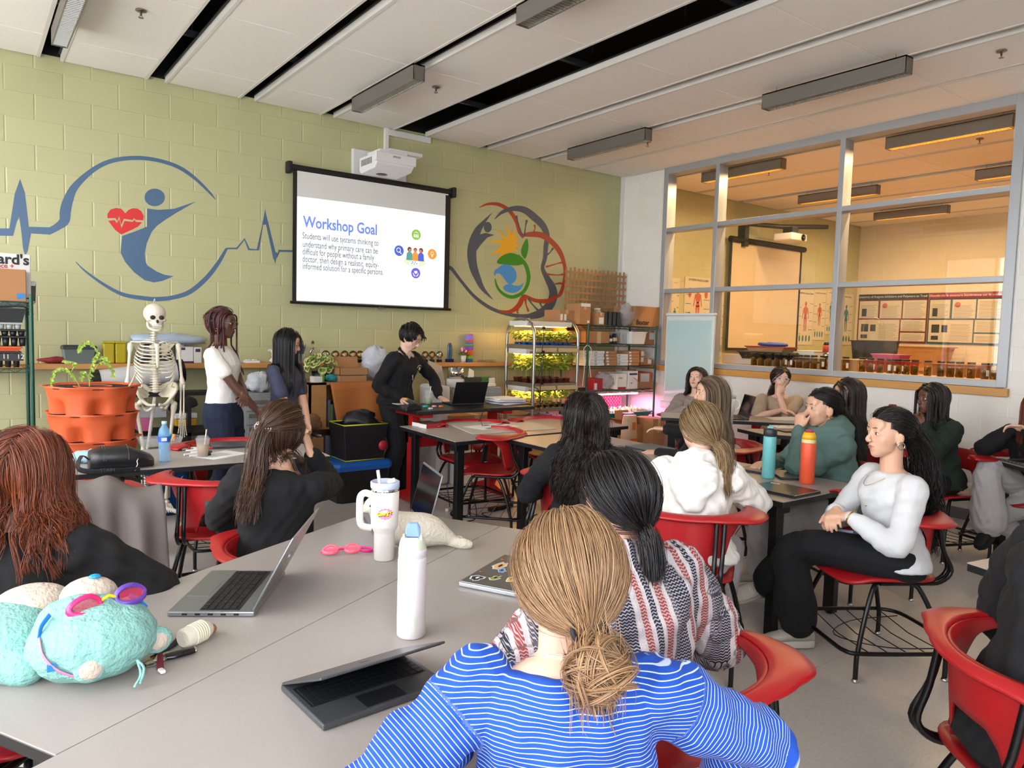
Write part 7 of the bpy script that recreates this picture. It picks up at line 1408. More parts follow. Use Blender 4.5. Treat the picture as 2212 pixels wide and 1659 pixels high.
def bajamat():
    m=bpy.data.materials.new('striped baja weave');m.use_nodes=True;nt=m.node_tree;p=nt.nodes['Principled BSDF'];L=nt.links
    a=N(nt,'Attribute',attribute_name='across');b_=N(nt,'Attribute',attribute_name='stripe')
    mu=N(nt,'Math',operation='MULTIPLY_ADD');mu.inputs[1].default_value=1/.16;mu.inputs[2].default_value=10.12;L.new(a.outputs['Fac'],mu.inputs[0]);fr=N(nt,'Math',operation='FRACT');L.new(mu.outputs[0],fr.inputs[0])
    r=N(nt,'ValToRGB');r.color_ramp.interpolation='CONSTANT';e=r.color_ramp.elements
    cs=[(0,'1D2233'),(.30,'BDB3B4'),(.40,'8E3B36'),(.50,'BDB3B4'),(.56,'1D2233'),(.66,'BDB3B4'),(.72,'8E3B36'),(.84,'BDB3B4'),(.92,'4A4650')]
    e[0].color=(*lin(cs[0][1]),1);e[1].position=.3;e[1].color=(*lin(cs[1][1]),1)
    for q,c in cs[2:]: x=e.new(q);x.color=(*lin(c),1)
    # zigzag knit flecks of the pale yarn
    za=N(nt,'Math',operation='MULTIPLY');za.inputs[1].default_value=1/.011;L.new(a.outputs['Fac'],za.inputs[0]);pp=N(nt,'Math',operation='PINGPONG');pp.inputs[1].default_value=.5;L.new(za.outputs[0],pp.inputs[0])
    zb=N(nt,'Math',operation='MULTIPLY');zb.inputs[1].default_value=1/.0075;L.new(b_.outputs['Fac'],zb.inputs[0]);sm_=N(nt,'Math',operation='ADD');L.new(pp.outputs[0],sm_.inputs[0]);L.new(zb.outputs[0],sm_.inputs[1]);f2=N(nt,'Math',operation='FRACT');L.new(sm_.outputs[0],f2.inputs[0])
    g=N(nt,'Math',operation='GREATER_THAN');g.inputs[1].default_value=.62;L.new(f2.outputs[0],g.inputs[0])
    mx=N(nt,'MixRGB');mx.inputs['Color2'].default_value=(*lin('B3A9AA'),1);sc_=N(nt,'Math',operation='MULTIPLY');sc_.inputs[1].default_value=.8;L.new(g.outputs[0],sc_.inputs[0]);L.new(sc_.outputs[0],mx.inputs['Fac']);L.new(fr.outputs[0],r.inputs[0]);L.new(r.outputs[0],mx.inputs['Color1']);L.new(mx.outputs[0],p.inputs['Base Color'])
    nz=N(nt,'TexNoise',Scale=260.);tc=N(nt,'TexCoord');L.new(tc.outputs['Object'],nz.inputs['Vector']);ad=N(nt,'Math',operation='ADD');L.new(nz.outputs['Fac'],ad.inputs[0]);L.new(f2.outputs[0],ad.inputs[1]);b=N(nt,'Bump',Strength=.7,Distance=.003);L.new(ad.outputs[0],b.inputs['Height']);L.new(b.outputs[0],p.inputs['Normal']);p.inputs['Roughness'].default_value=.95
    MATS['striped baja weave']=m;return m
M_stripe=stripemat();M_baja=bajamat()
HM=dict(black=hairmat('hair black','0A0809','1E1818',.38),wavy=hairmat('hair dark brown black','0E0A0A','2C1F1C',.4),brown=hairmat('hair brown','2A1B12','5A3D2A',.42),dkbrown=hairmat('hair dark brown','1A110D','38261B',.42),red=hairmat('hair copper','42190C','84401F',.42),blonde=hairmat('hair strawberry blonde','7E6046','AC8660',.42),hil=hairmat('hair highlighted','2B1D15','8A7258',.42),dblonde=hairmat('hair dark blonde','4A3524','A88A60',.42),braid=hairmat('hair auburn braids','1C0C0C','5A2A26',.5),braid2=hairmat('hair black braids','0C0909','2E2020',.5))
mat('browdk','1E1410',.7);mat('browfair','6A4A34',.7);M_clear=mat('clear frame','C9D0D2',.15,spec=.8);M_metalf=mat('metal frame','8C7A5E',.3,.9);M_bframe=mat('black frame','0C0C0E',.25)
M_tort=mat('tortoise frame','3A2018',.3)
def brace(c0,c1,r,m,d,name='bracelet'):
    pass
# --- standing presenters
def x1(d):
    glasses(d,M_metalf,.022,.015);hoop(d,1,.009,M_gold);nb=d['nb'];G().tube([nb+d['X']*math.cos(a)*.068+d['Y']*(.03+math.sin(a)*.062)-d['U']*(.03+.035*math.sin(a)) for a in np.linspace(-.2,PI+.2,14)],.0011,5).obj('necklace',M_gold,d['t'])
person('p1','woman with dark red braids, white top and dark blue trousers, standing by the skeleton',None,(.72,-.55),'deep',hz=.86,sc=.965,lean=-3,hpx=(482,668,'y',5.75),head=(-6,-2,0),
 hands={'R':((.02,.30,.86),(.7,-.5,-.3),(-.25,.75,-.6),(-1,0,.1),.4,1),'L':((.13,.22,1.02),(-.8,-.2,-.7),(.9,.25,-.2),(0,-.5,-1),.35,1)},
 top=dict(mat=M_wtop,sl=.27,slim=.0,nk=1.04,nw=.06,e=.008,hem=.06,amp=.003,tuck=.02),bot=dict(mat=M_navy,flare=.05,r=.03,hi=.16,e=.02),shoe=(M_bshoe,M_sol),
 hr=dict(length=.2,mat=HM['braid'],n=120,per=4,tie=(0,-.105,.03),w=.0032,braids=(46,.46,.0048),seed=3,btie=0,vol=.18,part=0.,brow='dk'),extra=x1)
def x2(d): glasses(d,M_metalf,.020,.015)
person('p2','woman with long straight black hair in a slate navy short-sleeved top, standing',None,(.55,-.8),'light',hz=.79,sc=.90,lean=3,hpx=(622,714,'y',5.7),head=(22,-16,0),
 hands={'R':((.06,.2,.72),(.8,-.6,-.2),(-.6,.5,-.6),(-1,0,0),.4),'L':((-.04,.22,.70),(-.8,-.5,-.2),(.6,.5,-.6),(1,0,0),.4)},
 top=dict(mat=M_slate,sl=.36,slim=.006,nk=1.0,amp=.003),bot=dict(mat=M_slate,flare=.01),shoe=(M_bshoe,M_sol),hr=dict(length=.46,mat=HM['black'],n=330,per=6,part=.01,vol=.12,back=.2,seed=5),extra=x2)
def x3(d):
    glasses(d,M_metalf,.022,.016);c=d['sat'](.80)
    p=c+d['X']*-.085+d['Y']*.136;g=G();g.lathe([(.0,.0),(.034,.0),(.034,.002),(.0,.0025)],p,20,0,d['Y']);g.lathe([(.0,.0022),(.026,.0022),(.026,.003),(.0,.003)],p,20,1,d['Y'])
    g.tube([p+d['Y']*.003+d['X']*(.03*math.cos(a))+d['U']*(.03*math.sin(a)) for a in np.arange(18)*PI/9],.0016,4,closed=True,m=1);g.box(p+d['Y']*.004+d['U']*.004,(.016,.002,.02),None,0);g.box(p+d['Y']*.004-d['U']*.012,(.03,.002,.004),None,0);g.obj('round_badge',[MATS['lace w'],MATS['ink b']],d['t'])
    n0=d['nb'];g=G();g.poly([n0+d['X']*.045+d['Y']*.062+d['U']*.02,n0+d['Y']*.155-d['U']*.20,n0-d['X']*.045+d['Y']*.062+d['U']*.02,n0+d['Y']*.05+d['U']*.05],d['Y']*.01);g.obj('undershirt',mat('beige tee','B5A48F',.9),d['t'],.003)
    g=G()
    for s_ in (-1,1): g.tube([n0+d['X']*s_*.062+d['Y']*-.03+d['U']*.045,n0+d['X']*s_*.068+d['Y']*.04+d['U']*.02,n0+d['X']*s_*.045+d['Y']*.10-d['U']*.05,n0+d['X']*s_*.004+d['Y']*.155-d['U']*.19],[.012,.018,.014,.004],8,flat=.5)
    g.tube([n0+d['X']*.062+d['Y']*-.03+d['U']*.045,n0-d['Y']*.068+d['U']*.04,n0-d['X']*.062+d['Y']*-.03+d['U']*.045],.016,8);g.obj('jacket_collar',M_bfleece,d['t'])
    G().tube([d['sat'](k)+d['Y']*yy for k,yy in ((.8,.146),(.6,.137),(.4,.122),(.2,.133),(.02,.14))],.0022,5).obj('zip',M_dk,d['t'])
mat('lace w','D5D3CC',.7);mat('ink b','141418',.7)
HLm=Pz(874,868,.885);HRm=Pz(957,864,.885)
person('p3','man in a black zip jacket and glasses bending over the red-legged desk',None,(.42,-.9),'fair',hz=.87,sc=1.0,lean=17,hpx=(888,702,'y',6.05),head=(8,-34,0),hoff=(0,.03,-.02),wh=True,
 hands={'R':(HLm+[0,.06,.02],(-.9,.6,-.2),(.25,-.9,-.15),(0,0,-1),.5),'L':(HRm+[0,.06,.02],(.9,.6,-.1),(.1,-.95,-.2),(0,0,-1),.6)},
 top=dict(mat=M_bfleece,sl=1.,e=.016,arme=.016,hem=-.06,nw=.07,nk=1.02,amp=.007,name='jacket',vx=.009,cuff=-.004),bot=dict(mat=M_btrs,r=.026,flare=.02),shoe=(M_bshoe,M_bshoe),hr=dict(length=.065,mat=HM['black'],n=520,per=5,part=.02,fwd=.5,back=.1,vol=.22,hl=.02,seed=9,w=.0022),extra=x3)
# --- seated audience
def x4(d): glasses(d,M_tort,.023,.017)
person('p4','red-haired woman in a black jumper and blue jeans at the left edge',None,(.66,.75),'fair',hz=.54,sc=.97,lean=10,hpx=(66,936,1.215),head=(4,-4,0),wh=True,twist=4,
 hands={'R':(np.array([.36,2.62,.79]),(.7,-.6,-.5),(-.3,.9,.1),(-.4,0,-1),.5,-1),'L':(np.array([.30,2.70,.75]),(-.8,.2,-.6),(.7,.6,.1),(0,0,1),.5,-1)},
 top=dict(mat=M_bknit,e=.02,arme=.024,amp=.010,fsc=20,nw=.066,vx=.007),bot=dict(mat=M_jean,r=.02,vx=.008),shoe=(M_sneak,M_sol),feet={'L':((-.12,.62,.075),(-.1,.1,1),(0,1,0)),'R':((.05,.66,.075),(.2,.1,1),(0,1,0))},
 hr=dict(length=.46,mat=HM['red'],n=900,per=8,part=.01,vol=.16,wave=.012,freq=26,back=.5,seed=4,bE=1.12,brow='fair',w=.0012,spread=.010),extra=x4,vox=.0042)
def x5(d):
    c=d['hc']+d['Rh']@np.array([-.035,-.118,.012]);g=G();Rc=d['Rh']@rotm(0,0,-.28)
    for k in range(3):
        a0,b0=.042-.010*k,.024-.006*k;g.tube([c+Rc@np.array([a0*math.cos(a),-.006-.004*k-.0*abs(math.cos(a)),b0*math.sin(a)]) for a in np.arange(20)*PI/10],.0018,6,closed=True)
    rg=np.random.default_rng(2)
    for k in range(14):
        q=rg.uniform(-1,1,2);q=q/max(1,np.linalg.norm(q))*.85;r=.006+.004*rg.random();g.tube([c+Rc@np.array([q[0]*.04+r*math.cos(a),-.010,q[1]*.022+r*math.sin(a)]) for a in np.linspace(0,4.6,9)],.0013,5)
    o=g.obj('hair_clip',M_chrome,d['t']);g=G();g.ell(c,(.043,.006,.025),Rc);g.obj('clip_back',M_black,o)
El=Pz(712,1120,.78)
person('p5','woman with half-up brown hair and a silver filigree clip, black jumper, chin on hand',None,(.50,.86),'light',hz=.54,sc=.95,lean=14,side=7,hpx=(612,876,1.215),head=(-12,-8,4),wh=False,
 hands={'R':(('h',.105,.06,-.10),(.35,1.,-.8),(-.25,.1,.8),(-1,.1,-.1),1.1),'L':((-.05,.30,.70),(-1,-.3,-.3),(.5,.8,0),(0,0,-1),.4)},
 top=dict(mat=M_bknit,e=.012,arme=.014,amp=.006,hem=-.04),bot=dict(mat=M_btrs),shoe=(M_bshoe,M_sol),
 hr=dict(length=.22,mat=HM['brown'],n=340,per=7,tie=(-.03,-.112,.015),w=.0016,tail=dict(length=.40,n=170,per=6,dir=(-.3,-.6,-.8),wave=.010,spread=.013),freq=24,seed=6,vol=.12,zmin=-.1,loose=dict(n=220,zmax=.15,zmin=-.9,length=.40,wave=.012,back=.8,w=.0014,zz=0)),extra=x5,vox=.0042)
person('p6','person with very long wavy near-black hair in a black sweatshirt, seen from behind mid-room',None,(.62,.78),'tan',hz=.54,sc=.94,lean=6,hpx=(1264,857,1.215),head=(10,0,0),
 top=dict(mat=M_bfleece,e=.02,arme=.022,amp=.008,hem=-.1),bot=dict(mat=M_btrs,r=.02),shoe=(M_bshoe,M_sol),hr=dict(length=.62,mat=HM['wavy'],n=800,per=7,part=0.,vol=.3,wave=.018,freq=30,back=1.0,seed=8,w=.0016,spread=.010,K=34))
def x7(d): pass
person('p7','person with black hair tied back in a striped black, white and rust woven hoodie',None,(.34,.94),'tan',hz=.53,sc=.95,lean=13,side=-7,hpx=(1333,988,1.235),head=(14,-8,0),
 top=dict(mat=M_baja,e=.036,arme=.034,amp=.009,hem=-.12,hood=1.12,attr=True,vx=.006,name='hoodie',nk=1.02,nw=.085),bot=dict(mat=M_btrs),shoe=(M_bshoe,M_sol),
 hr=dict(length=.2,mat=HM['black'],n=560,per=7,tie=(0,-.11,-.07),w=.0014,vol=.14,tail=dict(length=.12,n=60,per=6,g=(0,-.2,-1)),seed=7,part=.01),vox=.0042)
def x8(d):
    nb=d['nb'];G().tube([nb+d['X']*math.cos(a)*.075+d['Y']*(math.sin(a)*.070-.005)-d['U']*(-.012+.03*math.sin(a)) for a in np.arange(28)*PI/14],.0009,5,closed=True).obj('necklace',M_chrome,d['t'])
    g=G();T=d['hc']+d['Rh']@np.array([.02,-.118,-.05]);g.tube([T+d['Rh']@np.array([.028*math.cos(a),-.004+.012*math.sin(a*1.0),.022*math.sin(a)]) for a in np.arange(20)*PI/10],.004,8,closed=True);g.obj('hair_tie',M_black,d['t'])
person('p8','person with a strawberry blonde bun in a blue and white striped top, in front',None,(.60,.80),'fair',hz=.54,sc=.97,lean=9,hpx=(1228,1122,1.222),head=(6,-8,5),wh=True,neck=.07,side=-1,
 hands={'L':(Pz(985,1600,.79),(-.9,-.1,-.3),(.9,.35,0),(0,0,-1),.4,-1),'R':(np.array([1.18,.90,.60]),(.9,-.6,-.1),(0,1,0),(0,0,-1),.4)},
 top=dict(mat=M_stripe,e=.016,arme=.020,amp=.009,fsc=20,hem=-.1,nw=.080,nk=1.0,attr=True,vx=.0045),bot=dict(mat=M_btrs),shoe=(M_sneak,M_sol),
 hr=dict(length=.2,mat=HM['blonde'],n=1700,per=8,tie=(.022,-.112,-.060),w=.0008,spread=.009,vol=.10,bun=.054,bunoff=(.012,-.030,-.042),bn=110,bper=10,tail=dict(length=.13,n=70,per=8,dir=(.5,-.5,-.9),spread=.02,wave=.006),seed=12,brow='fair'),extra=x8,vox=.0036)
def x9(d): pass
person('p9','woman with a low dark blonde ponytail in a white hoodie, seen from behind',None,(.84,.54),'fair',hz=.54,sc=.97,lean=12,hpx=(1512,874,1.23),head=(42,-8,0),
 hands={'R':((.12,.42,.80),(.7,-.4,-.4),(-.6,.7,0),(0,0,-1),.3),'L':((-.12,.42,.80),(-.7,-.4,-.4),(.6,.7,0),(0,0,-1),.3)},
 top=dict(mat=M_whood,e=.026,arme=.028,amp=.010,hem=-.04,hood=1.05,name='hoodie',nw=.075),bot=dict(mat=M_greyp,r=.02,e=.014,amp=.006),shoe=(M_sneak,M_sol),
 hr=dict(length=.2,mat=HM['dblonde'],n=420,per=7,tie=(.02,-.11,-.075),w=.0014,vol=.13,tail=dict(length=.26,n=120,per=6,dir=(.8,-.5,-.3),wave=.006,spread=.012,g=(.0,-.1,-1)),freq=20,seed=14,brow='fair'))
person('p10','girl with long brown hair in a brown grey jumper looking up, beside the whiteboard',None,(-.62,-.75),'fair',hz=.54,sc=.93,lean=8,hpx=(1506,796,1.235),head=(-32,12,0),iris=M_irisb,
 top=dict(mat=M_tanh,e=.018,arme=.02,amp=.008),bot=dict(mat=M_btrs),shoe=(M_sneak,M_sol),hands={'L':((-.1,.3,.86),(-.7,-.4,-.4),(.4,.8,0),(0,0,-1),.4),'R':((.1,.3,.86),(.7,-.4,-.4),(-.4,.8,0),(0,0,-1),.4)},
 hr=dict(length=.42,mat=HM['dkbrown'],n=280,per=6,part=-.01,vol=.12,seed=15,back=.4,wave=.004))
person('p11','woman with long brown hair with pale highlights, head turned left, near the laptop table',None,(-.45,.88),'light',hz=.54,sc=.97,lean=4,hpx=(1535,816,1.275),head=(32,-2,0),
 top=dict(mat=M_bfleece,e=.016,arme=.018),bot=dict(mat=M_btrs,r=.015),shoe=(M_bshoe,M_sol),hr=dict(length=.58,mat=HM['hil'],n=420,per=6,part=.015,vol=.2,seed=16,back=.9,wave=.004,freq=18,bE=1.04),
 hands={'R':((.30,.42,.86),(.8,-.3,-.4),(.1,1,0),(0,0,-1),.35),'L':((-.15,.35,.75),(-.7,-.4,-.4),(.4,.8,0),(0,0,-1),.4)})
def x12(d): glasses(d,M_clear,.024,.018,.002)
person('p12','woman in tan T-shirt and clear glasses resting her mouth on her hand',None,(-.76,-.65),'fair',hz=.55,sc=.95,lean=9,hpx=(1688,796,1.258),head=(6,0,-4),iris=M_irisb,
 hands={'L':(('h',.03,.125,-.135),(-.1,.5,-1.2),(-.25,-.1,.85),(.1,-1,.1),1.0,1),'R':((.02,.33,.86),(.9,-.1,-.5),(-.9,.4,0),(0,0,-1),.3)},
 top=dict(mat=M_tan,sl=.4,e=.012,arme=.016,amp=.005,nk=1.0),bot=dict(mat=M_btrs),shoe=(M_sneak,M_sol),hr=dict(length=.2,mat=HM['dkbrown'],n=260,per=6,tie=(.02,-.10,-.06),w=.0018,vol=.16,tail=dict(length=.18,n=60,per=6,dir=(.9,-.1,-.4),wave=.01,spread=.012),seed=17),extra=x12)
def x13(d): hoop(d,-1,.008,M_gold)
person('p13','woman with dark hair in a sage green sweatshirt, hand over her mouth, facing left',None,(-.86,.50),'light',hz=.54,sc=1.0,lean=20,hpx=(1778,842,1.25),head=(2,-4,0),
 hands={'L':(('h',-.005,.145,-.125),(-.35,.3,-1.),(.1,-.08,.9),(.3,-1,.1),1.0,1),'R':((.1,.42,.78),(.7,-.4,-.4),(-.4,.8,0),(0,0,-1),.4)},
 top=dict(mat=M_sage,e=.028,arme=.028,amp=.011,hem=-.12,name='sweatshirt',collar=.5,nw=.068),bot=dict(mat=M_greyp,r=.03,flare=.02,amp=.008),shoe=(M_sneak,M_sol),hr=dict(length=.2,mat=HM['black'],n=420,per=7,tie=(0,-.11,-.03),w=.0015,vol=.1,tail=dict(length=.42,n=200,per=6,wave=.004,spread=.018),seed=18),extra=x13)
person('p14','woman with long straight brown hair falling down her back, behind the sage sweatshirt',None,(-.8,.6),'light',hz=.54,sc=.96,lean=5,hpx=(1832,820,1.26),head=(0,-4,0),
 top=dict(mat=M_bfleece,e=.016,arme=.018),bot=dict(mat=M_greyp,r=.02),shoe=(M_bshoe,M_sol),hr=dict(length=.52,mat=HM['dkbrown'],n=420,per=6,part=0,vol=.16,seed=19,back=.9))
person('p15','person with long black braids in a dark green hoodie, chin resting on folded hands',None,(-.94,.34),'deep2',hz=.54,sc=.98,lean=14,hpx=(2014,830,1.25),head=(-8,0,0),
 hands={'L':(('h',-.055,.105,-.185),(-.7,.6,-1.),(.6,.1,.35),(.2,-1,.1),1.25,1),'R':(('h',.055,.115,-.19),(.7,.6,-1.),(-.6,.1,.35),(-.2,-1,.1),1.25,1)},
 top=dict(mat=M_fgreen,e=.028,arme=.030,amp=.010,hood=1.2,name='hoodie',nw=.075),bot=dict(mat=M_btrs),shoe=(M_bshoe,M_sol),hr=dict(length=.30,mat=HM['braid2'],n=160,per=5,part=.01,w=.0028,braids=(110,.40,.0042),seed=20,vol=.16,back=.3))
def x16(d):
    hoop(d,-1,.017,M_chrome,.0026);nb=d['nb']
    for k in (0,1): G().tube([nb+d['X']*math.cos(a)*.066+d['Y']*(.045*math.sin(a)+.002+.085*max(0,math.sin(a)))-d['U']*(-.008+(.05+.10*k)*max(0,math.sin(a))**2) for a in np.arange(24)*PI/12],.0011,5,closed=True).obj('necklace',M_gold,d['t'])
    a,e,w,h=d['A']['L'];u=nrm(w-e);x,y=frame(u);G().tube([w-u*.015+(x*math.cos(q)+y*math.sin(q))*.037 for q in np.arange(14)*PI/7],.0035,6,closed=True).obj('bracelet',M_gold,d['t'])
    G().box(d['pel']+np.array([-.01,.20,.115]),(.075,.15,.012),(.2,.1,.5)).obj('phone_case',mat('lilac phone','6A6880',.3),d['t'],.003)
person('p16','woman in a pale grey long-sleeved top and black trousers, legs crossed, hands clasped',None,(-.86,.52),'light',hz=.54,sc=1.0,lean=6,hpx=(1922,885,1.235),head=(3,-2,0),wf=True,
 hands={'L':((-.045,.255,.74),(-.8,-.5,-.3),(.75,.6,-.15),(.1,-.3,-1),.7,-1),'R':((.045,.265,.745),(.8,-.5,-.3),(-.75,.6,-.15),(0,-.3,-1),.7,-1)},
 feet={'L':(Pz(1655,1262,.24),(-.8,.3,1.2),(-.8,.45,-.25)),'R':(Pz(1725,1360,.09),(-.6,.8,1),(-.75,.62,-.05))},
 top=dict(mat=M_marl,e=.008,arme=.010,amp=.005,nk=1.03,hem=-.08),bot=dict(mat=M_btrs,r=.018,flare=.04,amp=.009,fsc=12,len=.88),shoe=(M_sneak,M_sol,M_lace),
 hr=dict(length=.2,mat=HM['black'],n=440,per=7,tie=(0,-.115,.0),w=.0015,vol=.1,tail=dict(length=.62,n=260,per=7,wave=.022,spread=.022,dir=(0,-1,-.4)),freq=34,bun=.035,seed=21),extra=x16,vox=.0042)
def x17(d): glasses(d,M_bframe,.024,.018,.0022)
person('p17','person with glasses and grey wide trousers behind a laptop at the right edge',None,(-.93,-.25),'fair',hz=.54,sc=.95,lean=14,hpx=(2246,850,1.22),head=(0,-6,0),wh=True,
 hands={'R':(Pz(2180,925,.0)*0+np.array([5.83,1.98,.98]),(-.2,.9,-.9),(-.2,-.9,.1),(-.6,0,-.8),.6),'L':(np.array([5.83,1.90,.98]),(-.2,-.9,-.9),(-.2,.9,.1),(-.6,0,-.8),.6)},wf=True,
 feet={'R':(Pz(2135,1135,.30),(-.9,.3,1.),(-.85,.1,-.45)),'L':(Pz(2190,1175,.08),(-.9,-.1,1),(-.9,.1,0))},
 top=dict(mat=M_bfleece,e=.02,arme=.022),bot=dict(mat=M_greyp,r=.03,flare=.05,amp=.008),shoe=(M_bshoe,M_bshoe),hr=dict(length=.4,mat=HM['red'],n=260,per=6,seed=22,vol=.12),extra=x17)
person('p18','person in black, bent forward, with one grey sneaker sole tucked behind, at the bottom right',(2.18,.64),(.79,-.61),'light',hz=.54,sc=1.0,lean=16,head=(0,-10,0),eyes=False,wf=True,
 feet={'L':(Pz(2085,1475,.26)+[0,0,0],(.7,.0,1.),(-.35,-.1,-.9),(-.75,.62,.3)),'R':(Pz(2110,1640,.06),(.6,.3,1),(.5,.85,0))},
 top=dict(mat=M_bfleece,e=.028,arme=.030,amp=.010),bot=dict(mat=M_btrs,r=.022),shoe=(M_sneak,M_gsole),hr=dict(length=.3,mat=HM['dkbrown'],n=200,per=5,seed=23))

# ================================================================ THINGS ON THE TABLES
ZT_=.7405
M_wbot=mat('white powder bottle','DAD4D6',.45,bump=(500,.1,.0004));M_mint=mat('pale mint','C9D2BC',.4);M_lbl=mat('dusty blue','7696BE',.4);M_offw=mat('warm white enamel','DCD5CF',.35);M_sil2=mat('laptop silver','8C8F92',.32,.7);M_dsil=mat('laptop lid grey','6E6F70',.35,.6);M_scrb=mat('laptop screen','0A0C12',.1);M_key=mat('key black','15161A',.5);M_spg=mat('laptop space grey','5C5D60',.35,.6)
p=Pz(900,1380,ZT_)
t=thing('water_bottle','tall white water bottle with a pale green collar and blue flip lid in the foreground','bottle',(p[0],p[1]+.03,ZT_),-.55)
G().lathe([(0,0),(.034,0),(.0375,.004),(.038,.03),(.038,.205),(.036,.215),(0,.215)],n=40).obj('body',M_wbot,t)
G().lathe([(.0365,.214),(.037,.222),(.0365,.236),(0,.236)],n=40).obj('neck_band',mat('pale lilac','D2CAD2',.4),t)
g=G();g.lathe([(.0362,.236),(.034,.25),(.030,.262),(.024,.268),(0,.268)],n=40);g.obj('collar',M_mint,t)
g=G();g.poly([(-.019,-.016+.034*0,.262),(.019,-.016,.262),(.019,.004,.286),(.012,.008,.298),(-.012,.008,.298),(-.019,.004,.286)],(0,.009,.003));g.box((0,-.014,.262),(.036,.014,.012));g.obj('flip_lid',M_lbl,t,.003)
g=G()
for s in (-1,1): g.box((s*.0225,-.010,.264),(.006,.020,.020))
g.obj('hinge_ears',M_mint,t,.002);g=G();g.text('owala.',(0.006,-.0385,.02),(0,0,1),(-1,0,0),.018,0);g.xf(rotm(0,0,.30));g.obj('logo',M_mint,t)
p=Pz(838,1212,ZT_)
t=thing('handled_tumbler','white handled tumbler with a straw and a pink Gburger sticker','tumbler',(p[0],p[1]+.03,ZT_),-.45)
G().lathe([(0,0),(.033,0),(.035,.003),(.0365,.095),(.0375,.10),(.0465,.118),(.0475,.125),(.0495,.245),(0,.245)],n=40).obj('body',M_offw,t)
G().lathe([(.0496,.245),(.0498,.254),(.0485,.255)],n=40,cap=False).obj('steel_ring',M_chrome,t);G().lathe([(.049,.255),(.0505,.258),(.0505,.276),(.047,.278),(.045,.268),(0,.268)],n=40).obj('lid',mat('pale periwinkle','B9C3DC',.35),t)
G().tube([(-.017,-.012,.262),(-.026,-.014,.318)],.0058,12).obj('straw',mat('frosted straw','D8D9D6',.3),t);G().box((.022,.006,.276),(.03,.024,.014),(0,-.3,0)).obj('sip_tab',M_offw,t,.005)
G().tube(sm([(-.045,0,.228),(-.068,0,.236),(-.084,0,.222),(-.086,0,.18),(-.084,0,.135),(-.072,0,.118),(-.044,0,.112)],5),.0095,12,flat=1.3).obj('handle',M_offw,t)
g=G();yy=-.0502
def wrap(x,z,r=.0492): a=x/r;return (r*math.sin(a),-r*math.cos(a),z)
g.poly([wrap((.030 if i%2 else .0235)*math.cos(i*PI/14),.172+(.0215 if i%2 else .0165)*math.sin(i*PI/14),.0499) for i in range(28)][::-1]);g.obj('sticker',mat('sticker pink','E58BAA',.5),t)
for nm,m_,dx,dz,yo in (('lettering_shadow',M_black,.0012,-.0022,.0001),('lettering',mat('sticker yellow','E8D23A',.5),0,0,.0006)):
    q=G();q.text('Gburger',(-.027+dx,0,.164+dz),(1,0,.16),(-.16,0,1),.0175,0,bold=.0009,width=.054);v=q.v[0];v[:]=[wrap(a[0],a[2],.0502+yo) for a in v];q.obj(nm,m_,t)
# seal plush behind the tumbler
M_plw=mat('cream plush','CFC5B4',.95,bump=(110,1.,.006),var=.08,vs_=60)
a=Pz(800,1190,ZT_);b=Pz(975,1190,ZT_);mid=(a+b)/2+np.array([.03,.05,0]);ax=nrm((b-a)*[1,1,0]);rz=math.atan2(ax[1],ax[0])
t=thing('seal_plush','cream seal plush toy lying behind the handled tumbler','plush toy',(mid[0],mid[1],ZT_),rz)
g=G();chain(g,[(-.125,0,.135),(-.10,.0,.10),(-.03,0,.065),(.06,0,.06),(.13,0,.035),(.16,0,.02)],[.036,.048,.066,.062,.032,.018],16);g.ell((-.135,-.005,.155),(.042,.036,.036));g.ell((-.168,-.008,.143),(.022,.02,.016));chain(g,[(-.06,-.04,.05),(-.10,-.075,.022),(-.12,-.085,.015)],[.026,.022,.014],10);chain(g,[(.14,0,.02),(.19,-.02,.016),(.215,-.025,.014)],[.02,.022,.016],10);chain(g,[(.14,0,.02),(.18,.03,.016)],[.02,.018],10)
V,F,_n=remesh(g,.0035,4);meshnp('body',V,F,True,[M_plw],t);g=G();g.ell((-.150,-.035,.160),(.0045,.003,.005));g.obj('eye',M_blk,t);G().ell((-.189,-.010,.146),(.004,.006,.004)).obj('nose',M_blk,t)
g=G();[g.tube([(-.182,-.016,.138),(-.188+.004*k,-.05,.10+.01*k)],.0007,4) for k in range(3)];g.obj('whiskers',M_black,t)
G().poly([(-.128,-.05,.085),(-.108,-.055,.09),(-.098,-.062,.03),(-.122,-.060,.028)],(0,.001,0)).obj('care_tag',mat('silver tag','8E9296',.3,.5),t)
# swimming goggles
def goggles(name,label,loc,rz,tilt,frame_m,lens_m,strap_m,strap,rot3=None,second=None):
    t=thing(name,label,'goggles',loc,rz)
    for s in (-1,1):
        g=G();pts=[(s*.036+.026*math.cos(a)*(1+.12*s*math.cos(a)),.004*math.cos(2*a),.0+.0165*math.sin(a)) for a in np.arange(20)*PI/10];g.tube(pts,.0045,8,closed=True,flat=1.6);g.xf(rotm(tilt,0,0),(0,0,.02));g.obj('eye_cup',frame_m if s<0 or second is None else second,t)
        g=G();g.poly([(s*.036+.022*math.cos(a)*(1+.12*s*math.cos(a)),-.004,.0135*math.sin(a)) for a in np.arange(20)*PI/10]);g.xf(rotm(tilt,0,0),(0,0,.02));g.obj('lens',lens_m,t)
    g=G();g.tube([(-.012,0,.004),(0,-.004,.008),(.012,0,.004)],.003,6);g.xf(rotm(tilt,0,0),(0,0,.02));g.obj('nose_bridge',mat('goggle yellow','E8C21A',.4) if second is not None else frame_m,t)
    if strap: G().tube(sm(strap,6),.0016,6,flat=3.2).obj('strap',strap_m,t)
    return t
M_gp=mat('goggle clear pink','FF6F86',.15,alpha=.72);M_gpl=mat('goggle pink lens','FF7F8C',.05,alpha=.45);M_gst=mat('goggle hot pink','F0288C',.4)
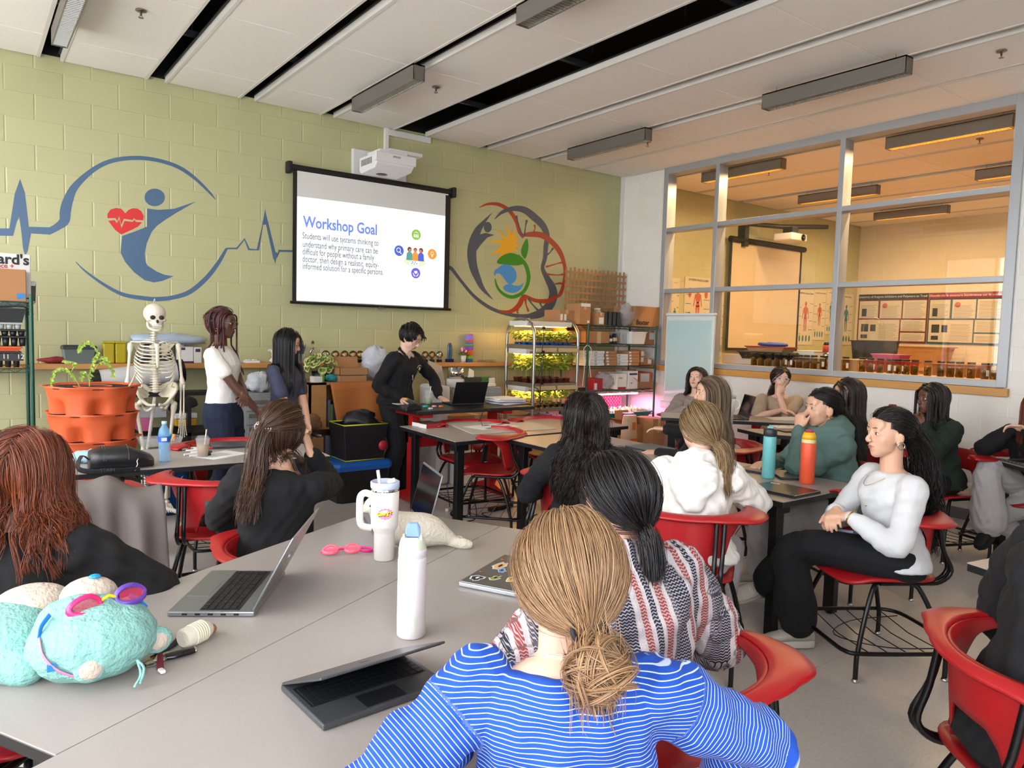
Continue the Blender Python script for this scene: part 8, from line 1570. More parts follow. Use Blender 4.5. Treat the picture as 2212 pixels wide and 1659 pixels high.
p=Pz(738,1198,ZT_);goggles('swim_goggles','translucent pink swimming goggles lying on the table left of the tumbler',(p[0],p[1],ZT_),-.32,-.9,M_gp,M_gpl,M_gst,[(.062,0,.012),(.085,.0,.006),(.11,.012,.004),(.10,.05,.004),(.03,.06,.004),(-.05,.05,.004),(-.07,.01,.01)])
# laptops
def laptop(label,c,rz,w,d,open_deg,base_m,lid_m,z=ZT_,th=.014,keys=True,logo=None,name='laptop',kd=True,stick=None,ports=True):
    """c: centre of the base on the table; rz: direction the user-side faces is -y"""
    t=thing(name,label,'laptop',(c[0],c[1],z),rz);G().box((0,0,th/2+.001),(w,d,th)).obj('base',base_m,t,.003)
    if open_deg>0:
        G().box((0,.02,th+.0015),(w*.93,d*.46,.001)).obj('keyboard_well',M_key,t);g=G();r=5;n=15
        for j in range(r):
            for i in range(n):
                kw=w*.90/n;g.box((-w*.45+kw*(i+.5),.02+d*.19-(j+.5)*d*.42/r,th+.0032),(kw*.84,d*.42/r*.82,.002))
        g.obj('keys',M_key if kd else M_key,t);G().box((0,-d*.33,th+.0014),(w*.32,d*.26,.0008)).obj('trackpad',base_m if kd else M_key,t)
        if ports: g=G();[g.box((w/2+.0004,-d*.3+k*.035,th*.55),(.001,.014,.005)) for k in range(5)];g.obj('ports',M_black,t)
    a=math.radians(open_deg);ly=np.array([0,-math.cos(a),math.sin(a)]);n_=np.array([0,-math.sin(a),-math.cos(a)])  # lid plane from hinge
    hy=np.array([0,d/2-.004,th+.003]);R3=np.stack([[1,0,0],ly,np.cross([1,0,0],ly)],1);lc=hy+ly*d/2;o=np.cross([1,0,0],ly)
    lid=G().box(lc,(w,d,.006),R3).obj('lid',lid_m,t,.003)
    inner=-1 if open_deg>0 else 1;inn=np.cross([1,0,0],ly)*1.0;inn=inn if (inn@n_)>0 else -inn
    if open_deg>0: G().box(lc+inn*.0034,(w*.95,d*.92,.001),R3).obj('screen',M_scrb,lid)
    if logo:
        g=G();out=-inn
        if logo=='apple': c0=lc+out*.0034;g.poly([c0+np.array([1,0,0])*(.011*math.cos(q))*(1-.12*abs(math.sin(q)))+ly*(.012*math.sin(q)) for q in np.arange(20)*PI/10],out*.0005)
        else: c0=lc+out*.0036;g.tube([c0+np.array([1,0,0])*.022*math.cos(q)+ly*.022*math.sin(q) for q in np.arange(20)*PI/10],.0012,5,closed=True);g.text('DELL',c0+np.array([.0165,0,0])-ly*.006,(-1,0,0),ly,.014,0,align='LEFT',bold=.0004)
        g.obj('logo',M_chrome if logo!='apple' else mat('dark logo','3A3B3D',.2,.6),lid)
    if stick: stick(lid,lc,ly,-inn)
    return t
A=[Pz(347,1335,ZT_),Pz(535,1342,ZT_),Pz(456,1240,ZT_),Pz(612,1240,ZT_)]
# base corners: front-left 347,1335 ; front-right 535,1342 ; user side is towards the lower left
u=nrm((A[1]-A[3])*[1,1,0]);c=(A[0]+A[1]+A[2]+A[3])/4;rz=math.atan2(u[1],u[0])+PI*0
laptop('open silver laptop with a black keyboard on the left table, lid leaning back',(c[0]+.01,c[1]),math.atan2((A[1]-A[3])[1],(A[1]-A[3])[0]),.355,.235,118,M_sil2,M_sil2,logo='dell')
M4=[Pz(641,1474,ZT_),Pz(725,1572,ZT_),Pz(930,1500,ZT_)];e=M4[2]-M4[1];cc=M4[1]+e*.5+nrm([-e[1],e[0],0])*.106
laptop('dark grey laptop with its lid opened only slightly, beside the striped sleeve',(cc[0]+.01,cc[1]),math.atan2(e[1],e[0]),.304,.212,24,M_spg,M_spg,logo='apple',kd=False)
a,b=Pz(905,1130,ZT_),Pz(948,1145,ZT_)
laptop('open grey laptop seen edge-on behind the seal plush',(1.42,2.68),math.atan2(-.96,-.28),.32,.22,104,M_sil2,M_sil2)
def stickers(lid,lc,ly,out):
    def blob(u,v,pts,mm,k=.0036,nm='sticker'):
        g=G();c0=lc+np.array([u,0,0])+ly*v+out*k;g.poly([c0+np.array([x,0,0])*1+ly*y for x,y in pts]);return g.obj(nm,mm,lid)
    rg=np.random.default_rng(4);Mo=mat('sticker white','D5D8DA',.4)
    for u_,v_,rx,ry,c_ in ((-.115,-.07,.026,.018,'20242A'),(-.085,-.02,.024,.014,'7FA034'),(-.07,.03,.022,.014,'E0BC48'),(-.045,.07,.03,.02,'D99AC0'),(.02,.085,.034,.02,'3A3E42'),(-.01,-.035,.018,.012,'2F7FC4'),(.03,-.06,.04,.018,'D9A86A'),(-.05,-.09,.010,.006,'D9632A'),(.10,-.085,.010,.006,'D9632A')):
        k=[1+.18*rg.normal() for _ in range(14)]
        if rx>.012: blob(u_,v_,[(rx*1.12*k[i]*math.cos(i*PI/7),ry*1.18*k[i]*math.sin(i*PI/7)) for i in range(14)],Mo)
        blob(u_,v_,[(rx*.9*k[i]*math.cos(i*PI/7),ry*.88*k[i]*math.sin(i*PI/7)) for i in range(14)],mat('sticker '+c_,c_,.4),.0041);blob(u_+.004,v_,[(rx*.4*math.cos(i*PI/5),ry*.3*math.sin(i*PI/5)) for i in range(10)],M_black if c_!='20242A' else Mo,.0045)
B4=[Pz(990,1268,ZT_),Pz(1115,1293,ZT_),Pz(1100,1205,ZT_)];e=B4[1]-B4[0];n2=nrm([-e[1],e[0],0]);cc=B4[0]+nrm(e*[1,1,0])*.105+n2*.165
laptop('closed grey laptop covered in colourful stickers on the front table',(cc[0],cc[1]),math.atan2(n2[1],n2[0])-0,.32,.215,0,mat('light laptop base','B9BEC4',.35,.5),M_dsil,stick=stickers,keys=False)
def closed(label,pts,m,logo=None,z=ZT_,th=.016,mark=None):
    P=[Pz(u,v,z+th)[:2] for u,v in pts];e=P[1]-P[0];w=np.linalg.norm(e);f=P[3]-P[0] if len(P)>3 else P[2]-P[1];d=np.linalg.norm(f);c=sum(P)/len(P);t=thing('laptop',label,'laptop',(c[0],c[1],z),math.atan2(e[1],e[0]));w=min(w,.34);d=min(max(d,.2),.25);G().box((0,0,th*.3),(w,d,th*.55)).obj('base',M_dk if m is not M_sil2 else m,t,.003);G().box((0,0,th*.8),(w,d,th*.36)).obj('lid',m,t,.003)
    if mark: mark(t,w,d,th)
    return t
def mk1(t,w,d,th): g=G();[g.ell((-w*.32+.02*math.cos(k),d*.3+.012*math.sin(k),th+.0006),(.011,.008,.0006),None,8,4) for k in range(6)];g.obj('sticker',M_labw,t);G().text('acer',(w*.22,-d*.35,th+.0008),(1,0,0),(0,1,0),.02,0).obj('logo',M_labw,t)
closed('closed black laptop with a small white sticker at the near corner of the bottle table',[(1613,1050),(1720,1073),(1772,1058),(1662,1038)],mat('laptop black lid','1C1B1B',.3),mark=mk1)
closed('closed pale blue-grey laptop on the middle table beside the long-haired person',[(1365,966),(1425,979),(1450,962),(1385,955)],mat('blue grey lid','66727E',.3,.5))
closed('closed dark grey laptop behind the teal bottle',[(1586,1010),(1645,1020),(1700,1012),(1640,1000)],M_spg);closed('closed grey laptop with silver edge behind the orange bottle',[(1670,1032),(1728,1034),(1728,1014),(1672,1012)],M_spg)
closed('closed dark laptop at the left, behind the iced coffee',[(456,966),(540,962),(528,950),(456,955)],M_spg);closed('dark closed laptop on the table edge at the hair of the long-haired person',[(1336,1000),(1365,992),(1350,985),(1325,990)],M_spg)
p=Pz(1700,922,.80);t=thing('tablet','white tablet case with printed flowers on the small dark edged table','tablet',(p[0]-.06,p[1]-.05,.801),-.5);G().box((0,0,.006),(.26,.18,.012)).obj('case',M_labw,t,.004);g=G();[g.ell((-.09+.03*k,.05*math.sin(k*2.),.0125),(.009,.007,.0006),None,8,4) for k in range(7)];g.obj('print',M_pink,t)
t=thing('tablet','dark tablet lying beside the white tablet case','tablet',(5.45,3.42,.801),-.4);G().box((0,0,.005),(.25,.17,.010)).obj('case',M_dk,t,.003)
p=Pz(1690,902,.83);t=thing('paper_sheets','sheets of paper on the raised back table in front of the woman in tan','paper',(p[0]-.1,p[1]-.08,.831),-.6);G().box((0,0,.001),(.28,.2,.002)).box((.05,.04,.003),(.28,.2,.002),(0,0,.3)).obj('sheet',M_foil,t)
# tall bottles
def bottle(label,u,v,z,prof,m,capp,capm,extra=None,name='water_bottle'):
    p=Pz(u,v,z);t=thing(name,label,'bottle',(p[0]+.02,p[1]+.02,z),math.atan2(p[1],p[0])-PI/2);G().lathe([(0,0)]+prof+[(0,prof[-1][1])],n=32).obj('body',m,t);G().lathe([(0,capp[0][1])]+capp+[(0,capp[-1][1])],n=32).obj('cap',capm,t)
    if extra: extra(t)
    return t
M_teal=mat('teal enamel','6FBCC0',.3);M_oran=mat('orange enamel','E85A38',.4)
bottle('tall teal bottle with a charcoal lid on the right table',1661,1034,ZT_,[(.034,0),(.037,.004),(.037,.235),(.035,.245)],M_teal,[(.036,.246),(.038,.25),(.038,.285),(.034,.29)],M_dk,lambda t:G().box((.0,-.008,.297),(.034,.016,.01)).box((-.012,.008,.293),(.01,.03,.012)).obj('spout_lever',M_teal,t,.003))
def ex(t):
    G().lathe([(.0385,.232),(.0390,.252)],n=32,cap=False).obj('cream_band',mat('cream enamel','E5D59A',.4),t);G().box((0,0,.298),(.040,.042,.016)).obj('carry_loop',mat('magenta lid','A01848',.4),t,.006);G().text('owala',(.03,-.0385+.012,.03),(0,0,1),(-1,0,0),.016,0).obj('logo',M_labw,t)
bottle('tall orange bottle with a yellow collar and magenta lid on the right table',1745,1046,ZT_,[(.037,0),(.040,.004),(.040,.225),(.038,.232)],M_oran,[(.0388,.252),(.037,.27),(.028,.290),(.02,.292)],mat('amber lid','EDB21E',.4),ex)
bottle('maroon bottle on the hidden table behind the curly-haired woman',1927,935,.741,[(.033,0),(.035,.004),(.035,.19),(.033,.2)],mat('maroon enamel','4E1428',.3),[(.034,.2),(.036,.206),(.036,.235),(.028,.255)],mat('maroon lid','6A1C38',.25))
t=bottle('tall white tumbler with straw on the raised back table between the students',1575,918,.83,[(.033,0),(.035,.1),(.045,.12),(.048,.22)],M_offw,[(.049,.22),(.050,.245),(.046,.247)],mat('pale blue lid','A9BCC8',.35),lambda t:(G().tube([(-.01,0,.245),(-.02,0,.30)],.005,8).obj('straw',M_labw,t),G().tube(sm([(.045,0,.20),(.075,0,.2),(.078,0,.15),(.042,0,.12)],5),.007,8).obj('handle',M_offw,t)),'handled_tumbler')
p=Pz(1590,905,.83);laptop('open dark laptop on the raised back table behind the white tumbler',(p[0]+.02,p[1]+.05),-2.2,.3,.2,105,M_spg,M_dk,z=.831)
lp=Pz(2180,1000,.741);laptop('open silver laptop seen from behind at the right edge',(lp[0]+.14,lp[1]+.0),math.atan2(-.93,-.25)-PI/2+PI,.34,.23,100,M_sil2,M_sil2,z=.741) if False else laptop('open silver laptop seen from behind at the right edge',(5.93,1.86),math.atan2(-.86,-.25)+PI*.5+PI*.5+1.28,.34,.23,96,M_sil2,M_sil2,z=.741)
# plush bears: plain teal bears without any emblem
M_tl=mat('teal plush','82B3AB',.95,bump=(90,1.,.008),var=.16,vs_=14);M_cr=mat('pale cream plush','C2B3A4',.95,bump=(90,1.,.006),var=.06,vs_=20)
p=Pz(195,1500,ZT_)
t=thing('plush_bear','round teal plush bear face-up in the foreground wearing rainbow swimming goggles','plush toy',(p[0]+.02,p[1]+.095,ZT_));g=G();g.ell((0,0,.085),(.135,.118,.088));g.ell((-.02,.03,.11),(.10,.085,.075));V,F,_n=remesh(g,.004,4);V=V+_n*(.0022*np.sin(V@np.array([60,40,50]))*np.sin(V@np.array([-40,70,30])))[:,None];hd=meshnp('head',V,F,True,[M_tl],t)
g=G();g.ell((.0,.075,.165),(.062,.05,.042));V,F,_n=remesh(g,.004,2);meshnp('muzzle',V,F,True,[M_cr],t);G().ell((.012,.072,.207),(.014,.010,.007),None,14,8).obj('nose',mat('blue bead','1E86B8',.12),t)
for x,y in ((-.02,-.098),(.128,-.02)): g=G();g.ell((x,y,.06),(.034,.017,.032));g.obj('ear',M_tl,t);q=G();q.ell((x,y-.008,.06),(.025,.012,.023));q.obj('inner_ear',M_cr,t)
g=G();g.tube(sm([(.07,-.108,.06),(.075,-.12,.03),(.06,-.13,.008)],4),.003,6);g.tube(sm([(.07,-.108,.06),(.082,-.118,.04),(.072,-.128,.012)],4),.003,6);g.obj('hair_tuft',M_tl,t)
MR=mat('goggle magenta','D8286E',.3);MB=mat('goggle blue','1E78D8',.35);ML=mat('goggle red lens','C43A5A',.08,alpha=.6)
gl=Pz(235,1390,.93);gg=goggles('rainbow_goggles','rainbow swimming goggles with a blue and pink strap on the teal plush bear',(t.location[0]+.025,t.location[1]+.012,ZT_+.168),.32,-.55,MR,ML,MB,None,second=mat('goggle violet','5A3A9A',.3))
gg.location=(t.location[0]+.03,t.location[1]-.008,ZT_+.145)
for ch in gg.children: ch.data.transform(Matrix.Scale(1.3,4))
bx_=np.array(t.location)
def hs(az,el,k=1.02): return bx_+np.array([.135*k*math.cos(az)*math.cos(el),.118*k*math.sin(az)*math.cos(el),.085+.088*k*math.sin(el)])
g=G();g.tube(sm([hs(3.3,.95,1.1),hs(3.45,.72,1.06),hs(3.6,.5)],5),.0018,6,flat=3.6,m=0,up=np.array([0,0,1.]));g.tube(sm([hs(3.6,.5),hs(3.85,.15),hs(4.1,-.2),hs(4.45,-.55)],5),.0018,6,flat=3.6,m=1,up=np.array([0,0,1.]));g.tube(sm([hs(.5,.9,1.08),hs(.45,.7,1.05),hs(.4,.4)],5),.0018,6,flat=3.6,m=0,up=np.array([0,0,1.]));g.box(hs(4.0,-.1,1.03),(.016,.008,.014));g.obj('strap',[MB,mat('goggle pink strap','EE7FB0',.4)],gg,W=True)
p=Pz(20,1480,ZT_)
t=thing('plush_bear','second teal plush bear with a pale belly patch, cropped by the left edge','plush toy',(p[0]-.0,p[1]+.10,ZT_));g=G();g.ell((0,.02,.07),(.11,.12,.08));g.ell((.05,.06,.10),(.08,.07,.06));chain(g,[(-.02,-.06,.05),(.03,-.10,.035)],[.05,.045],12);V,F,_n=remesh(g,.0045,4);meshnp('body',V,F,True,[M_tl],t);g=G();g.ell((.055,.055,.125),(.085,.066,.046));V,F,_n=remesh(g,.0045,3);meshnp('belly_patch',V,F,True,[M_cr],t)
# keys, key fob, mascot-free knitted charm, tissue, lanyard
p=Pz(430,1390,ZT_);t=thing('plush_keychain','small cream knitted plush charm with a brown ball end beside the keys','plush toy',(p[0],p[1]+.01,ZT_),.55);g=G();g.tube([(-.05,0,.026),(-.045,0,.026),(.02,0,.025),(.035,0,.022)],[.02,.026,.024,.018],20);g.obj('body',mat('cream plush small','C9BFAE',.95,bump=(150,1.,.003)),t)
g=G();[g.tube([(-.022+k*.007,.0255*math.cos(a),.026+.0255*math.sin(a)) for a in np.arange(16)*PI/8],.0026,6,closed=True) for k in range(6)];g.obj('ribbed_jumper',mat('cream rib knit','D5CDB4',.9),t);G().ell((.052,.006,.014),(.013,.013,.013)).obj('ball',mat('brown suede','8E5E3C',.8),t)
p=Pz(372,1422,ZT_);t=thing('car_key','black car key fob with a silver tip on the table','key',(p[0]+.02,p[1]-.0,ZT_),.1);G().rings([np.array([(x,w*math.cos(a),.008+.0075*math.sin(a)) for a in np.arange(12)*PI/6]) for x,w in ((-.036,.010),(-.02,.016),(.02,.016),(.03,.013))]).obj('fob',M_blk,t);G().ell((.032,0,.008),(.006,.012,.007)).obj('silver_tip',M_silver,t)
t=thing('key_ring','jumble of keys, rings and a dark red charm beside the teal bear','keys',(p[0]-.045,p[1]-.005,ZT_));g=G();[g.tube([(.01*k-.02+.010*math.cos(a),.006*k-.012+.010*math.sin(a),.006+.003*math.sin(a*2+k)) for a in np.arange(14)*PI/7],.0011,6,closed=True) for k in range(5)];g.obj('rings',M_gold,t)
for k in range(3): G().box((-.01+.012*k,-.015+.01*k,.005+.003*k),(.05,.010,.002),(.1,.1,.6*k)).cyl((.012+.012*k,-.01+.01*k,.004+.003*k),(.012+.012*k,-.01+.01*k,.007+.003*k),.011,n=14).obj('key',M_silver,t)
G().poly([(.0,-.05,.004),(.015,-.055,.004),(.022,-.01,.02),(.012,.0,.022)],(0,.004,.002)).obj('red_charm',mat('maroon leather','5E1620',.5),t);G().box((.008,-.062,.005),(.012,.022,.008),(0,0,.2)).obj('white_tag',M_labw,t,.003)
g=G();P=[Pz(u,v,ZT_+.004) for u,v in ((330,1420),(372,1395),(400,1365),(425,1345))];g.tube(P,.009,6,flat=.16,up=np.array([0,0,1.]));tag(g.obj('lanyard',mat('black webbing','101014',.8)),'black lanyard strap leading from the keys under the open laptop','lanyard')
p=Pz(335,1382,ZT_);crumple('tissue','small folded white tissue behind the keys','tissue',(p[0],p[1],ZT_),(.028,.018,.008),M_foil,41)
# left table: bag, bottle, drinks, markers
p=Pz(265,1015,ZT_);t=thing('leather_bag','black leather sling bag lying on the left table','bag',(p[0],p[1]+.07,ZT_),-.02);g=G();g.rings([np.array([(x,(.085*k)*math.cos(a)*(abs(math.cos(a))**-.25 if abs(math.cos(a))>.05 else 1),.062*h+.060*h*math.sin(a)*(abs(math.sin(a))**-.3 if abs(math.sin(a))>.05 else 1)) for a in np.arange(20)*PI/10+.01]) for x,k,h in ((-.155,.6,.55),(-.15,.9,.85),(-.10,1.,1.02),(.03,1.,1.0),(.10,.9,.75),(.15,.7,.55),(.165,.4,.4))]);g.obj('pouch',mat('black leather','1A1B1F',.38,bump=(120,.3,.001)),t,0)
g=G();[g.tube([(x,.09*math.cos(a),.064+.064*math.sin(a)) for a in np.linspace(-.1,PI+.1,14)],.0012,5) for x in (-.09,-.08,.03)];g.obj('stitching',mat('grey thread','5A5C60',.7),t);G().tube(sm([(-.15,-.04,.06),(-.19,-.06,.09),(-.21,-.08,.03),(-.16,-.11,.012),(-.08,-.125,.008),(.0,-.12,.006),(.08,-.115,.004)],5),.016,8,flat=.14).obj('strap',mat('black webbing','101014',.8),t)
G().text('STAIN',(-.115,-.142,.010),(1,-.03,0),(0,.35,1),.026,0).obj('strap_lettering',M_dk,t);G().tube(sm([(.075,-.095,.06),(.068,-.10,.045),(.07,-.105,.03),(.06,-.11,.012),(.055,-.12,-.0)],4),.003,6).obj('snap_hook',M_chrome,t);G().box((.12,-.062,.045),(.06,.004,.003)).box((.10,-.064,.035),(.012,.004,.02)).obj('zip_pull',M_silver,t)
p=Pz(200,1000,ZT_);crumple('surgical_mask','crumpled pale blue face mask on the left table','mask',(p[0]-.02,p[1]+.03,ZT_),(.085,.05,.035),mat('pale blue mask','9FC0D0',.8),33);p=Pz(172,972,ZT_);t=thing('black_pouch','black pouch behind the blue mask on the left table','pouch',(p[0],p[1],ZT_));G().ell((0,0,.022),(.085,.04,.022)).obj('fabric',M_bpl,t)
M_pet=mat('pet blue','7FB6DC',.08,alpha=.45);p=Pz(357,998,ZT_);t=thing('water_bottle','clear blue disposable water bottle with a blue label on the left table','bottle',(p[0],p[1]+.02,ZT_));prof=[(0,0),(.030,0)]
for k in range(9): prof+=[(.033,.01+k*.012),(.0305,.016+k*.012)]
prof+=[(.033,.12),(.033,.165),(.028,.19),(.014,.21),(.013,.222),(0,.222)];G().lathe(prof,n=24).obj('body',M_pet,t);G().lathe([(.0335,.118),(.0335,.15)],n=24,cap=False).obj('label',mat('bottle label blue','1E50B0',.4),t);G().box((-.008,-.0335,.134),(.03,.001,.02)).obj('label_panel',M_labw,t);G().lathe([(0,.218),(.0145,.218),(.0145,.236),(0,.236)],n=18).obj('cap',mat('pale blue cap','A9CDE4',.4),t)
def cup(label,u,v,z,col,lvl):
    p=Pz(u,v,z);t=thing('iced_drink',label,'cup',(p[0],p[1]+.02,z));G().lathe([(0,0),(.029,0),(.040,.105),(.0385,.105),(.028,.002),(0,.002)],n=24).obj('cup',M_bag2,t);G().lathe([(0,.003),(.027,.003),(.027+.011*lvl,.1*lvl),(0,.1*lvl)],n=24).obj('drink',mat('drink '+col,col,.3),t);G().lathe([(.041,.104),(.043,.106),(.042,.113),(.034,.118),(.03,.128),(0,.128)],n=24).obj('lid',M_bag2,t);G().tube([(.006,0,.03),(.022,0,.165)],.004,8).obj('straw',mat('paper straw','D8CDB8',.6),t);return t
M_bag2=mat('clear cup plastic','D0D4D4',.08,alpha=.2)
cup('iced coffee in a clear cup with a straw on the left table',440,987,ZT_,'B58E62',.72);cup('green iced matcha in a clear cup on the red-legged desk',928,873,.861,'9DB07A',.6)
p=Pz(345,962,ZT_);t=thing('marker_tray','clear plastic tray of coloured markers and notes behind the water bottle','tray',(p[0],p[1],ZT_));G().rings([np.array([(a*.13*k,b*.07*k,z) for a,b in ((1,-1),(1,1),(-1,1),(-1,-1))]) for z,k in ((0,.85),(.055,1.),(.055,.97),(.004,.83))],sm=False).obj('tray',M_bag2,t)
for k,c_ in enumerate(('1E6AC8','2F9A48','1E6AC8','E8D24A','E86A2A')): G().cyl((.02+k*.016,-.03+.01*k,.02),(.06+k*.01,.03,.062),.008,n=10).obj('marker',mat('marker '+c_,c_,.5),t)
for k,(u,v,c_) in enumerate(((420,975,'B03A2A'),(430,979,'1E3A2A'),(415,983,'6A4A2A'),(428,986,'1A1A1C'),(410,971,'2F7A48'),(436,971,'B02A3A'))):
    p=Pz(u,v,ZT_);t=thing('marker_pen','felt marker with a coloured cap in the loose pile beside the iced coffee','marker',(p[0],p[1],ZT_+.0075),random.uniform(-.25,.25),'markers beside the iced coffee');G().cyl((-.05,0,0),(.04,0,0),.007,n=10).obj('barrel',M_labw,t);G().cyl((.04,0,0),(.075,0,0),.0075,n=10).obj('cap',mat('marker '+c_,c_,.5),t)
p=Pz(480,985,ZT_);t=thing('paper_sheet','white sheet of notes near the right end of the left table','paper',(p[0],p[1]+.04,ZT_+.001),.5);G().box((0,0,0),(.28,.2,.001)).obj('sheet',M_foil,t);g=G();[g.box((-.02,.07-.02*k,.0009),(.16,.003,.0004)) for k in range(6)];g.obj('writing',M_ink,t)
# white-board table
A_=[Pz(u,v,ZT_+.004) for u,v in ((955,936),(1022,939.),(1198,925),(1120,909))];g=G();q=[Pz(958,913,ZT_),Pz(1022,939,ZT_),Pz(1203,927,ZT_),Pz(1120,905,ZT_)];g.poly([(a[0],a[1],ZT_+.0005) for a in q],(0,0,.006));tag(g.obj('drawing_board',mat('pale board','B7B0A4',.5,var=.06,vs_=5,stretch=(1,5,1)),None,.001),'large pale drawing board lying on the table before the red-legged desk','board')
p=Pz(1062,921,ZT_+.008);t=thing('printed_handout','white printed handout with blue shapes on the drawing board','paper',(p[0],p[1],ZT_+.0075),.15);G().box((0,0,0),(.42,.24,.001)).obj('sheet',M_foil,t);g=G();[g.box((x,y,.001),(.07,.04,.0004)) for x,y in ((-.1,-.08),(.0,.07),(.13,-.06),(.15,.05))];g.obj('print',mat('print blue2','3A4A86',.6),t)
for k,(u,v,h) in enumerate(((906,922,.03),(921,926,.032))):
    p=Pz(u,v,ZT_);t=thing('red_book_pack',('rear' if k==0 else 'front')+' red and white boxed card set at the left of the drawing board','box',(p[0]+.08,p[1]+.06,ZT_),.12);G().box((0,0,h/2),(.17,.10,h)).obj('carton',M_redd,t,.002);G().box((-.087,0,h/2),(.004,.10,h)).obj('end_label',M_labw,t);G().box((0,0,h+.001),(.16,.09,.001)).obj('cover',mat('dark cover','3A2A22',.5),t)
# red-legged desk
ZD=.861
p=Pz(1018,876,ZD);laptop('open black laptop seen from behind on the red-legged desk',(p[0]+.0,p[1]+.14),PI-.12,.33,.22,112,M_bpl,mat('laptop black back','121316',.35),z=ZD)
p=Pz(1100,872,ZD);t=thing('paper_stack','messy stack of papers and notebooks at the right end of the red-legged desk','papers',(p[0],p[1]+.06,ZD),.05)
for k in range(9): G().box((random.uniform(-.02,.02),random.uniform(-.02,.02),.003+k*.0062),(.32-.004*k,.24,.0052),(0,0,random.uniform(-.25,.25))).obj('sheet_bundle',mat('lilac folder','8A7A9A',.6) if k in(2,3) else M_foil,t,.001,seg=1)
p=Pz(884,888,ZD);t=thing('tape_dispenser','black and yellow tape dispenser on the left of the red-legged desk','dispenser',(p[0]+.06,p[1]+.05,ZD),.2);g=G();g.poly([(-.09,-.025,0),(.09,-.025,0),(.07,-.025,.035),(.02,-.025,.06),(-.05,-.025,.05),(-.085,-.025,.02)],(0,.05,0));g.obj('body',M_bpl,t,.005);G().box((-.03,0,.075),(.10,.03,.035),(0,.45,0)).obj('grip',mat('slate grip','3A4A52',.5),t,.008);G().box((-.07,0,.095),(.035,.03,.02),(0,.45,0)).obj('yellow_end',mat('amber grip','D08A1A',.5),t,.004)
p=Pz(860,872,ZD);t=thing('paper_sheet','white sheets on the left corner of the red-legged desk','paper',(p[0]+.05,p[1]+.0,ZD),.1);G().box((0,0,.002),(.2,.16,.004)).obj('sheet',M_foil,t);G().box((.06,0,.014),(.09,.05,.02)).obj('charger_block',M_labw,t,.004)
for u,v,c_,l in ((930,884,'C9CCD0','small round white tin on the red-legged desk'),(918,880,'2A9A90','tiny teal figure beside the white tin'),(938,879,'E8A7B8','small pink note pad beside the white tin'),(952,879,'E07A5A','small orange eraser block on the red-legged desk')):
    p=Pz(u,v,ZD);t=thing('small_tin' if 'tin' in l[:18] else 'desk_trinket',l,'stationery',(p[0],p[1],ZD));(G().lathe([(0,0),(.022,0),(.024,.006),(.024,.016),(.02,.02),(0,.02)],n=20) if 'tin' in l[:18] else G().box((0,0,.007),(.035,.025,.014),(0,0,.3))).obj('body',mat('stat '+c_,c_,.45),t,.003)
g=G();g.tube(sm([Pz(955,871,ZD+.01),Pz(957,845,ZD+.06)+[0,.0,0],Pz(975,838,ZD+.10),Pz(1000,848,ZD+.08),Pz(1030,862,ZD+.03),Pz(1060,872,ZD+.008)],8),.003,6);tag(g.obj('power_cable',M_cable),'black cable looping over the red-legged desk behind the laptop','cable')
g=G();g.tube(sm([(3.72,5.38,.84),(3.60,5.36,.6),(3.55,5.3,.47),(3.50,5.2,.2),(3.40,4.98,.02),(3.25,4.9,.008),(3.15,4.95,.008)],8),.004,6);g.tube(sm([(3.9,5.4,.82),(3.95,5.3,.3),(3.8,5.1,.02),(3.5,5.05,.006),(3.6,4.7,.006),(3.9,4.8,.006)],8),.004,6);tag(g.obj('floor_cables',M_cable),'tangle of black cables dropping from the desk to the floor under the chairs','cable')
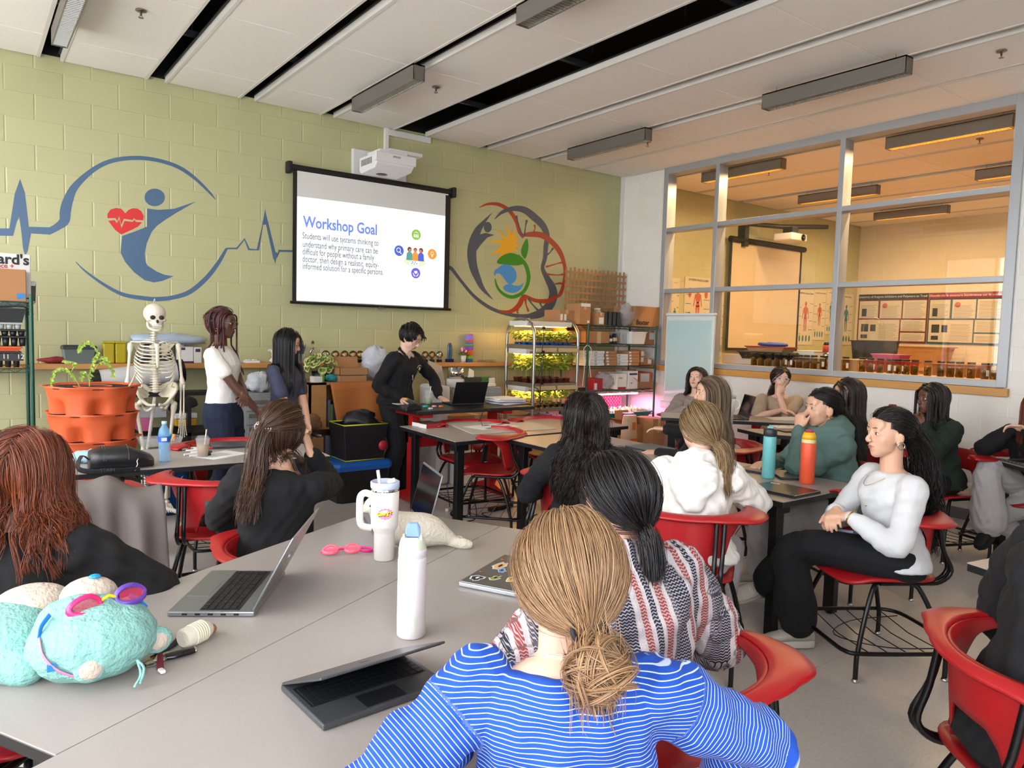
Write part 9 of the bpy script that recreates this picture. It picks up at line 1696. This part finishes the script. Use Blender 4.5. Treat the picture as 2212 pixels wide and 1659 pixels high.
p=Pz(505*0+968,1104,0);t=thing('power_plug','white power plug on a blue cord lying on the floor near the black table leg','plug',(p[0],p[1],0),.6);G().box((0,0,.014),(.06,.03,.028)).obj('plug_body',M_lw,t,.006);G().tube(sm([(.03,0,.014),(.07,.02,.06),(.1,.06,.2)],4),.004,6).obj('cord',mat('navy cord','1A2A4A',.5),t)
p=Pz(1015,983,.46);t=thing('remote_control','black remote hanging on a cord in front of the far red chair','remote',(3.52,5.06,.44));G().box((0,0,.07),(.045,.02,.16),(.1,.12,0)).obj('case',M_bpl,t,.005);G().box((.01,-.012,.005),(.025,.004,.012)).obj('label',M_labw,t);G().tube([(0,0,.15),(-.01,.02,.30),(-.02,.06,.40)],.0025,6).obj('cord',M_cable,t)
t=thing('power_strip','black power strip on the floor under the wire rack chair','power strip',(3.75,5.12,0),.2);G().box((0,0,.018),(.28,.05,.036)).obj('housing',M_bpl,t,.006)
# coat over a chair, backpack
def coat():
    t=thing('draped_coat','grey brown coat draped over the back of a red chair at the left','coat',(.47,3.80,0));nu,nv=48,30
    def f(u,v):
        x=(u-.5)*.58;s=(v-.5)*2;fold=.022*math.sin(u*17)+.014*math.sin(u*31+2);top=.80+.035*math.sin(u*5+.5)+.05*math.exp(-((u-.62)/.12)**2)
        z=top-abs(s)**1.15*(.64+.05*math.sin(u*9));y=(.055+.05*abs(s)+fold*min(1,abs(s)*2.5))*(-1 if s<0 else 1)*min(1,abs(s)*6)
        return (x*(1+.10*abs(s)),y+.01,z)
    surf(f,nu,nv,.004).obj('cloth',M_coatm,t);return t
coat()
t=thing('backpack','dark green backpack slumped on the empty red chair at the left','backpack',(1.12,4.02,.47),.3);g=G();g.ell((0,.02,.09),(.17,.13,.10));g.ell((.05,.0,.14),(.1,.09,.07));V,F,_n=remesh(g,.008,3);V=folds(V,_n,.014,26,5);meshnp('pack',V,F,True,[mat('dark green nylon','1F2A26',.7)],t);G().tube(sm([(-.12,-.08,.12),(-.19,-.14,.2),(-.2,-.17,.1),(-.14,-.16,.02)],5),.014,8,flat=.2).obj('shoulder_strap',mat('grey green webbing','3A453E',.7),t)
# under-table black holder at the very left bottom
bpy.context.view_layer.update()
